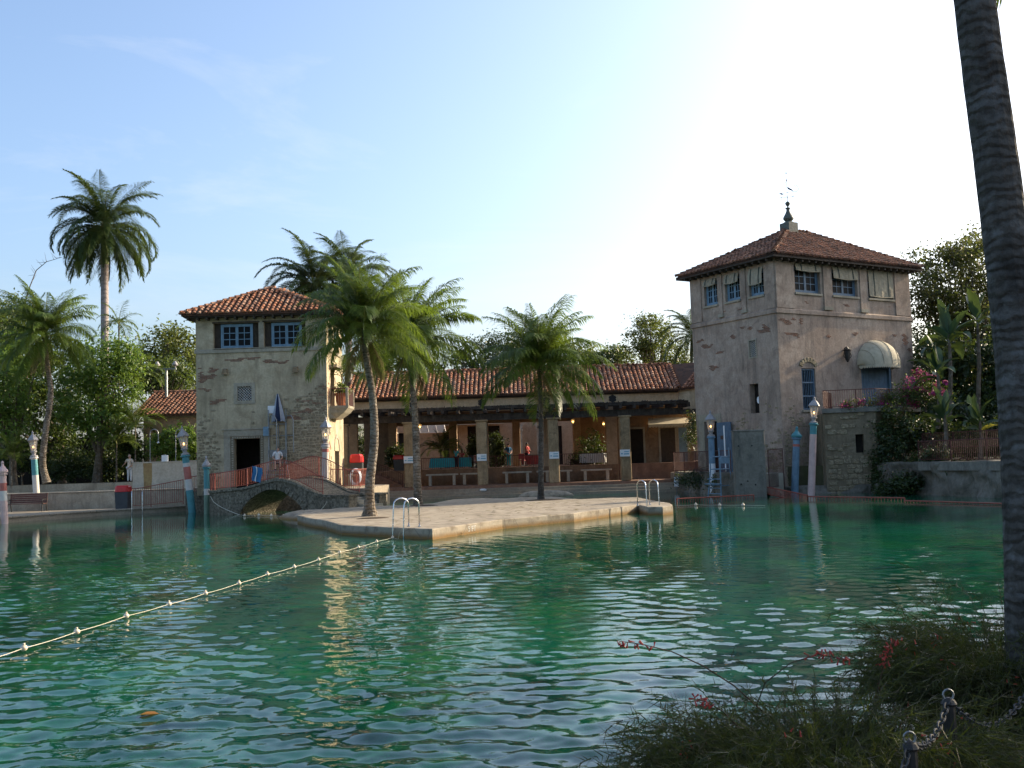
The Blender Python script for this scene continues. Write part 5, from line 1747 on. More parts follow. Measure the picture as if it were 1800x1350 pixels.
# tables and chairs
def cloth_table(x, y, w, d, mat, label):
    t = thing('table', label, 'table', (x, y, 1.85), group='tables in the courtyard arcade')
    rings = []
    for z, f in ((2.62, 0.0), (2.64, .94), (2.60, 1.0), (2.3, 1.03), (1.98, 1.07)):
        r = []
        for k in range(28):
            w_ = 2 * math.pi * k / 28
            cx, cy = math.cos(w_), math.sin(w_); m = max(abs(cx), abs(cy)) ** .75
            fold = 1 + (0.045 * math.sin(k * 2.7) if f > 1.01 else 0)
            r.append((x + cx / m * w / 2 * f * fold, y + cy / m * d / 2 * f * fold, z))
        rings.append(r)
    part('tablecloth', MB().loft(rings, caps=False), M[mat], t)
    mb = MB()
    for sx in (-1, 1):
        for sy in (-1, 1): mb.cyl((x + sx * w * .4, y + sy * d * .4, 1.86), (x + sx * w * .4, y + sy * d * .4, 2.58), .03, .03, 6)
    part('table_leg', mb, M['galv'], t)
    return t
cloth_table(-5.05, 74.5, 2.0, 1.0, 'cloth_turq', 'long table under a turquoise cloth behind the parapet railing')
cloth_table(-3.55, 74.7, .9, .9, 'cloth_turq', 'small table under a turquoise cloth beside the woman in blue')
cloth_table(1.3, 76.8, 1.5, .9, 'cloth_red', 'table under a red cloth near the two standing people in the arcade')
cloth_table(5.7, 75.2, 2.0, .9, 'cloth_white', 'table with a pale cloth before the dark plants on the right of the arcade')
def chair(x, y, rz, mat, label):
    c = thing('chair', label, 'chair', (x, y, 1.85), rz, 'chairs at the arcade tables')
    Mw = WM[c.name]
    part('seat', MB().chamfer_box(Mw @ Matrix.Translation((0, 0, .45)), .44, .44, .05, .012), M[mat], c)
    part('backrest', MB().chamfer_box(Mw @ Matrix.Translation((0, .22, .75)), .44, .04, .4, .012), M[mat], c)
    for sx in (-1, 1):
        for sy in (-1, 1):
            part('leg', MB().cyl(Mw @ Vector((sx * .19, sy * .2, 0)), Mw @ Vector((sx * .19, sy * .2, .43 if sy < 0 else .95)), .018, .018, 6), M['galv'], c)
for i, (x, y, rz, mat, w) in enumerate(((-3.1, 75.7, .2, 'bin_grey', 'dark grey chair right of the woman in turquoise'), (-2.6, 74.4, 1.4, 'cloth_red', 'red chair beside the second pergola pillar'), (.6, 75.6, 2.8, 'cloth_red', 'red chair left of the red table'), (2.2, 76.2, 3.4, 'sign_white', 'white chair right of the red table'))):
    chair(x, y, rz, mat, w)

# red lidded bins
def bin_(x, y, z, w, h, label):
    b = thing('litter_bin', label, 'litter bin', (x, y, z), group='red lidded litter bins')
    part('body', MB().loft([[(x + sx * w * .42, y + sy * w * .4, z) for sx, sy in ((-1, -1), (1, -1), (1, 1), (-1, 1))], [(x + sx * w * .47, y + sy * w * .45, z + h * .72) for sx, sy in ((-1, -1), (1, -1), (1, 1), (-1, 1))]]), M['bin_grey'], b)
    rings = []
    for zz, f in ((.721, .50), (.74, .53), (.93, .50), (.985, .44), (1.0, .34)):
        rings.append([(x + cx / max(abs(cx), abs(cy)) ** .85 * w * f, y + cy / max(abs(cx), abs(cy)) ** .85 * w * f * .95, z + h * zz) for cx, cy in [(math.cos(2 * math.pi * (k + .5) / 16), math.sin(2 * math.pi * (k + .5) / 16)) for k in range(16)]])
    part('lid', MB().loft(rings), M['bin_red'], b)
p = W(217, 892, .28)
bin_(D(217, 870, 58.8).x, 58.8, .285, .78, 1.32, 'grey bin with a red lid on the left pool deck by the ladder')
p = D(627, 805, 63.5)
bin_(p.x, 63.5, 1.15, .78, 1.85, 'dark bin with a red lid beside the coiled hose and the left tower')
p = D(697, 805, 72)
bin_(p.x, 73.6, 1.85, .8, 1.1, 'red topped bin behind the rail at the head of the brick steps')

# coiled white hose on a rail
p = D(625, 838, 58.5)
hs = thing('coiled_hose', 'coiled white hose hung on a short post beside the big island palm', 'hose', tuple(p))
for k in range(6):
    r0 = .30 + .035 * (k % 3)
    c = p + Vector((rnd(-.04, .04), rnd(-.1, .1), rnd(-.05, .05)))
    part('hose_loop', MB().tube([c + Vector((math.cos(w) * r0 * .8, math.sin(w + k) * .05 - .05 * k + .1, math.sin(w) * r0 * 1.25)) for w in [2 * math.pi * j / 20 for j in range(20)]], .024, 6, closed=True), M['hose'], hs)
part('post', MB().cyl((p.x, p.y + .2, 1.15), (p.x, p.y + .2, p.z + .3), .03, .03, 6).cyl((p.x, p.y + .2, p.z + .3), (p.x, p.y - .25, p.z + .3), .025, .025, 6), M['rail_red'], hs)
railing('walk_railing', 'low red bar railing from the footbridge past the coiled hose', [(-10.1, 57.0, 1.15), (-8.9, 57.6, 1.1), (-8.3, 61, 1.1)], lambda k: 1.0, .13, M['rail_red'])
structure('walkway', MB().prism([(-9.596, 56.3), (-7.9, 54.6), (-7.6, 62.9), (-9.596, 66.8)], -.9, 1.1), M['concrete_deck'])

# ------------------------------------------------------------------ left wing and walls
GY = 73.2
gx0, gx1 = D(252, 730, GY).x, -16.6
gz0, gz1 = D(300, 729, GY - .5).z, D(300, 691, GY + 4).z
wg = thing('garden_building', 'low tiled garden building left of the left tower, half hidden by ivy and palms', 'building', ((gx0 + gx1) / 2, GY + 3, 1.64))
WF = Fr((gx0, GY), (1, 0))
gl = gx1 - gx0
mb = MB(); WF.panel(mb, 0, gl, 1.6, gz0, .4, [(1.2, 2.6, 1.61, 4.0)])
part('wall', mb, M['stucco_peach'], wg)
mb = MB(); WF.box(mb, 0, gl, gz0 - .2, gz0 - .002, .002, .15); part('cornice', mb, M['stucco_trim'], wg)
mb = MB(); WF.box(mb, 1.2, 2.6, 1.61, 4.0, -.38, -.33); part('dark_opening', mb, M['dark_inside'], wg)
roof_slopes(wg, [((gx0 - .6, GY - .5, gz0), (gx1, GY - .5, gz0), (gx0 - .6, GY + 4, gz1), (gx1, GY + 4, gz1))], [((gx0 - .6, GY + 4, gz1), (gx1, GY + 4, gz1))], 'tile_dark', .1, first=160)
wg2 = thing('garden_building', 'second tiled roof rising just behind the garden building', 'building', (-22, 80, 1.64))
mb = MB(); mb.box(-25, -15.5, 80.4, 86, 1.6, 7.6); part('wall', mb, M['stucco_peach'], wg2)
roof_slopes(wg2, [((-25.6, 79.9, 7.6), (-15, 79.9, 7.6), (-23.5, 83.5, 9.5), (-17, 83.5, 9.5)), ((-25.6, 87, 7.6), (-25.6, 79.9, 7.6), (-23.5, 83.5, 9.5), (-23.5, 83.5, 9.5))], [], 'tile_dark', .1, first=0)

rw = thing('retaining_wall', 'long low stained retaining wall behind the left pool deck', 'wall', (-26, 62.1, .24))
part('wall', MB().box(-95, -18.72, 61.9, 62.29, .24, 1.20), M['retaining'], rw)
x = -44.0
while x < -19:
    w = rnd(.9, 1.25); w = min(w, -18.72 - x)
    if w > .2: part('coping_stone', MB().chamfer_box(Matrix.Translation((x + w / 2, 62.09, 1.238)), w - .015, .47, .07, .012), M['concrete_deck'], rw)
    x += w
lw_ = thing('garden_wall', 'low grey wall along the upper lawn at the far left', 'wall', (-30, 68, 1.24))
part('wall', MB().box(-95, -22.6, 67.9, 68.19, 1.24, 1.70), M['retaining'], lw_)
ww = thing('white_wall', 'pale plastered wall with an orange brown water stain, left of the left tower', 'wall', (-22, 66.4, 1.24))
a = D(233, 811, 66.4); b = D(345, 810, 66.4)
s0, s1 = D(252, 811, 66.4).x, D(267, 811, 66.4).x
part('wall', MB().box(a.x, -18.3, 66.4, 66.7, 1.2, 2.90), M['wall_white'], ww)
part('coping', MB().chamfer_box(Matrix.Translation(((a.x - 18.3) / 2, 66.55, 2.93)), -18.3 - a.x + .1, .38, .06, .01), M['wall_white'], ww)
mb = MB(); n = 6
mb.add([(s0 + rnd(-.03, .03), 66.394, 1.22 + 1.66 * i / n) for i in range(n + 1)] + [(s1 + rnd(-.03, .03), 66.394, 1.22 + 1.66 * i / n) for i in range(n + 1)] + [(s0, 66.401, 1.22), (s0, 66.401, 2.88), (s1, 66.401, 1.22), (s1, 66.401, 2.88)], [(i, n + 1 + i, n + 2 + i, i + 1) for i in range(n)])
part('stain', mb, M['rust_stain'], ww)
# white notice on the wall
p = D(288, 806, 66.3)
s = thing('notice_sign', 'small blank looking white sign standing on the pale wall beside the ivy', 'sign', (p.x, 66.5, 2.96))
part('board', MB().chamfer_box(Matrix.Translation((p.x, 66.5, 3.16)), .42, .04, .40, .01), M['sign_white'], s)
part('clip', MB().box(p.x - .05, p.x + .05, 66.47, 66.53, 3.362, 3.40), M['galv'], s)
# outdoor showers: two crook-necked pipes
for i, (px, hgt, flip) in enumerate(((264, 1, 1), (309, 1, 1))):
    p = D(px, 800, 68.2)
    s = thing('shower_pipe', ['crook necked outdoor shower pipe left of the white sign', 'second outdoor shower pipe in front of the ivy'][i], 'shower', (p.x, 68.2, 1.64), group='outdoor showers by the ivy')
    top = D(px, 762, 68.2).z
    r = .27
    pts = [Vector((p.x, 68.2, 1.65)), Vector((p.x, 68.2, top))] + [Vector((p.x + r - r * math.cos(w), 68.2, top + r * math.sin(w))) for w in [math.pi * k / 8 for k in range(1, 9)]] + [Vector((p.x + 2 * r, 68.2, top - .55))]
    part('pipe', MB().tube(pts, .03, 6), M['galv'], s)
    part('shower_head', MB().lathe([(.03, .1), (.11, 0), (.11, -.03)], Matrix.Translation((p.x + 2 * r, 68.2, top - .62)), 10), M['steel'], s)

# railing that climbs from the left deck to the landing
ra, rb_, rc = D(250, 893, 59.6), D(322, 889, 58.2), D(345, 872, 56.4)
railing('deck_railing', 'thin red bar railing on the left pool deck between the bin and the lantern post', [(D(206, 890, 60.6).x, 60.6, .29), (D(250, 889, 59.9).x, 59.9, .31), (D(322, 886, 58.3).x, 58.3, .5)], lambda k: 1.0 + .32 * k, .17, M['rail_red'])
railing('landing_railing', 'red bar railing beside the teal post at the foot of the left tower', [(-18.5, 58.9, 1.0), (-17.25, 58.0, 1.12), (-16.2, 56.3, 1.16), (-15.8, 54.7, 1.18)], lambda k: .95, .13, M['rail_red'])

# two-headed area lamp above the roofs
p = D(292, 650, 76)
al = thing('area_lamp', 'grey post with two round lamp heads above the garden roof', 'street lamp', (p.x, 76, 1.64))
part('pole', MB().cyl((p.x, 76, 1.6), (p.x, 76, p.z), .13, .11, 8), M['galv'], al)
part('crossarm', MB().box(p.x - .75, p.x + .75, 75.92, 76.08, p.z, p.z + .12), M['galv'], al)
for sg in (-1, 1):
    part('lamp_head', MB().lathe([(.06, .121), (.08, .25), (.21, .3), (.22, .38), (.16, .48), (.09, .6), (.04, .63)], Matrix.Translation((p.x + sg * .66, 76, p.z)), 10), M['lantern_metal'], al)
# ------------------------------------------------------------------ painted mooring posts and lantern posts
def lantern_head(owner, base, sc=1.0, lit=True, axis=None, metal='lantern_metal'):
    Mh = Matrix.Translation(base) @ Matrix.Rotation(R(30), 4, 'Z') @ Matrix.Scale(sc, 4)
    if axis is not None: Mh = Matrix.Translation(base) @ axis @ Matrix.Scale(sc, 4)
    l = part('lantern', MB().lathe([(.10, 0), (.2, .02), (.2, .09), (.09, .13), (.12, .26), (.17, .28), (.17, .33), (.13, .34)], Mh, 12), M[metal], owner)
    n = 6
    mb = MB()
    for k in range(n):
        w = 2 * math.pi * (k + .5) / n
        mb.tube([Mh @ Vector((.135 * math.cos(w), .135 * math.sin(w), .33)), Mh @ Vector((.235 * math.cos(w), .235 * math.sin(w), .92))], .017 * sc, 4)
    part('cage', mb, M[metal], l)
    mb = MB().lathe([(.128, .335), (.228, .915)], Mh, n, caps=False)
    part('glass', mb, M['lantern_glass'], l)
    part('roof', MB().lathe([(.30, .90), (.31, .94), (.24, 1.05), (.14, 1.17), (.06, 1.25), (.05, 1.29), (.07, 1.32), (.03, 1.38), (.012, 1.46)], Mh, n), M[metal], l)
    if lit:
        part('flame', MB().sphere(Mh @ Vector((0, 0, .56)), .04 * sc, 8, 6, (1, 1, 1.5)), M['glow_warm'], l)
        part('burner', MB().cyl(Mh @ Vector((0, 0, .34)), Mh @ Vector((0, 0, .5)), .02 * sc, .02 * sc, 6), M[metal], l)

def post_cap(owner, at, axis, r, mat, sc=1.0, knob=None):
    Mh = Matrix.Translation(at) @ axis
    part('cap', MB().lathe([(r, 0), (r * 1.45, .03), (r * 1.5, .12), (r * 1.0, .24), (r * .45, .36), (r * .32, .46), (r * .42, .5), (r * .36, .56), (r * .1, .62)], Mh, 12), M[mat], owner)

def post_ends(px0, py0, px1, py1):
    """foot 0.4 m under the waterline, top straight above the foot's own distance"""
    f = W(px0, py0, 0)
    t = D(px1, py1, f.y)
    return f - (t - f).normalized() * .4, t

def painted_post(name, label, cat, foot, top, r, bands, lantern=True, head=1.0, cap_mat='lantern_metal', lit=True, n=14, group=None):
    """bands: list of (fraction, material) from the bottom up, each fraction the upper end of the band"""
    foot, top = Vector(foot), Vector(top)
    o = thing(name, label, cat, tuple(foot), group=group)
    d = (top - foot).normalized(); L = (top - foot).length
    axis = d.to_track_quat('Z', 'Y').to_matrix().to_4x4()
    a = 0.0
    for i, (fr_, mat) in enumerate(bands):
        part('shaft', MB().cyl(foot + d * (L * a), foot + d * (L * fr_), r * (1 - .06 * a), r * (1 - .06 * fr_), n), M[mat], o)
        a = fr_
    part('collar', MB().lathe([(r, 0), (r * 1.3, .03), (r * 1.3, .09), (r * 1.0, .12)], Matrix.Translation(top - d * .02) @ axis, 14), M[bands[-1][1]], o)
    if lantern: lantern_head(o, top + d * .08, head, lit, axis)
    else: post_cap(o, top + d * .08, axis, r, cap_mat)
    return o

g = 'painted posts standing round the pool'
painted_post('mooring_post', 'pale pink striped mooring post at the left edge of the pool', 'post', *post_ends(8, 921, 5, 835), .17, [(.12, 'red_paint'), (.55, 'pink_paint'), (.72, 'white_paint'), (.86, 'red_paint'), (1, 'pink_paint')], False, group=g, cap_mat='pink_paint')
f = D(64, 866, 63.2); t = D(60, 806, 63.2)
painted_post('lantern_post', 'white and teal lantern post standing on the left terrace', 'lantern post', (f.x, 63.2, 1.24), t, .19, [(.52, 'white_paint'), (.97, 'teal_paint'), (1, 'white_paint')], True, 1.12, group=g)
painted_post('lantern_post', 'leaning turquoise, white and red lantern post between the deck railing and the footbridge', 'lantern post', *post_ends(338, 901, 326, 803), .205, [(.47, 'teal_paint'), (.64, 'white_paint'), (.84, 'red_paint'), (.9, 'white_paint'), (1, 'teal_paint')], True, 1.15, group=g)
painted_post('mooring_post', 'teal and green mooring post with a knobbed cap at the left end of the footbridge', 'post', *post_ends(364, 903, 363, 824), .16, [(.5, 'green_paint'), (.62, 'white_paint'), (1, 'teal_paint')], False, cap_mat='lantern_metal', group=g)
f = D(571, 850, 57.3); t = D(572, 786, 57.3)
painted_post('lantern_post', 'white lantern post with a red collar at the right corner of the left tower', 'lantern post', (f.x, 57.3, 1.1), t, .19, [(.88, 'white_paint'), (.96, 'red_paint'), (1, 'white_paint')], True, 1.1, group=g)
painted_post('lantern_post', 'pale blue lantern post with a lit lamp in front of the open blue door', 'lantern post', *post_ends(1254, 870, 1250, 770), .19, [(.6, 'sign_white'), (1, 'blue_faded')], True, 1.05, group=g)
painted_post('mooring_post', 'plain blue mooring post at the foot of the right tower', 'post', *post_ends(1397, 869, 1400, 772), .2, [(.88, 'blue_faded'), (.92, 'red_paint'), (1, 'blue_faded')], False, cap_mat='teal_paint', group=g)
painted_post('lantern_post', 'tall leaning pale pink lantern post with a lit lamp before the right tower', 'lantern post', *post_ends(1426, 871, 1430, 747), .19, [(.88, 'pink_paint'), (1, 'teal_paint')], True, 1.0, group=g)

# ------------------------------------------------------------------ pool ladders
def ladder(label, base, along, out, zdeck, hgt=.86, gap=.55, reach=.75, treads=True):
    base, along, out = Vector(base), Vector(along).normalized(), Vector(out).normalized()
    o = thing('pool_ladder', label, 'ladder', tuple(base), group='steel pool ladders')
    Z = Vector((0, 0, 1))
    for sg in (-.5, .5):
        p = base + along * gap * sg
        pts = [p - out * .42 + Z * (zdeck)]
        pts += [p - out * .42 + Z * (zdeck + hgt * .82)]
        for k in range(1, 7):
            w = math.pi * k / 7
            pts.append(p - out * (.13 + .29 * math.cos(w)) + Z * (zdeck + hgt * .82 + .2 * math.sin(w)))
        pts += [p + out * .16 + Z * (zdeck + hgt * .72), p + out * .2 + Z * (zdeck - .1), p + out * .2 + Z * -.5]
        part('handrail', MB().tube(pts, .022, 8), M['steel'], o, smooth=True)
        part('flange', MB().lathe([(.06, 0), (.06, .02), (.04, .03)], Matrix.Translation(p - out * .42 + Z * zdeck), 10), M['steel'], o)
    for z in (-.05, -.35):
        a, b = base - along * gap / 2 + out * .2 + Z * z, base + along * gap / 2 + out * .2 + Z * z
        part('rung', MB().tube([a, b], .025, 6), M['steel'], o)
ci, cj = W(600, 923, .32), W(760, 930, .32)
al_ = (cj - ci).normalized()
ladder('bright steel pool ladder on the near corner of the island', W(709, 927, .32) * Vector((1, 1, 0)).x if False else (W(709, 928, .32).x, W(709, 928, .32).y, 0), al_, Vector((al_.y, -al_.x, 0)), .33)
q = W(1143, 889, .32)
ladder('steel pool ladder at the far right tip of the island', (q.x, q.y, 0), (.85, .5, 0), (.5, -.85, 0), .33, hgt=1.0, gap=.62)
q = W(241, 894, .3)
ladder('grey pool ladder on the left deck beside the red lidded bin', (q.x, q.y, 0), (.72, .3, 0), (.35, -.93, 0), .3, hgt=.95)

# ------------------------------------------------------------------ park bench on the left deck
bn = thing('park_bench', 'brown slatted park bench with dark iron ends on the left pool deck', 'bench', (D(46, 890, 60).x, 60.4, .24))
bx0, bx1 = D(14, 885, 60.4).x, D(80, 885, 60.4).x
for k in range(5):
    m = Matrix.Translation(((bx0 + bx1) / 2, 60.62 + k * .02, .78 + k * .11)) @ Matrix.Rotation(R(-10), 4, 'X')
    part('back_slat', MB().chamfer_box(m, bx1 - bx0, .03, .09, .006), M['bench_wood'], bn)
for k in range(5):
    part('seat_slat', MB().chamfer_box(Matrix.Translation(((bx0 + bx1) / 2, 60.14 + k * .105, .69)), bx1 - bx0, .09, .03, .006), M['bench_wood'], bn)
for x in (bx0 + .06, bx1 - .06):
    part('end_frame', MB().tube([(x, 60.05, .245), (x, 60.12, .66), (x, 60.6, .68), (x, 60.74, 1.28)], .035, 6).tube([(x, 60.6, .68), (x, 60.72, .245)], .035, 6).tube([(x, 60.64, .92), (x, 60.2, .93), (x, 60.08, .86), (x, 60.12, .68)], .028, 6), M['iron'], bn)

# ------------------------------------------------------------------ lifeguard chairs
def lg_chair(label, at, rz, hseat, mat, tall, w=1.0):
    o = thing('lifeguard_chair', label, 'lifeguard chair', tuple(at), rz)
    Mw = WM[o.name]
    def P(x, y, z): return Mw @ Vector((x, y, z))
    for sx in (-1, 1):
        for sy in (-1, 1):
            top = tall if sy > 0 else hseat + .55
            pts = [P(sx * w * .58, sy * w * .52, 0), P(sx * w * .42, sy * w * .34, hseat), P(sx * w * .42, sy * w * .34, top)]
            if sy < 0: pts += [P(sx * w * .42, sy * w * .2, top + .12), P(sx * w * .42, w * .3, top + .12)]
            part('leg', MB().tube(pts, .032, 8), M[mat], o)
    part('seat', MB().chamfer_box(Mw @ Matrix.Translation((0, 0, hseat)), w * .84, w * .72, .06, .015), M[mat], o)
    part('backrest', MB().chamfer_box(Mw @ Matrix.Translation((0, w * .36, hseat + .5)), w * .8, .05, .42, .015), M[mat], o)
    part('footrest', MB().chamfer_box(Mw @ Matrix.Translation((0, -w * .55, hseat * .55)), w * 1.1, .36, .05, .012), M[mat], o)
    for z in (.25, .42, .7):
        part('rung', MB().tube([P(-w * .55, -w * .48, hseat * z), P(w * .55, -w * .48, hseat * z)], .024, 6), M[mat], o)
    part('side_brace', MB().tube([P(-w * .5, -w * .45, hseat * .5), P(-w * .5, w * .45, hseat * .5)], .02, 6).tube([P(w * .5, -w * .45, hseat * .5), P(w * .5, w * .45, hseat * .5)], .02, 6), M[mat], o)
    return o
p = D(487, 800, 57.2)
LG = Vector((p.x, 57.35, 1.15))
lg = lg_chair('grey tubular lifeguard chair with a white board in front of the stone tower wall', LG, R(12), 1.45, 'galv', 4.4, 1.15)
Mw = WM[lg.name]
part('sign_board', MB().chamfer_box(Mw @ Matrix.Translation((-.12, .46, 4.42)), .78, .04, .42, .01), M['sign_white'], lg)
text_mesh('board_text', 'LIFEGUARD', .12, M['sign_blue'], Mw @ Matrix.Translation((-.12, .435, 4.42)) @ Matrix.Rotation(R(90), 4, 'X'), lg) if False else None
part('cross_bar', MB().tube([Mw @ Vector((-.5, .4, 2.95)), Mw @ Vector((.9, .4, 2.95))], .024, 6).tube([Mw @ Vector((-.5, .4, 3.6)), Mw @ Vector((.55, .4, 3.6))], .03, 6), M['galv'], lg)
for sx in (-.45, .45):
    part('hoop', MB().tube([Mw @ Vector((sx, .4, 2.0))] + [Mw @ Vector((sx, .4, 3.7)), Mw @ Vector((sx + .08, .2, 4.05)), Mw @ Vector((sx + .3, -.1, 4.05)), Mw @ Vector((sx + .42, -.25, 3.8)), Mw @ Vector((sx + .42, -.3, 2.0))], .03, 6), M['galv'], lg)
part('rescue_box', MB().chamfer_box(Mw @ Matrix.Translation((-.62, .25, 3.2)), .3, .3, .52, .02), M['blue_faded'], lg)
# closed umbrella above the chair
ut = Mw @ Vector((.02, .5, 0))
ub = D(488, 737, 57.6); utop = D(486, 692, 57.6)
um = thing('umbrella', 'closed blue, green and white umbrella above the lifeguard chair', 'umbrella', (ub.x, 57.9, 1.15))
uz0, uz1 = ub.z - .08, utop.z
part('pole', MB().cyl((ub.x, 57.9, 1.15), (utop.x, 57.9, uz1 + .05), .028, .022, 8), M['galv'], um)
for k, mat in enumerate(('umb_blue', 'umb_white', 'umb_green', 'umb_blue', 'umb_white', 'umb_green', 'umb_blue', 'umb_white')):
    w0, w1 = 2 * math.pi * k / 8 - 1.9, 2 * math.pi * (k + 1) / 8 - 1.9
    rings = []
    for i in range(7):
        f_ = i / 6
        r = .05 + .40 * f_ ** .9 * (1 if i < 6 else .93)
        z = uz1 - (uz1 - uz0) * f_
        row = []
        for j in range(5):
            w = w0 + (w1 - w0) * j / 4
            rr = r * (1 - .28 * math.sin(math.pi * j / 4) * f_)
            row.append(Vector((utop.x + (ub.x - utop.x) * f_ + rr * math.cos(w), 57.9 + rr * math.sin(w), z - (.08 if j in (0, 4) else 0) * f_)))
        rings.append(row + [p_ + (Vector((utop.x, 57.9, p_.z)) - p_) * .06 for p_ in reversed(row)])
    part('canopy_panel', MB().loft(rings), M[mat], um)
# blue lifeguard chair by the right tower
c = W(1268, 872, 0)
lgb = lg_chair('empty blue lifeguard chair standing in the shallows before the open blue door', Vector((D(1268, 860, 56.2).x, 56.3, -.25)), R(-60), 1.75, 'blue_faded', 2.9, .95)
Mw2 = WM[lgb.name]
part('umbrella_holder', MB().cyl(Mw2 @ Vector((0, .4, 1.6)), Mw2 @ Vector((0, .4, 4.1)), .035, .035, 8), M['sign_white'], lgb)

# ------------------------------------------------------------------ low railings, walkway railing, small signs at the right
def low_rail(label, pts, h=.28):
    railing('water_railing', label, pts, lambda k: h, .16, M['rail_red'], group='low red railings at the waterline', rail_r=.03, bar_r=.014, low=-.12, posts=3)
low_rail('low red railing rising from the water between the island tip and the concrete block', [(W(1190, 884, 0).x, W(1190, 884, 0).y, -.02), (W(1325, 876, 0).x, W(1325, 876, 0).y, -.05)], .22)
low_rail('sloping red railing just right of the concrete block at the waterline', [(W(1338, 872, 0).x, W(1338, 872, 0).y, .3), (W(1420, 878, 0).x, W(1420, 878, 0).y, -.05)], .25)
low_rail('long low red railing at the waterline below the right tower', [(W(1420, 878, 0).x, W(1420, 878, 0).y, -.06), (W(1590, 880, 0).x, W(1590, 880, 0).y, -.08)], .2)
low_rail('low red railing at the waterline before the rocky bank', [(W(1590, 883, 0).x, W(1590, 883, 0).y, -.1), (W(1780, 888, 0).x, W(1780, 888, 0).y, -.12)], .17)
railing('bank_railing', 'tall red barred gate railing right of the concrete block', [(13.6, 55.7, .35), (14.7, 56.9, .4)], lambda k: 2.1, .12, M['rail_dark'])
a, b = D(1185, 826, 67.5), D(1292, 826, 57.5)
railing('walkway_railing', 'dull red bar railing above the planted bank near the blue door', [(a.x, 67.5, 1.25), ((a.x + b.x) / 2 - .3, 62, 1.25), (b.x - .2, 57.6, 1.25)], lambda k: 1.25, .16, M['rail_dark'])
a, b = D(1612, 806, 51.5), D(1800, 808, 44.5)
mid = (a + b) / 2
cp_ = thing('bank_wall', 'pale coping wall on top of the rocky right bank', 'wall', tuple(a))
part('wall', MB().loft([[(p.x - .1, p.y - .3, 1.2), (p.x + .3, p.y + .2, 1.2), (p.x + .3, p.y + .2, 1.62), (p.x - .1, p.y - .3, 1.62)] for p in (a, mid, b, b + (b - a) * .4)]), M['block_concrete'], cp_)
railing('bank_railing', 'dull red bar railing on the coping wall of the rocky right bank', [(p.x + .1, p.y, 1.62) for p in (a, mid, b)], lambda k: 1.0, .13, M['rail_dark'])
a2, b2 = D(1622, 778, 55), D(1800, 776, 48)
railing('upper_railing', 'dull red railing standing among the plants behind the right bank', [(a2.x, a2.y, 2.2), (b2.x, b2.y, 2.2)], lambda k: .85, .13, M['rail_dark'])
p = D(1190, 850, 66.5)
s = thing('small_sign', 'small white marker board at the foot of the planted bank', 'sign', (p.x, 66.6, .1))
part('board', MB().chamfer_box(Matrix.Translation((p.x, 66.7, .62)), .3, .05, .62, .012), M['sign_white'], s)
part('stake', MB().cyl((p.x, 66.75, -.3), (p.x, 66.75, .32), .025, .025, 6), M['galv'], s)

# ------------------------------------------------------------------ ropes with floats
def float_line(label, fl, r, rope_r, ends, cat='float line'):
    o = thing('float_line', label, cat, tuple(fl[0]))
    pts = ends[0:1] + fl + ends[1:]
    dense = []
    for a, b in zip(pts[:-1], pts[1:]):
        for k in range(6):
            q = a.lerp(b, k / 6)
            dense.append(Vector((q.x, q.y, .05 - .012 * math.sin(math.pi * k / 6))))
    dense.append(pts[-1])
    part('rope', MB().tube(dense, rope_r, 5), M['rope'], o)
    for p in fl:
        part('float', MB().sphere((p.x, p.y, .05), r, 12, 8, (1, 1, .9)).lathe([(r * .35, .05 + r * .8), (r * .35, .05 + r * 1.35)], Matrix.Translation((p.x, p.y, 0)), 8), M['float'], o, smooth=True)
    return o
fl = [W(x, y, .03) for x, y in ((42, 1142), (135, 1113), (222, 1085), (297, 1064), (361, 1045), (420, 1027), (470, 1011), (517, 998), (560, 985), (597, 972), (630, 963), (662, 953), (690, 946))]
_d = (fl[0] - fl[1]); fl = [fl[0] + _d * k for k in range(9, 0, -1)] + fl
e_l = fl[0] + _d * .6; e_r = W(702, 936, .25)
float_line('pale lane rope with round floats stretched across the green water', fl, .046, .0045, [e_l, e_r])
fl = [W(x, y, .03) for x, y in ((1223, 888), (1265, 888.5), (1306, 888.5))]
float_line('thin line of three white floats before the concrete block', fl, .075, .008, [W(1186, 889, .03), W(1345, 889, .03)])
fl = [W(x, y, .03) for x, y in ((430, 907), (455, 906), (477, 907), (498, 908))]
float_line('short line of white floats under the footbridge arch', fl, .07, .008, [W(412, 903, .03), W(520, 908, .03)])
# hanging slack ropes on the bridge face
ln = thing('slack_rope', 'slack pale rope hanging from the left end of the footbridge to the water', 'rope', tuple(BF(1.0, .9, .1)))
part('rope', MB().tube([BF(.9 + 2.2 * k / 10, .95 - 1.0 * (k / 10) ** .55, .08) for k in range(11)], .018, 5), M['rope'], ln)
ln = thing('slack_rope', 'slack pale rope hanging at the right pier of the footbridge', 'rope', tuple(BF(8.5, .5, .1)))
part('rope', MB().tube([BF(8.7 - .75 * k / 8, .62 - .62 * (k / 8) ** .7, .12) for k in range(9)], .018, 5), M['rope'], ln)
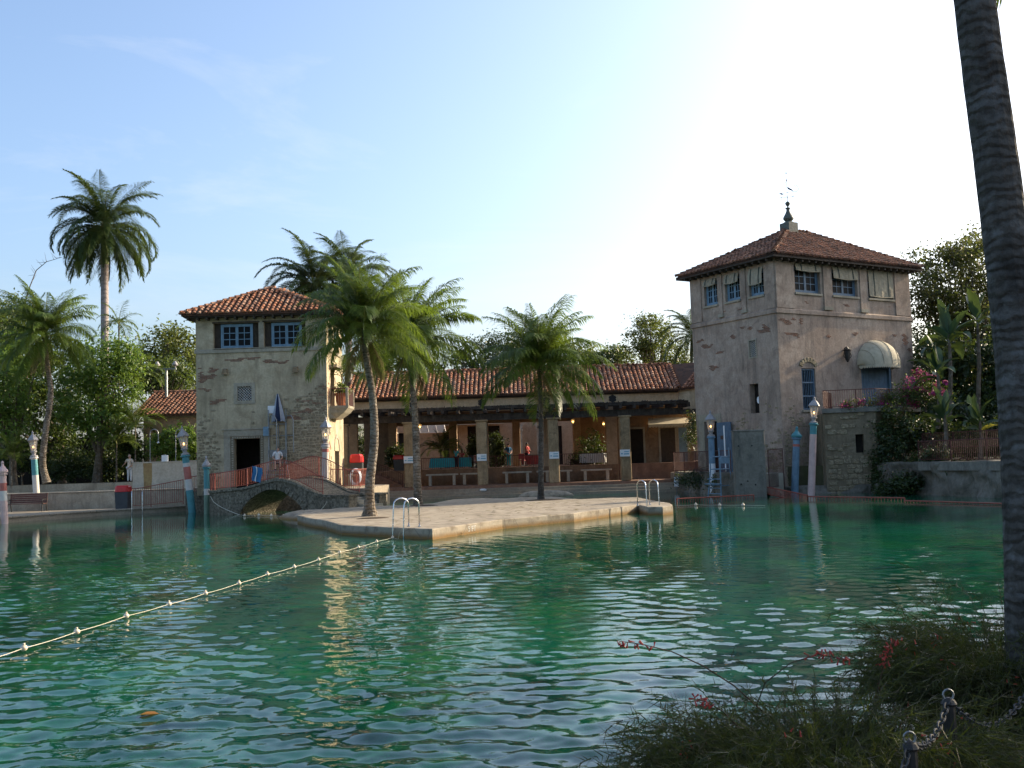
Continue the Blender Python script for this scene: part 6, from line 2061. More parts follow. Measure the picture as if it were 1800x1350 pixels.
# towel over the bridge railing
tb = thing('towel', 'blue and white towel hung over the left part of the footbridge railing', 'towel', tuple(BF(4.1, 2.2, 0)))
rings = []
for i in range(9):
    k = i / 8
    rings.append([BF(3.75 + .62 * j / 6 + .05 * math.sin(k * 5), interp(DECK, 4.0) + 1.0 - k * .75 - .02 * (j % 2) - .12 * j / 6, -.04 + .03 * math.sin(j * 1.9 + k * 3)) for j in range(7)])
top = rings[0]
full = [[BF(3.75 + .62 * j / 6, interp(DECK, 4.0) + .55 - .12 * j / 6, -.15) for j in range(7)]] + rings
part('cloth', MB().loft(full, closed=False, caps=False), M['cloth_blue'], tb)
part('stripe', MB().loft([[BF(3.98 + .09 * j + .05 * math.sin(k / 8 * 5), interp(DECK, 4.0) + .99 - k / 8 * .74 - .05, -.012 + .03 * math.sin((2 + j) * 1.9 + k / 8 * 3)) for j in range(2)] for k in range(9)], closed=False, caps=False), M['cloth_white'], tb)
# litter: a crumpled white bag on the steps, a fallen leaf on the water
p = D(849, 860, 67.6)
solo('crumpled_bag', MB().sphere((p.x, 67.65, .46), .2, 9, 6, (1.2, .8, .5)), M['cloth_white'], 'crumpled white bag lying on the pool steps below the second pergola pillar', 'bag', (p.x, 67.65, .37))
p = W(261, 1256, .012)
solo('fallen_leaf', MB().add([(p.x - .09, p.y, .012), (p.x - .03, p.y + .045, .03), (p.x + .04, p.y + .05, .03), (p.x + .1, p.y + .005, .015), (p.x + .03, p.y - .045, .03), (p.x - .04, p.y - .045, .03), (p.x, p.y, .01)], [(0, 1, 6), (1, 2, 6), (2, 3, 6), (3, 4, 6), (4, 5, 6), (5, 0, 6)]), M['dry_leaf'], 'orange brown fallen leaf floating on the water at lower left', 'leaf', tuple(p))
# ------------------------------------------------------------------ palms
RNG = np.random.default_rng(5)

def frond_mesh(name, L, e0, droop, n, leaf, width, mats, hang=.5, fwd=.55, power=1.6, base=.14, rach=.03, vee=.25, seed=0):
    """one feather leaf growing along +X from the origin: e0 start elevation, droop total bend (degrees)"""
    g = np.random.default_rng(seed)
    K = 18
    pts = [np.zeros(3)]
    dirs = []
    for i in range(K):
        a = math.radians(e0 - droop * ((i + .5) / K) ** power)
        d = np.array((math.cos(a), .0, math.sin(a)))
        dirs.append(d); pts.append(pts[-1] + d * (L / K))
    sway = g.uniform(-.12, .12)
    pts = np.array(pts); pts[:, 1] += sway * (np.linspace(0, 1, K + 1) ** 2) * L
    V, F, MI = [], [], []
    # stalk: three-sided taper
    for i in range(K + 1):
        t = i / K
        r = rach * (1 - .85 * t) + .004
        d = dirs[min(i, K - 1)]
        s = np.array((0, 1, 0)); u = np.cross(d, s)
        V += [pts[i] + s * r, pts[i] - s * r, pts[i] + u * -r * .9]
    for i in range(K):
        for j in range(3):
            a, b = i * 3 + j, i * 3 + (j + 1) % 3
            F += [(a, b, b + 3), (a, b + 3, a + 3)]; MI += [1, 1]
    for k in range(n):
        t = base + (1 - base) * (k + g.uniform(0, .9)) / n
        t = min(t, .995)
        x = t * K; i = min(int(x), K - 1)
        p = pts[i] + (pts[i + 1] - pts[i]) * (x - i)
        d = dirs[i]
        prof = math.sin(math.pi * min(1, (t - base * .6) / (1 - base * .6)) ** .75) ** .6 if t < .97 else .35
        ln = leaf * max(.28, prof) * g.uniform(.85, 1.1)
        for sg in (1, -1):
            f = fwd + .55 * t * t + g.uniform(-.2, .2)
            up = vee - hang * .2 + g.uniform(-.3, .25)
            side = np.array((0, sg, 0)); u = np.cross(d, np.array((0, 1, 0))) * -1
            if u[2] < 0: u = -u
            dr = side + d * f + u * up
            dr /= np.linalg.norm(dr)
            mid = p + dr * ln * .5 + np.array((0, 0, -1)) * hang * ln * .12
            d2 = dr * (1 - hang * .75) + np.array((0, 0, -1)) * hang * (.7 + g.uniform(-.15, .2))
            d2 /= np.linalg.norm(d2)
            tip = mid + d2 * ln * .52
            w = np.cross(dr, np.array((0, 0, 1)) + d * .3); w /= (np.linalg.norm(w) + 1e-6)
            w = w * .75 + d * .45
            w *= width * (.75 + .25 * g.random())
            b = len(V)
            V += [p - w * .4, p + w * .4, mid - w * .5, mid + w * .5, tip]
            F += [(b, b + 1, b + 3), (b, b + 3, b + 2), (b + 2, b + 3, b + 4)]
            MI += [0, 0, 0]
    me = np_mesh(name, V, F, mats[0])
    me.materials.append(mats[1])
    me.polygons.foreach_set('material_index', np.array(MI, dtype=np.int32))
    return me

def frond_set(L, classes, n, leaf, width, mats, seed, **kw):
    out = []
    for i, (e0, dr) in enumerate(classes):
        out.append((e0, frond_mesh('frond', L, e0, dr, n, leaf, width, mats, seed=seed + i, **kw)))
    return out

def trunk_tube(path, r0, r1, base_flare=1.5, n=14, ring=.0, seg=None):
    """smooth tapered trunk through the points of path"""
    P = [Vector(p) for p in path]
    cum = [0]
    for a, b in zip(P[:-1], P[1:]): cum.append(cum[-1] + (b - a).length)
    L = cum[-1]
    tabs = [[(c, p[k]) for c, p in zip(cum, P)] for k in range(3)]
    N = seg or max(16, int(L / .22))
    sm = [smooth_tab(t, N) for t in tabs]
    pts = [Vector((sm[0][i][1], sm[1][i][1], sm[2][i][1])) for i in range(N + 1)]
    rad = []
    for i in range(N + 1):
        t = i / N
        s = t * L
        r = r0 + (r1 - r0) * t
        r *= 1 + (base_flare - 1) * math.exp(-s / .28)
        r *= 1 + (ring * (1 if i % 2 else -1)) + rnd(-.015, .015)
        rad.append(r)
    return MB().tube(pts, rad, n), pts

COCO = frond_set(3.7, [(80, 48), (72, 58), (62, 68), (48, 80), (32, 88), (14, 84), (-8, 68), (-36, 44)], 86, 1.02, .046, (M['coco_leaf'], M['rachis']), 100, hang=.74, fwd=.42)
COCO_DEAD = frond_set(3.0, [(-58, 30)], 60, .75, .05, (M['coco_dead'], M['coco_dead']), 150, hang=.95, fwd=.5)
ROYAL = frond_set(5.0, [(74, 66), (60, 84), (44, 105), (20, 120), (-10, 90), (-46, 40)], 104, 1.05, .068, (M['royal_leaf'], M['rachis']), 200, hang=.62, fwd=.35, vee=.5)
ARECA = frond_set(2.1, [(78, 55), (60, 85), (42, 95), (22, 90)], 46, .62, .048, (M['areca_leaf'], M['rachis']), 300, hang=.35, fwd=.75, vee=.35)
SMALLP = frond_set(2.3, [(70, 60), (48, 95), (22, 105), (-4, 85)], 24, .72, .085, (M['areca_leaf'], M['rachis']), 340, hang=.4, fwd=.6)

def palm(label, path, r0, r1, fset, counts, scale=1.0, bark='palm_bark', group=None, cat='palm tree', flare=1.5, dead=0, shaft=None, nuts=0, name='palm_tree', az0=0.0, ring=.03, extra=(), seg=None):
    """counts: how many fronds of each class in the frond set, upright ones first"""
    o = thing(name, label, cat, tuple(path[0]), group=group)
    mb, pts = trunk_tube(path, r0, r1, flare, 14, ring, seg)
    part('trunk', mb, M[bark], o)
    top = pts[-1]
    if shaft:
        L = shaft
        part('crownshaft', MB().tube([top, top + Vector((0, 0, L * .4)), top + Vector((0, 0, L))], [r1 * 1.15, r1 * 1.0, r1 * .55], 12), M['crownshaft'], o)
        top = top + Vector((0, 0, L * .95))
    az = az0
    for k, c in enumerate(counts):
        for i in range(c):
            az += 2.39996 + rnd(-.25, .25)
            s = scale * rnd(.86, 1.1)
            m = Matrix.Translation(top + Vector((math.cos(az) * r1 * .7, math.sin(az) * r1 * .7, rnd(-.12, .12) - k * .05))) @ Matrix.Rotation(az, 4, 'Z') @ Matrix.Rotation(rnd(-.14, .14), 4, 'Y') @ Matrix.Rotation(rnd(-.2, .2), 4, 'X') @ Matrix.Scale(s, 4)
            inst('frond', fset[k][1], o, m)
    for az_, k, s in extra:
        m = Matrix.Translation(top) @ Matrix.Rotation(az_, 4, 'Z') @ Matrix.Scale(s, 4)
        inst('frond', fset[k][1], o, m)
    for i in range(dead):
        a = rnd(0, 6.28)
        m = Matrix.Translation(top - Vector((0, 0, .25))) @ Matrix.Rotation(a, 4, 'Z') @ Matrix.Scale(scale * rnd(.7, .95), 4)
        inst('dry_frond', COCO_DEAD[0][1], o, m)
    for i in range(nuts):
        a = rnd(0, 6.28)
        p = top + Vector((math.cos(a) * .28, math.sin(a) * .28, -.28 + rnd(-.12, .1)))
        part('coconut', MB().sphere(p, .11, 8, 6, (1, 1, 1.25)), M['crownshaft'], o, smooth=True)
    return o

def top_at(px, py, Y): return D(px, py, Y)
# three coconut palms on the island
Y = W(650, 908, .33).y
def tp(px, py, Y): return tuple(D(px, py, Y))
b = W(650, 908, .3)
palm('tall coconut palm with swaying trunk and swollen base at the left end of the island', [(b.x, b.y, .28), tp(650, 850, Y), tp(658, 770, Y), tp(654, 690, Y), tp(643, 620, Y), tp(640, 572, Y)], .20, .115, COCO, (3, 7, 10, 11, 11, 10, 6, 2), .82, flare=1.75, group='coconut palms', nuts=7, az0=.4, dead=5)
Y2 = W(735, 889, .33).y
b = W(735, 889, .3)
palm('coconut palm with a straight grey trunk on the island, right of the tallest one', [(b.x, b.y, .28), tp(733, 830, Y2), tp(730, 740, Y2), tp(724, 660, Y2), tp(719, 600, Y2)], .20, .12, COCO, (4, 7, 9, 9, 9, 9, 6, 2), .98, flare=1.35, group='coconut palms', nuts=6, az0=2.0, dead=5, extra=((.35, 3, 1.1), (.1, 5, 1.1), (.55, 2, 1.05)))
Y3 = W(951, 878, .33).y
b = W(951, 878, .3)
palm('slender coconut palm on the right half of the island before the arcade', [(b.x, b.y, .28), tp(951, 820, Y3), tp(951, 740, Y3), tp(949, 680, Y3), tp(948, 640, Y3)], .155, .105, COCO, (4, 7, 8, 9, 9, 9, 5, 1), 1.0, 'palm_bark_dark', flare=1.3, group='coconut palms', nuts=5, az0=3.3, dead=3)
# coconut palm on the left terrace
Y4 = 64.5
palm('coconut palm with an S-shaped pale trunk on the left terrace', [tp(82, 849, Y4), tp(75, 815, Y4), tp(80, 760, Y4), tp(89, 690, Y4), tp(83, 640, Y4), tp(78, 585, Y4)], .21, .13, COCO, (4, 7, 8, 9, 9, 9, 7, 3), .98, flare=1.35, group='coconut palms', nuts=4, az0=1.1, dead=2)
# royal palm behind the trees at the left
Y5 = 86
palm('very tall royal palm with a smooth pale trunk towering over the left trees', [tp(184, 840, Y5), tp(184, 700, Y5), tp(184, 560, Y5), tp(184, 465, Y5)], .34, .30, ROYAL, (5, 8, 11, 14, 19, 20), 1.06, 'royal_bark', flare=1.2, shaft=3.6, az0=.2, ring=0, group='royal palms')
palm('royal palm crown rising just behind the left tower roof', [tp(550, 830, 72), tp(551, 650, 72), tp(553, 535, 72)], .28, .24, ROYAL, (3, 7, 10, 12, 12, 10), .86, 'royal_bark', flare=1.2, shaft=1.7, az0=1.4, ring=0, group='royal palms')
palm('second royal palm crown behind the left tower, mostly hidden by the island palms', [tp(614, 830, 75), tp(613, 650, 75), tp(612, 525, 75)], .27, .23, ROYAL, (3, 7, 10, 12, 12, 10), .86, 'royal_bark', flare=1.2, shaft=1.7, az0=2.4, ring=0, group='royal palms')
palm('small thin palm standing against the sky right of the royal palm', [tp(208, 830, 82), tp(209, 700, 82), tp(209, 567, 82)], .09, .06, SMALLP, (2, 3, 4, 4), .95, flare=1.2, az0=.9)
palm('dark palm peeping from behind the left edge of the right tower', [tp(1214, 830, 80), tp(1215, 700, 80), tp(1216, 585, 80)], .14, .11, ROYAL, (3, 4, 5, 6, 7, 8), .62, flare=1.2, az0=.3)
# clump palms in the left shrubbery
for i, (px, py, pt, Yq, sc, lab) in enumerate(((205, 835, 775, 70, 1.0, 'bright clump palm left of the shower pipes'), (238, 835, 745, 70.6, 1.05, 'bright clump palm before the garden building roof'), (232, 790, 655, 74, 1.2, 'arching clump palm beside the garden building roof'), (20, 835, 800, 67, .9, 'low feathery cycad like palm at the far left edge'), (775, 825, 790, 76.5, .95, 'dark potted palm in the arcade left of the turquoise table'))):
    b0, t0_ = D(px, py, Yq), D(px, pt, Yq)
    palm(lab, [(b0.x, b0.y, 1.6), (b0.x, b0.y, (1.6 + t0_.z) / 2), tuple(t0_)], .06, .04, ARECA, (4, 5, 6, 6), sc, flare=1.1, cat='palm', name='clump_palm', az0=i, group='clump palms')

# big palm trunk in the right foreground, crown above the frame
Yf = 7.0
fp = [tuple(D(1832, 1440, Yf)), tuple(D(1818, 1200, Yf)), tuple(D(1808, 900, Yf)), tuple(D(1790, 620, Yf)), tuple(D(1757, 330, Yf)), tuple(D(1718, 40, Yf)), tuple(D(1670, -380, Yf)), tuple(D(1610, -900, Yf)), tuple(D(1580, -1500, Yf))]
fp = [(fp[0][0], fp[0][1], .3)] + fp[1:]
palm('huge leaning palm trunk close by at the right edge, ringed with leaf scars', fp, .172, .085, COCO, (3, 4, 5, 5, 4, 4, 2, 0), 1.0, 'palm_bark_dark', flare=1.25, az0=.5, ring=.004, seg=110, name='palm_tree')
# the near palm whose leaf tip hangs into the top right corner
palm('palm beyond the right edge whose leaf tips hang into the top right corner', [(8.0, 8.6, .3), (7.6, 8.6, 4.0), (7.12, 8.6, 7.55)], .16, .12, COCO, (2, 3, 4, 5, 4, 3, 2, 0), .8, 'palm_bark_dark', az0=2.2, extra=((math.pi + .12, 5, .96), (math.pi - .15, 5, .9)))

# ------------------------------------------------------------------ broadleaf trees
def leaf_cloud(blobs, n, size, aspect=.5, clump=.42, seed=0, up=.35, per=26, fold=True):
    """leaf-sized faces in uneven clumps through the blobs (cx, cy, cz, rx, ry, rz)"""
    g = np.random.default_rng(seed)
    B = np.array(blobs, dtype=float)
    vol = B[:, 3] * B[:, 4] + B[:, 4] * B[:, 5] + B[:, 3] * B[:, 5]
    nc = max(1, n // per)
    bi = g.choice(len(B), nc, p=vol / vol.sum())
    d = g.normal(size=(nc, 3)); d /= np.linalg.norm(d, axis=1)[:, None]
    rad = g.uniform(.35, 1.0, nc) ** .6
    rad *= 1 + .22 * np.sin(d[:, 0] * 5 + bi) * np.cos(d[:, 2] * 4 + d[:, 1] * 3)
    cc = B[bi, :3] + d * B[bi, 3:6] * rad[:, None]
    ci = np.repeat(np.arange(nc), per)
    m = len(ci)
    cs = g.uniform(.6, 1.5, nc) * clump
    pos = cc[ci] + g.normal(size=(m, 3)) * cs[ci][:, None] * np.array((1, 1, .75)) * .6
    nrm = d[ci] * .7 + g.normal(size=(m, 3)) * .75 + np.array((0, 0, up))
    nrm /= np.linalg.norm(nrm, axis=1)[:, None]
    t = np.cross(nrm, g.normal(size=(m, 3))); t /= np.linalg.norm(t, axis=1)[:, None]
    b = np.cross(nrm, t)
    L = (size * g.uniform(.65, 1.35, m))[:, None]
    Wd = L * aspect
    bend = nrm * L * .18
    v = np.stack([pos - t * L * .5, pos - b * Wd * .5 + bend * .5, pos + t * L * .5 - bend * .6, pos + b * Wd * .5 + bend * .5], axis=1).reshape(-1, 3)
    f = np.arange(m * 4).reshape(-1, 4)
    return v, f, cc

def tree(label, base, blobs, n, size, leafmat, trunk_r=.22, cat='tree', group=None, seed=0, name='broadleaf_tree', aspect=.5, clump=.42, up=.35, limbs=14, bark='bark', twigs=0):
    base = Vector(base)
    o = thing(name, label, cat, tuple(base), group=group)
    v, f, cc = leaf_cloud(blobs, n, size, aspect, clump, seed, up)
    mid = Vector(np.mean(np.array(blobs)[:, :3], axis=0))
    low = min(b[2] - b[5] for b in blobs)
    fork = Vector((base.x * .7 + mid.x * .3, base.y * .7 + mid.y * .3, max(base.z + .3, low * .6 + base.z * .4 + .3)))
    mb = MB()
    mb.tube([base - Vector((0, 0, .2)), base.lerp(fork, .5) + Vector((rnd(-.1, .1), rnd(-.1, .1), 0)), fork], [trunk_r * 1.25, trunk_r, trunk_r * .8], 9)
    part('trunk', mb, M[bark], o)
    mb = MB()
    idx = np.random.default_rng(seed + 1).choice(len(cc), min(limbs, len(cc)), replace=False)
    for i in idx:
        e = Vector(cc[i]); m_ = fork.lerp(e, .5) + Vector((rnd(-.3, .3), rnd(-.3, .3), rnd(.0, .5)))
        mb.tube([fork - Vector((0, 0, .1)), m_, e], [trunk_r * .5, trunk_r * .28, trunk_r * .08], 6)
    for k in range(twigs):
        i = np.random.default_rng(seed + 50 + k).integers(len(cc))
        e = Vector(cc[i]); dv_ = (e - mid).normalized() + Vector((rnd(-.4, .4), rnd(-.4, .4), rnd(.1, .7)))
        mb.tube([e, e + dv_ * rnd(.3, .7), e + dv_ * rnd(.8, 1.3) + Vector((rnd(-.2, .2), 0, 0))], [.02, .013, .005], 4)
    part('limbs', mb, M[bark], o)
    Mi = WM[o.name].inverted()
    off_ = np.array(base)
    me = np_mesh('crown', v - off_, f, M[leafmat])
    c = bpy.data.objects.new('crown', me)
    link(c, o, Matrix.Identity(4))
    KIDS.setdefault(o.name, []).append(c)
    return o

def blob(px, py, Y, rpx, rpy=None, rd=None):
    """ellipsoid centred on a point at depth Y, radii given in photo pixels at that depth"""
    p = D(px, py, Y); s = Y / FPX
    rx = rpx * s; rz = (rpy or rpx) * s
    return (p.x, p.y, p.z, rx, rd or rx, rz)
def base_of(px, Y, z=1.62):
    p = D(px, 800, Y); return (p.x, Y, z)

# left grove
G = 'trees of the left garden'
tree('dense dark green tree filling the far left edge behind the coconut palm', base_of(-60, 76), [blob(-50, 610, 76, 95, 80), blob(20, 640, 75, 70, 75), blob(-40, 720, 75, 80, 70), blob(10, 560, 78, 50, 40)], 9000, .34, 'leaf_mid', .35, group=G, seed=21, clump=.7)
tree('bright leafy tree at the left edge beside the white lantern post', base_of(25, 70), [blob(10, 690, 69.5, 50, 60), blob(40, 620, 71, 45, 45), blob(5, 745, 69, 38, 40)], 6500, .26, 'leaf_bright', .25, group=G, seed=22, clump=.5)
tree('broad bright green tree between the coconut palm and the garden building', base_of(170, 71.5), [blob(175, 640, 71.5, 60, 52), blob(140, 690, 71, 45, 60), blob(205, 690, 71.5, 40, 55), blob(175, 740, 71, 48, 40), blob(222, 632, 72, 28, 30)], 11000, .25, 'leaf_bright', .3, group=G, seed=23, clump=.5, twigs=5)
tree('shaded tree behind the S-shaped coconut trunk', base_of(110, 79), [blob(105, 660, 79, 60, 70), blob(60, 720, 78, 60, 60), blob(130, 750, 77, 50, 55)], 7000, .32, 'leaf_mid', .3, group=G, seed=24, clump=.6)
tree('olive tree against the sky between the small palm and the left tower', base_of(285, 96), [blob(280, 605, 96, 35, 38), blob(320, 610, 95, 40, 40), blob(335, 655, 94, 40, 35), blob(262, 650, 95, 30, 40)], 5200, .34, 'leaf_olive', .35, group=G, seed=25, clump=.7, limbs=20)
tree('darker tree low behind the area lamp and garden roof', base_of(300, 90), [blob(290, 660, 90, 55, 32), blob(250, 665, 89, 40, 30)], 4200, .3, 'leaf_mid', .3, group=G, seed=26, clump=.6)
tree('feathery pale tree top at the upper left edge of the grove', base_of(5, 95), [blob(0, 545, 95, 40, 26), blob(40, 560, 96, 30, 22)], 2600, .26, 'leaf_olive', .25, group=G, seed=27, clump=.6, limbs=16, twigs=20)
# bare twig against the sky
tw = thing('bare_branch', 'bare twig arching into the sky left of the royal palm', 'branch', base_of(48, 92))
mb = MB()
pth = [D(40, 545, 92), D(52, 505, 92), D(64, 475, 92), D(82, 460, 92), D(110, 452, 92)]
mb.tube(pth, [.07, .05, .04, .03, .012], 5)
for k in range(16):
    i = k % 4; a = pth[i].lerp(pth[i + 1], rnd(0, 1)); mb.tube([a, a + Vector((rnd(-1.0, .4), rnd(-.3, .3), rnd(-.1, .8)))], [.02, .006], 4)
part('twig', mb, M['bark'], tw)

# undergrowth of the left garden: shrubs
def shrub(label, px, py, Y, rpx, rpy, n, size, mat, seed, z=1.62, group='shrubs of the left garden', cat='shrub', name='shrub'):
    return tree(label, base_of(px, Y, z), [blob(px, py, Y, rpx, rpy), blob(px + rpx * .4, py + rpy * .3, Y - .3, rpx * .6, rpy * .7), blob(px - rpx * .45, py + rpy * .35, Y + .3, rpx * .6, rpy * .65)], n, size, mat, .06, cat, group, seed, name, clump=.3, limbs=8)
shrub('dark shrub below the bright tree, left of the man', 175, 815, 73, 38, 28, 3000, .2, 'leaf_dark', 31)
shrub('dark shrub behind the foot of the coconut palm', 120, 815, 74, 36, 30, 3000, .2, 'leaf_dark', 32)
shrub('deep green shrub at the far left behind the lantern post', 40, 800, 76, 40, 32, 3200, .2, 'leaf_dark', 33)
shrub('leafy shrub right behind the man in the pale shirt', 232, 790, 72, 26, 34, 2600, .2, 'leaf_mid', 34)
shrub('low dark hedge left of the pale wall end', 200, 800, 75, 40, 40, 3000, .22, 'leaf_dark', 35)
solo('shade_wall', MB().box(-62, -30, 82, 82.3, 1.5, 5.2), M['dark_inside'], 'near-black backing wall behind the left trees, shade put into its colour', 'wall', (-45, 82, 1.6))  # near-black colour stands in for the shade behind these trees
# ivy over the garden building
p0, p1 = D(282, 752, 69), D(348, 752, 69)
iv = tree('thick bright ivy hedge between the shower pipes and the left tower', (p0.x + 1.2, 69.2, 1.64), [blob(300, 775, 69.2, 26, 24, .6), blob(330, 770, 69.2, 22, 26, .6), blob(318, 795, 69.1, 30, 22, .6), blob(275, 785, 69.3, 16, 20, .5)], 5200, .2, 'leaf_bright', .05, 'ivy', None, 41, 'ivy_hedge', clump=.28, limbs=6)

# trees behind the arcade roof
G = 'trees beyond the arcade roof'
tree('dark dense tree behind the middle of the arcade roof', base_of(855, 100), [blob(840, 625, 100, 42, 34), blob(890, 615, 101, 40, 38), blob(800, 640, 100, 32, 26), blob(870, 650, 99, 60, 22)], 5600, .3, 'leaf_dark', .35, group=G, seed=51, clump=.65, limbs=18)
tree('olive green tree behind the arcade roof between the two left island palms', base_of(700, 98), [blob(690, 625, 98, 40, 26), blob(735, 630, 98, 32, 24), blob(660, 640, 97, 26, 20)], 4200, .3, 'leaf_olive', .35, group=G, seed=52, clump=.6)
tree('tree behind the slender island palm crown', base_of(960, 104), [blob(950, 610, 104, 55, 40), blob(1010, 625, 104, 40, 28)], 4600, .3, 'leaf_olive', .35, group=G, seed=53, clump=.65)
tree('rounded yellow green tree left of the right tower', base_of(1150, 96), [blob(1150, 590, 96, 38, 32), blob(1165, 620, 95, 42, 30), blob(1115, 625, 96, 30, 26), blob(1140, 565, 97, 24, 14), blob(1190, 640, 95, 30, 22), blob(1110, 590, 96, 14, 8)], 6800, .25, 'leaf_olive', .35, group=G, seed=54, clump=.55, limbs=24)
tree('low dark tree right of the slender island palm crown', base_of(1075, 100), [blob(1075, 625, 100, 32, 18), blob(1050, 635, 100, 30, 16)], 2600, .3, 'leaf_mid', .3, group=G, seed=55, clump=.6, limbs=16)
tree('round dark treetop just right of the left tower', base_of(612, 90), [blob(612, 638, 90, 14, 10), blob(600, 650, 90, 16, 10)], 900, .26, 'leaf_dark', .2, group=G, seed=56, clump=.5)
# dark plants in the courtyard
for i, (px, py, Y, rx, rz, lab) in enumerate(((1040, 790, 77, 24, 40, 'tall dark bush in the courtyard right of the peach wall'), (835, 790, 78, 12, 34, 'dark climbing plant beside the second pergola pillar'), (1020, 810, 75.5, 12, 14, 'low dark bush behind the right end of the parapet'), (635, 790, 80, 16, 40, 'dark shrub in the leftmost arch'), (700, 800, 78, 18, 22, 'dark leafy plant beside the pedestal'), (875, 790, 79, 10, 34, 'narrow dark bush right of the second pergola pillar'))):
    shrub(lab, px, py, Y, rx, rz, 2000, .2, 'leaf_dark', 61 + i, 1.86, 'plants in the courtyard', 'bush', 'courtyard_bush')
# pot plant on the tower balcony: part of the potted plant
v, f, cc = leaf_cloud([(POT_AT.x, POT_AT.y, POT_AT.z + 1.0, .45, .45, .3)], 420, .18, .45, .18, 77)
me = np_mesh('leaves', v - np.array(POT_AT), f, M['areca_leaf'])
c = bpy.data.objects.new('leaves', me); link(c, pot, Matrix.Identity(4))
palm('bright palm like plant growing tall on the tower balcony', [tuple(FS(2.3, 5.742, .5)), tuple(FS(2.3, 6.8, .5)), tuple(FS(2.3, 7.7, .45))], .05, .035, ARECA, (3, 3, 4, 3), .62, flare=1.1, cat='plant', name='balcony_plant')

# right side: trees, banana clumps, bougainvillea, vines
G = 'trees right of the right tower'
tree('big open brownish tree behind the banana plants right of the right tower', base_of(1700, 70, 1.5), [blob(1670, 500, 70, 62, 70), blob(1640, 580, 69, 40, 60), blob(1730, 470, 71, 60, 60), blob(1720, 590, 70, 60, 60), blob(1790, 520, 71, 60, 80), blob(1620, 460, 72, 26, 22), blob(1690, 440, 71, 40, 24), blob(1640, 680, 69, 50, 60), blob(1720, 690, 69, 60, 70), blob(1640, 520, 68, 36, 46), blob(1700, 560, 68, 50, 60), blob(1680, 640, 67, 60, 60)], 30000, .25, 'leaf_brown', .35, group=G, seed=71, clump=.6, limbs=60, twigs=70)
tree('tall thin topped tree at the right edge behind the big palm trunk', base_of(1760, 78, 1.5), [blob(1745, 420, 78, 40, 40), blob(1800, 440, 78, 50, 60), blob(1830, 560, 78, 60, 80)], 4200, .26, 'leaf_brown', .3, group=G, seed=72, clump=.6, limbs=50, twigs=60)
tree('dense dark tree behind the terrace right of the right tower', base_of(1660, 64, 1.5), [blob(1650, 640, 64, 45, 60), blob(1720, 660, 63, 60, 70), blob(1790, 650, 63, 50, 90), blob(1680, 740, 62, 70, 50), blob(1760, 750, 62, 60, 50), blob(1640, 740, 62, 40, 40)], 17000, .28, 'leaf_dark', .3, group=G, seed=73, clump=.55)
for i, (x, y, h, r) in enumerate(((40, 64, 13, 7.5), (47, 84, 13, 9), (36, 46, 12, 7), (33, 30, 11, 6), (15.5, 12.5, 10.5, 5), (42, 22, 13, 7), (62, 58, 16, 8))):
    tree(['leafy shade tree on the far right bank', 'tall shade tree far right behind the others', 'shade tree right of the rocky bank', 'shade tree on the near right bank', 'shade tree close by on the right', 'large shade tree behind the near right bank', 'tallest shade tree at the far right'][i], (x, y, 1.5), [(x, y, h * .68, r, r, h * .34), (x - 2, y + 1, h * .4, r * .8, r * .8, h * .25), (x + 2, y - 2, h * .45, r * .8, r * .8, h * .28)], 6500, .55, 'leaf_mid', .4, group='shade trees on the right bank', seed=80 + i, clump=.9)

def banana_leaf_mesh(name, L, Wd, e0, droop, mat, seed=0):
    g = np.random.default_rng(seed)
    K = 10
    V, F = [], []
    p = np.zeros(3)
    for i in range(K + 1):
        t = i / K
        a = math.radians(e0 - droop * t ** 1.5)
        d = np.array((math.cos(a), 0, math.sin(a)))
        w = Wd * .5 * max(0.02, math.sin(math.pi * min(1, .08 + t * .94)) ** .55) if t > .14 else .03
        up = np.array((-d[2], 0, d[0]))
        for sg, k in ((-1, 1), (-1, .5), (0, 0), (1, .5), (1, 1)):
            V.append(p + np.array((0, sg * w * k, 0)) + up * w * k * .45 + g.normal(size=3) * .012 * k)
        p = p + d * L / K
    for i in range(K):
        for j in range(4):
            if i > 2 and g.random() < .10 and j in (0, 3): continue
            a = i * 5 + j
            F.append((a, a + 1, a + 6, a + 5))
    return np_mesh(name, V, F, mat)
BAN = [banana_leaf_mesh('leaf', 2.3, .62, e, d, M['banana_leaf'], 5 + i) for i, (e, d) in enumerate(((86, 20), (72, 45), (55, 75), (35, 95), (10, 80)))]
BANG = banana_leaf_mesh('leaf', 1.4, .5, 40, 60, M['banana_gold'], 19)
def banana(label, px, py_base, py_top, Y, nleaf, sc=1.0, gold=0, stems=1, z=None):
    b0 = D(px, py_base, Y); t0_ = D(px, py_top, Y)
    o = thing('banana_plant', label, 'plant', tuple(b0), group='big leaved plants on the right bank')
    part('stem', MB().tube([b0 - Vector((0, 0, .4)), b0.lerp(t0_, .5) + Vector((.1, 0, 0)), t0_], [.13, .11, .07], 8), M['bark'], o)
    az = px * .37
    for i in range(nleaf):
        az += 2.4 + rnd(-.3, .3)
        k = min(4, int(5 * (i / nleaf)))
        m = Matrix.Translation(t0_ + Vector((0, 0, -.12 * i * .5))) @ Matrix.Rotation(az, 4, 'Z') @ Matrix.Rotation(rnd(-.4, .4), 4, 'X') @ Matrix.Scale(sc * rnd(.75, 1.1), 4)
        inst('leaf', BAN[k], o, m)
    for i in range(gold):
        m = Matrix.Translation(t0_ + Vector((0, -.2, -.6))) @ Matrix.Rotation(-1.2 + i * .9, 4, 'Z') @ Matrix.Scale(sc, 4)
        inst('leaf', BANG, o, m)['label'] = 'yellowed leaf'
banana('tall banana like plant with paddle leaves high against the brown tree', 1718, 720, 560, 56, 10, .85)
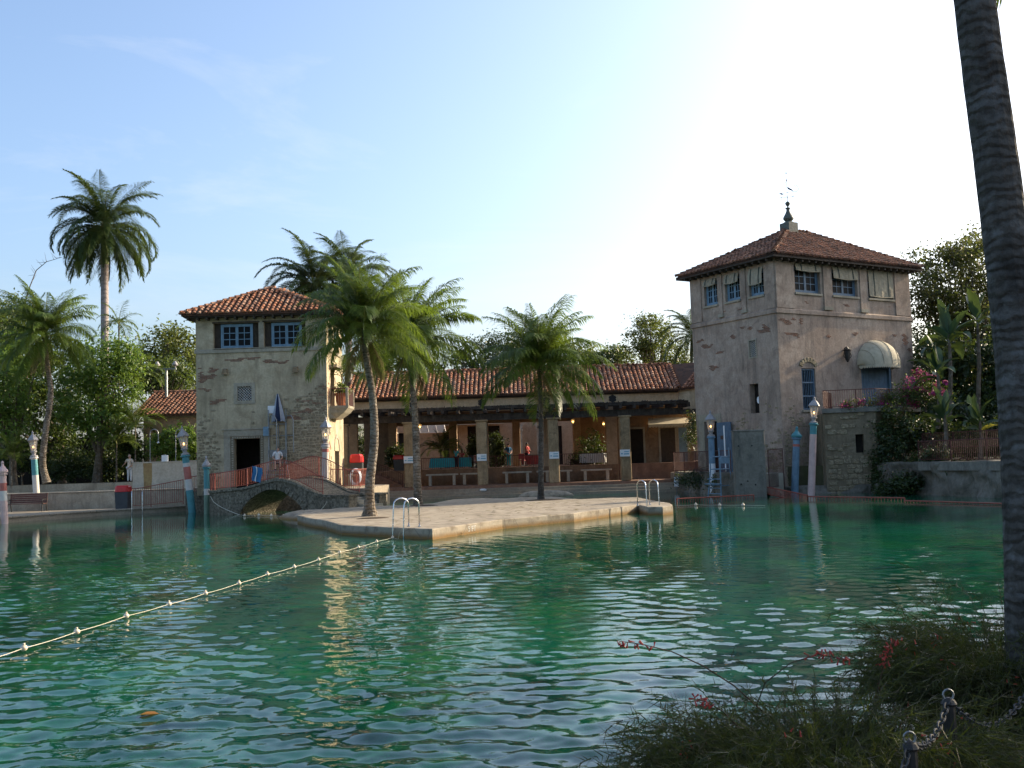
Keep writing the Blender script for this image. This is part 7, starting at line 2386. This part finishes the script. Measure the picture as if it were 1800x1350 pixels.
banana('banana like plant with broad paddle leaves left of the tallest one', 1668, 720, 590, 55, 11, .9)
banana('paddle leaved plant with hanging leaves above the terrace railing', 1648, 740, 650, 53.5, 9, .8)
0 and banana('paddle leaved plant hard against the big palm trunk', 1745, 740, 640, 53, 10, .95)
banana('low paddle leaved plant with a yellowed leaf behind the bank railing', 1722, 800, 740, 52, 8, .75, gold=2)
banana('low paddle leaved plant right of the vine covered bastion', 1660, 800, 730, 52.5, 9, .75)

def vine(label, blobs, n, size, mat, flowers, seed, base, group=None):
    o = tree(label, base, blobs, n, size, mat, .05, 'bougainvillea' if flowers else 'vine', group, seed, 'bougainvillea' if flowers else 'vine', clump=.3, limbs=14)
    if flowers:
        v, f, cc = leaf_cloud(blobs, flowers, .16, .8, .22, seed + 400, per=30)
        me = np_mesh('blossom', v - np.array(base), f, M['bougain'])
        c = bpy.data.objects.new('blossom', me); link(c, o, Matrix.Identity(4))
    return o
b0 = D(1590, 860, 56)
vine('dark vine curtain hanging over the right side of the stone bastion', [blob(1575, 745, 56, 34, 34, 1.0), blob(1560, 800, 55.6, 26, 50, .8), blob(1600, 790, 55.5, 40, 60, 1.2), blob(1570, 850, 55.0, 34, 22, .8), blob(1620, 835, 53.5, 30, 40, 1), blob(1600, 855, 53.0, 40, 22, .8), blob(1545, 830, 55.6, 16, 40, .4)], 10500, .17, 'leaf_dark', 0, 91, (b0.x, 56, 1.4), 'vines on the right bank')
b0 = D(1555, 720, 57)
vine('magenta bougainvillea growing over the terrace railing below the awning', [blob(1560, 705, 57.2, 36, 18, .6), blob(1510, 712, 57.0, 14, 8, .3), blob(1595, 690, 57.5, 20, 22, .6)], 1500, .14, 'leaf_mid', 420, 92, (b0.x, 57.2, 4.5))
b0 = D(1625, 690, 58)
vine('magenta bougainvillea cascading at the right corner of the right tower', [blob(1625, 670, 58, 22, 26, .8), blob(1650, 690, 57, 24, 24, .8), blob(1615, 700, 57.5, 18, 20, .6)], 1600, .14, 'leaf_mid', 620, 93, (b0.x, 58, 4.5))
b0 = D(1490, 700, 57)
vine('small magenta bougainvillea spray at the left end of the terrace railing', [blob(1492, 716, 56.7, 9, 7, .3)], 160, .12, 'leaf_mid', 160, 94, (b0.x, 56.8, 4.6))
b0 = D(1220, 840, 64)
vine('trailing plants on the planted bank left of the blue door', [blob(1200, 842, 66, 16, 9, .8), blob(1230, 845, 62.5, 26, 12, .9), blob(1262, 846, 58.5, 22, 11, .6)], 2000, .13, 'leaf_dark', 0, 95, (b0.x, 64, 1.2), 'vines on the right bank')
b0 = D(1225, 770, 66)
vine('ragged vine hanging beside the corner of the right tower and the pergola', [blob(1217, 760, 67, 9, 24, .5), blob(1222, 735, 67, 10, 12, .5)], 900, .15, 'leaf_dark', 0, 96, (b0.x, 67, 4.0), 'vines on the right bank')
for i, (px, py, Y, rx, rz) in enumerate(((1640, 765, 56, 34, 34), (1700, 775, 55, 36, 30), (1760, 770, 53, 36, 34))):
    shrub(['dark shrub behind the bank railing nearest the vine curtain', 'dark shrub behind the middle of the bank railing', 'dark shrub behind the bank railing next to the big palm trunk'][i], px, py, Y, rx, rz, 3600, .2, 'leaf_dark', 111 + i, 1.5, 'shrubs on the right bank')
# ferns and scrub on the rocks
for i, (px, py, Y, rx, rz) in enumerate(((1600, 845, 52, 26, 12), (1650, 800, 51, 20, 10), (1700, 830, 49.5, 18, 8), (1560, 862, 53.5, 20, 8))):
    shrub(['low scrub at the foot of the vine curtain', 'low scrub on the coping of the rocky bank', 'small scrub in a hollow of the rocky bank', 'small scrub at the waterline under the bastion'][i], px, py, Y, rx, rz, 1100, .16, 'leaf_dark', 101 + i, 1.0, 'scrub on the rocky bank')

# ------------------------------------------------------------------ feathery red flowered bushes in the foreground
def firecracker(label, centre, rx, ry, height, nstem, seed, lean=(0, 0), flowers=90, spread=1.0):
    g = np.random.default_rng(seed)
    V, F = [], []
    FV, FF_ = [], []
    o = thing('flowering_bush', label, 'bush', tuple(centre), group='red flowered bushes on the near bank')
    for s in range(nstem):
        a = g.uniform(0, 2 * math.pi); rr = math.sqrt(g.random())
        p = np.array((math.cos(a) * rx * rr * .75, math.sin(a) * ry * rr * .75, 0.0))
        out = np.array((math.cos(a) * rr + lean[0], math.sin(a) * rr + lean[1], 0)) + g.normal(size=3) * .35
        h = height * g.uniform(.55, 1.1) * (1.05 - .4 * rr)
        L = h * g.uniform(1.0, 1.5)
        K = 11
        e = g.uniform(60, 88); dr = g.uniform(70, 150)
        oh = out.copy(); oh[2] = 0; oh /= np.linalg.norm(oh) + 1e-6
        pts = [p]
        for i in range(K):
            t = (i + .5) / K
            an = math.radians(e - dr * t ** 1.7)
            d = oh * math.cos(an) * spread + np.array((0, 0, math.sin(an))) + g.normal(size=3) * .05
            pts.append(pts[-1] + d * L / K)
        pts = np.array(pts)
        side = np.cross(oh, (0, 0, 1)); w = .0045
        b = len(V)
        for i, q in enumerate(pts):
            ww = w * (1 - .7 * i / K)
            V += [q - side * ww, q + side * ww]
        for i in range(K):
            a0 = b + i * 2; F += [(a0, a0 + 1, a0 + 3), (a0, a0 + 3, a0 + 2)]
        # fine whorled twigs
        for i in range(2, K + 1):
            for k in range(6):
                q = pts[i] if k == 0 else pts[i - 1] + (pts[i] - pts[i - 1]) * g.random()
                dirn = (pts[i] - pts[i - 1]); dirn /= np.linalg.norm(dirn) + 1e-6
                dv2 = dirn * g.uniform(.5, 1.1) + g.normal(size=3) * .55 + np.array((0, 0, -.12))
                dv2 /= np.linalg.norm(dv2)
                ln = g.uniform(.05, .15)
                sd2 = np.cross(dv2, g.normal(size=3)); sd2 /= np.linalg.norm(sd2) + 1e-6
                c = len(V); tw_ = g.uniform(.0022, .004)
                V += [q - sd2 * tw_, q + sd2 * tw_, q + dv2 * ln]; F.append((c, c + 1, c + 2))
        if g.random() < flowers / nstem:
            q = pts[-1 - g.integers(0, 3)]
            for k in range(g.integers(3, 8)):
                dv2 = np.array((0, 0, -.7)) + g.normal(size=3) * .5; dv2 /= np.linalg.norm(dv2)
                ln = g.uniform(.022, .034); r = .0045
                s1 = np.cross(dv2, g.normal(size=3)); s1 /= np.linalg.norm(s1); s2 = np.cross(dv2, s1)
                q2 = q + g.normal(size=3) * .03
                c = len(FV)
                for zz, rr2 in ((0, r * .5), (.75, r), (1, r * 1.5)):
                    for m in range(4):
                        w_ = m * math.pi / 2
                        FV.append(q2 + dv2 * ln * zz + (s1 * math.cos(w_) + s2 * math.sin(w_)) * rr2)
                for lv in range(2):
                    for m in range(4):
                        FF_.append((c + lv * 4 + m, c + lv * 4 + (m + 1) % 4, c + lv * 4 + 4 + (m + 1) % 4, c + lv * 4 + 4 + m))
    me = np_mesh('stems', V, F, M['needle']); c = bpy.data.objects.new('stems', me); link(c, o, Matrix.Identity(4)); c['kind'] = 'stuff'
    if FV:
        me = np_mesh('flowers', FV, FF_, M['flower_red']); c = bpy.data.objects.new('flowers', me); link(c, o, Matrix.Identity(4)); c['label'] = 'small drooping red tubular flowers'; c['kind'] = 'stuff'
    return o
firecracker('spreading feathery bush with red flowers low in the foreground, right of centre', (1.62, 5.75, .22), 1.0, .55, .86, 1700, 201, flowers=55)
firecracker('wispy left skirt of feathery stems reaching towards the water at bottom centre', (.9, 5.3, .25), .6, .5, .5, 800, 202, lean=(-.5, .1), flowers=30)
firecracker('tall feathery bush with red flowers against the big palm trunk', (3.4, 7.4, .3), .72, .7, .98, 1500, 203, flowers=60, lean=(-.1, 0))
firecracker('shaded feathery bush behind the chain at bottom right', (2.75, 5.7, .25), .5, .5, .5, 700, 204, flowers=90)
# long single flower sprays over the water
def spray(label, px_path, Y, seed):
    pts = [D(x, y, Y - .1 * i) for i, (x, y) in enumerate(px_path)]
    o = thing('flower_spray', label, 'flower stem', tuple(pts[0]), group='long red flower sprays over the water')
    dense = []
    for a, b in zip(pts[:-1], pts[1:]):
        for k in range(4): dense.append(a.lerp(b, k / 4))
    dense.append(pts[-1])
    part('stem', MB().tube(dense, [.005 * (1 - .6 * i / len(dense)) for i in range(len(dense))], 4), M['twig'], o)
    g = random.Random(seed)
    for k in range(20):
        q = dense[-1 - int(k * .3) % 6] + Vector((g.uniform(-.02, .02), g.uniform(-.03, .03), 0))
        d = Vector((g.uniform(-.6, .3), g.uniform(-.5, .5), g.uniform(-.9, .5))).normalized()
        part('flower', MB().tube([q, q + d * .022, q + d * .032], [.002, .0042, .0062], 5), M['flower_red'], o)
spray('long arching stem with a red flower tip reaching over the water left of the bushes', [(1340, 1250), (1290, 1205), (1235, 1170), (1180, 1145), (1130, 1133), (1090, 1127)], 6.2, 1)
spray('upright stem with red flowers right of centre over the water', [(1330, 1240), (1345, 1200), (1390, 1165), (1440, 1150), (1490, 1160)], 6.1, 2)
spray('short stem with red flowers near the middle bush', [(1300, 1280), (1270, 1250), (1245, 1235), (1225, 1228)], 5.9, 3)
spray('tall thin stem with red flowers before the tall feathery bush', [(1535, 1260), (1545, 1200), (1560, 1150), (1575, 1125)], 6.6, 4)
# chain fence
cf_posts = []
for i, (px, py, Y) in enumerate(((1668, 1240, 5.6), (1600, 1318, 5.0))):
    p = D(px, py, Y)
    po = thing('chain_post', ['dark iron post holding the chain between the bushes', 'shorter looking iron post at the bottom edge among the feathery stems'][i], 'post', (p.x, Y, .3), group='posts of the chain fence')
    part('shaft', MB().cyl((p.x, Y, .2), (p.x + .0, Y, p.z), .036, .032, 10), M['iron'], po)
    part('cap', MB().lathe([(.036, 0), (.042, .01), (.03, .03), (.01, .042)], Matrix.Translation((p.x, Y, p.z)), 10), M['iron'], po)
    part('ring', MB().tube([Vector((p.x + .028 * math.cos(w), Y, p.z + .055 + .028 * math.sin(w))) for w in [k * .52 for k in range(12)]], .006, 5, closed=True), M['galv'], po)
    cf_posts.append(Vector((p.x, Y, p.z + .035)))
link_mb = MB()
ring = [(.026 * math.cos(w) * 1.0, .017 * math.sin(w), 0) for w in [2 * math.pi * k / 10 for k in range(10)]]
link_me = MB().tube(ring, .0052, 5, closed=True).mesh('chain_link', M['old_chain'])
def chain(label, a, b, sag):
    o = thing('chain', label, 'chain', tuple(a), group='chains of the fence')
    L = (b - a).length * 1.12; n = int(L / .040)
    pts = []
    for i in range(n + 1):
        t = i / n
        pts.append(a.lerp(b, t) - Vector((0, 0, sag * 4 * t * (1 - t))))
    for i in range(n):
        d = (pts[i + 1] - pts[i]).normalized()
        q = d.to_track_quat('X', 'Z').to_matrix().to_4x4()
        m = Matrix.Translation((pts[i] + pts[i + 1]) / 2) @ q @ Matrix.Rotation(R(90) * (i % 2) + .4, 4, 'X')
        inst('chain_link', link_me, o, m)
chain('steel chain drooping from the tall iron post towards the big palm trunk', cf_posts[0], Vector((3.0, 6.3, .82)), .16)
chain('steel chain hanging between the two iron posts', cf_posts[0], cf_posts[1], .10)
chain('steel chain running down to the bottom edge from the shorter post', cf_posts[1], Vector((1.45, 4.55, .55)), .06)
# fringe of grass and scrub on the near bank
v, f, cc = leaf_cloud([(2.4, 5.2, .34, 1.8, 1.2, .1), (4.2, 7.2, .4, 1.4, 1.2, .12)], 5000, .10, .14, .2, 300, up=.9)
me = np_mesh('grass', v, f, M['leaf_dark']); c = bpy.data.objects.new('bank_grass', me); link(c); c['kind'] = 'stuff'; c['label'] = 'dark low grass on the near bank under the bushes'; c['category'] = 'grass'
# ------------------------------------------------------------------ people
def skin_mesh(name, J, edges, root, mat, Mw, sub=1):
    names = list(J)
    idx = {n: i for i, n in enumerate(names)}
    me = bpy.data.meshes.new(name)
    me.from_pydata([J[n][0] for n in names], [(idx[a], idx[b]) for a, b in edges], [])
    o = bpy.data.objects.new(name, me)
    COL.objects.link(o)
    md = o.modifiers.new('skin', 'SKIN')
    md.use_smooth_shade = True
    if not me.skin_vertices:
        me.skin_vertices.new() if hasattr(me.skin_vertices, 'new') else None
    sv = me.skin_vertices[0].data
    for n in names:
        r = J[n][1]
        sv[idx[n]].radius = (r, r) if not hasattr(r, '__len__') else r
        sv[idx[n]].use_root = (n == root)
    s2 = o.modifiers.new('sub', 'SUBSURF'); s2.levels = sub; s2.render_levels = sub
    dg = bpy.context.evaluated_depsgraph_get()
    dg.update()
    out = bpy.data.meshes.new_from_object(o.evaluated_get(dg))
    bpy.data.objects.remove(o)
    out.name = name
    out.materials.clear(); out.materials.append(mat)
    out.polygons.foreach_set('use_smooth', [True] * len(out.polygons))
    return out

def person(label, at, rz, height=1.75, shirt='cloth_cream', trousers='cloth_white', hair='hair_grey', arms='down', legs='stand', group=None, long_hair=False, sleeves='short', female=False, head_turn=0.0):
    o = thing('person', label, 'person', tuple(at), rz, group)
    k = height / 1.75
    V = lambda x, y, z: (x * k, y * k, z * k)
    sh = .165 if female else .19
    J = {'pelvis': (V(0, 0, .96), .125 * k), 'waist': (V(0, 0, 1.10), (.125 if not female else .105) * k), 'chest': (V(0, .0, 1.30), (.15 if not female else .125) * k), 'collar': (V(0, .01, 1.43), .09 * k), 'neck': (V(0, 0, 1.50), .052 * k), 'jaw': (V(0, -.015, 1.575), .07 * k), 'skull': (V(0, .005, 1.66), .088 * k), 'crown': (V(0, .01, 1.715), .045 * k)}
    E = [('pelvis', 'waist'), ('waist', 'chest'), ('chest', 'collar'), ('collar', 'neck'), ('neck', 'jaw'), ('jaw', 'skull'), ('skull', 'crown')]
    for sx, n in ((-1, 'l'), (1, 'r')):
        a = arms if isinstance(arms, str) else arms[0 if sx < 0 else 1]
        S = (sx * sh, .01, 1.41)
        if a == 'down': el, wr = (sx * (sh + .05), .02, 1.12), (sx * (sh + .06), -.04, .88)
        elif a == 'behind': el, wr = (sx * (sh + .09), .10, 1.13), (sx * .05, .17, .95)
        elif a == 'forward': el, wr = (sx * (sh + .03), -.12, 1.14), (sx * .12, -.38, 1.12)
        elif a == 'out': el, wr = (sx * (sh + .16), -.10, 1.20), (sx * (sh + .36), -.22, 1.10)
        else: el, wr = (sx * (sh + .07), -.02, 1.13), (sx * .10, -.18, 1.02)
        J['sho' + n] = (V(*S), .062 * k); J['elb' + n] = (V(*el), .042 * k); J['wri' + n] = (V(*wr), .028 * k)
        d = (Vector(wr) - Vector(el)).normalized()
        s_ = d.cross(Vector((1, 0, 0)) if abs(d.x) < .8 else Vector((0, 1, 0))).normalized()
        pal = Vector(wr) + d * .065
        J['palm' + n] = (V(*pal), .034 * k)
        E += [('collar', 'sho' + n), ('sho' + n, 'elb' + n), ('elb' + n, 'wri' + n), ('wri' + n, 'palm' + n)]
        c = d.cross(s_)
        for i, (f, ln) in enumerate(((-.027, .07), (-.009, .08), (.009, .077), (.026, .062))):
            p1 = pal + d * .045 + s_ * f; p2 = p1 + d * ln * .5 + c * .012; p3 = p2 + d * ln * .4 + c * .028
            for q, nm, r in ((p1, 'a', .0095), (p2, 'b', .0088), (p3, 'c', .0075)): J[f'f{n}{i}{nm}'] = (V(*q), r * k)
            E += [('palm' + n, f'f{n}{i}a'), (f'f{n}{i}a', f'f{n}{i}b'), (f'f{n}{i}b', f'f{n}{i}c')]
        t1 = pal - d * .01 + s_ * -.045 + c * .01; t2 = t1 + d * .035 + s_ * -.014 + c * .012
        J['t' + n + 'a'] = (V(*t1), .011 * k); J['t' + n + 'b'] = (V(*t2), .009 * k)
        E += [('palm' + n, 't' + n + 'a'), ('t' + n + 'a', 't' + n + 'b')]
        if legs == 'stand': hp, kn, an, to = (sx * .085, 0, .90), (sx * .095, -.015, .50), (sx * .10, .02, .085), (sx * .12, -.13, .035)
        elif legs == 'step': hp, kn, an, to = (sx * .085, 0, .90), (sx * .09, -.05 * sx, .50), (sx * .10, -.09 * sx + .03, .085), (sx * .12, -.09 * sx - .12, .035)
        else: hp, kn, an, to = (sx * .09, -.02, .93), (sx * .12, -.42, .97), (sx * .12, -.46, .55), (sx * .13, -.60, .50)
        J['hip' + n] = (V(*hp), .085 * k); J['kne' + n] = (V(*kn), .054 * k); J['ank' + n] = (V(*an), .036 * k); J['toe' + n] = (V(*to), .034 * k)
        E += [('pelvis', 'hip' + n), ('hip' + n, 'kne' + n), ('kne' + n, 'ank' + n), ('ank' + n, 'toe' + n)]
    me = skin_mesh('body', J, E, 'pelvis', M['skin'], None, 1)
    b = bpy.data.objects.new('body', me); link(b, o, Matrix.Identity(4))
    # clothes follow the same joints, a little fuller
    def wear(name, keys, grow, mat, cut=None, root=None):
        JJ = {}
        for q in keys:
            p, r = J[q]; JJ[q] = (p, (r if not hasattr(r, '__len__') else r[0]) + grow)
        if cut:
            for q, (fr_, to_, t) in cut.items():
                p = Vector(J[fr_][0]).lerp(Vector(J[to_][0]), t)
                r = J[fr_][1] * (1 - t) + J[to_][1] * t
                JJ[q] = (tuple(p), r + grow * 1.6)
        EE = [(a, b_) for a, b_ in E if a in JJ and b_ in JJ]
        if cut: EE += [(v[0], q) for q, v in cut.items() if v[0] in JJ]
        c = bpy.data.objects.new(name, skin_mesh(name, JJ, EE, root, M[mat], None, 1))
        link(c, o, Matrix.Identity(4))
    if sleeves == 'short':
        wear('shirt', ['pelvis', 'waist', 'chest', 'collar', 'shol', 'shor'], .016, shirt, {'sll': ('shol', 'elbl', .72), 'slr': ('shor', 'elbr', .72)}, 'waist')
    else:
        wear('shirt', ['pelvis', 'waist', 'chest', 'collar', 'shol', 'shor', 'elbl', 'elbr', 'wril', 'wrir'], .016, shirt, None, 'waist')
    if trousers == 'shorts':
        wear('shorts', ['pelvis', 'hipl', 'hipr'], .022, 'cloth_dark', {'kll': ('hipl', 'knel', .7), 'klr': ('hipr', 'kner', .7)}, 'pelvis')
    else:
        wear('trousers', ['pelvis', 'hipl', 'hipr', 'knel', 'kner', 'ankl', 'ankr'], .020, trousers, None, 'pelvis')
    for n in 'lr':
        a, t = Vector(J['ank' + n][0]), Vector(J['toe' + n][0])
        JJ = {'a': (tuple(a + Vector((0, .03, -.05)) * k), .044 * k), 'm': (tuple(a.lerp(t, .5) + Vector((0, 0, -.015)) * k), .044 * k), 't': (tuple(t + Vector((0, -.03, -.002)) * k), .036 * k)}
        c = bpy.data.objects.new('shoe', skin_mesh('shoe', JJ, [('a', 'm'), ('m', 't')], 'a', M['cloth_dark'], None, 1)); link(c, o, Matrix.Identity(4))
    Mw = WM[o.name] @ Matrix.Scale(k, 4)
    mb = MB()
    for z0, z1, f in ((1.60, 1.74, 1.0),):
        rings = []
        for z, r, y in ((1.605, .078, .035), (1.65, .094, .022), (1.70, .088, .014), (1.745, .058, .012), (1.765, .02, .012)):
            rings.append([Mw @ Vector((r * math.cos(w) * .95, y + r * math.sin(w), z + (.03 if math.sin(w) < -.3 and z < 1.66 else 0))) for w in [2 * math.pi * j / 14 for j in range(14)]])
        mb.loft(rings)
    if long_hair:
        mb.loft([[Mw @ Vector((x, y, z)) for x, y in ((-.08, .0), (-.06, .09), (.06, .09), (.08, .0))] for z in (1.66, 1.5, 1.36)])
    part('hair', mb, M[hair], o, smooth=True)
    part('nose', MB().loft([[Mw @ Vector((-.012, -.078, 1.64)), Mw @ Vector((.012, -.078, 1.64)), Mw @ Vector((.008, -.06, 1.64)), Mw @ Vector((-.008, -.06, 1.64))], [Mw @ Vector((-.018, -.108, 1.60)), Mw @ Vector((.018, -.108, 1.60)), Mw @ Vector((.014, -.07, 1.595)), Mw @ Vector((-.014, -.07, 1.595))]]), M['skin'], o)
    for sx in (-1, 1):
        part('eye', MB().sphere(Mw @ Vector((sx * .031, -.078, 1.648)), .011 * k, 8, 6), M['hair_dark'], o)
        part('ear', MB().sphere(Mw @ Vector((sx * .083, .012, 1.625)), .022 * k, 8, 6, (.5, .9, 1.4)), M['skin'], o)
    part('mouth', MB().sphere(Mw @ Vector((0, -.083, 1.57)), .02 * k, 8, 6, (1, .4, .3)), M['cloth_red'], o)
    return o

p = D(228, 847, 68.8)
person('man in pale shirt and white trousers standing by the pale wall, seen from behind', (p.x, 68.8, 1.66), R(172), 1.84, 'cloth_cream', 'cloth_white', 'hair_grey', ('behind', 'out'), 'stand', 'people by the pool')
person('dark haired lifeguard in a white top sitting on the grey lifeguard chair', LG + Vector((0, -.02, .58)), R(12), 1.75, 'cloth_white', 'shorts', 'hair_dark', 'lap', 'sit', 'people by the pool')
p = D(802, 805, 73.7)
person('woman in a turquoise top standing at the turquoise table', (p.x, 73.9, 1.86), R(150), 1.55, 'cloth_turq', 'cloth_dark', 'hair_brown', 'forward', 'stand', 'people in the arcade', True, female=True)
p = D(807.5, 805, 74.6)
person('child in a red top just behind the woman in turquoise', (p.x + .15, 75.3, 1.86), R(190), 1.35, 'cloth_red', 'shorts', 'hair_brown', 'down', 'stand', 'people in the arcade', True, female=True)
p = D(894, 800, 77.4)
person('person in a blue top left of the slender columns in the arcade', (p.x, 77.4, 1.86), R(20), 1.72, 'cloth_blue', 'cloth_turq', 'hair_dark', 'lap', 'stand', 'people in the arcade')
p = D(927, 800, 77.8)
person('man in a red shirt reaching towards a table in the arcade', (p.x, 77.8, 1.86), R(60), 1.75, 'cloth_red', 'cloth_dark', 'hair_dark', 'forward', 'step', 'people in the arcade')
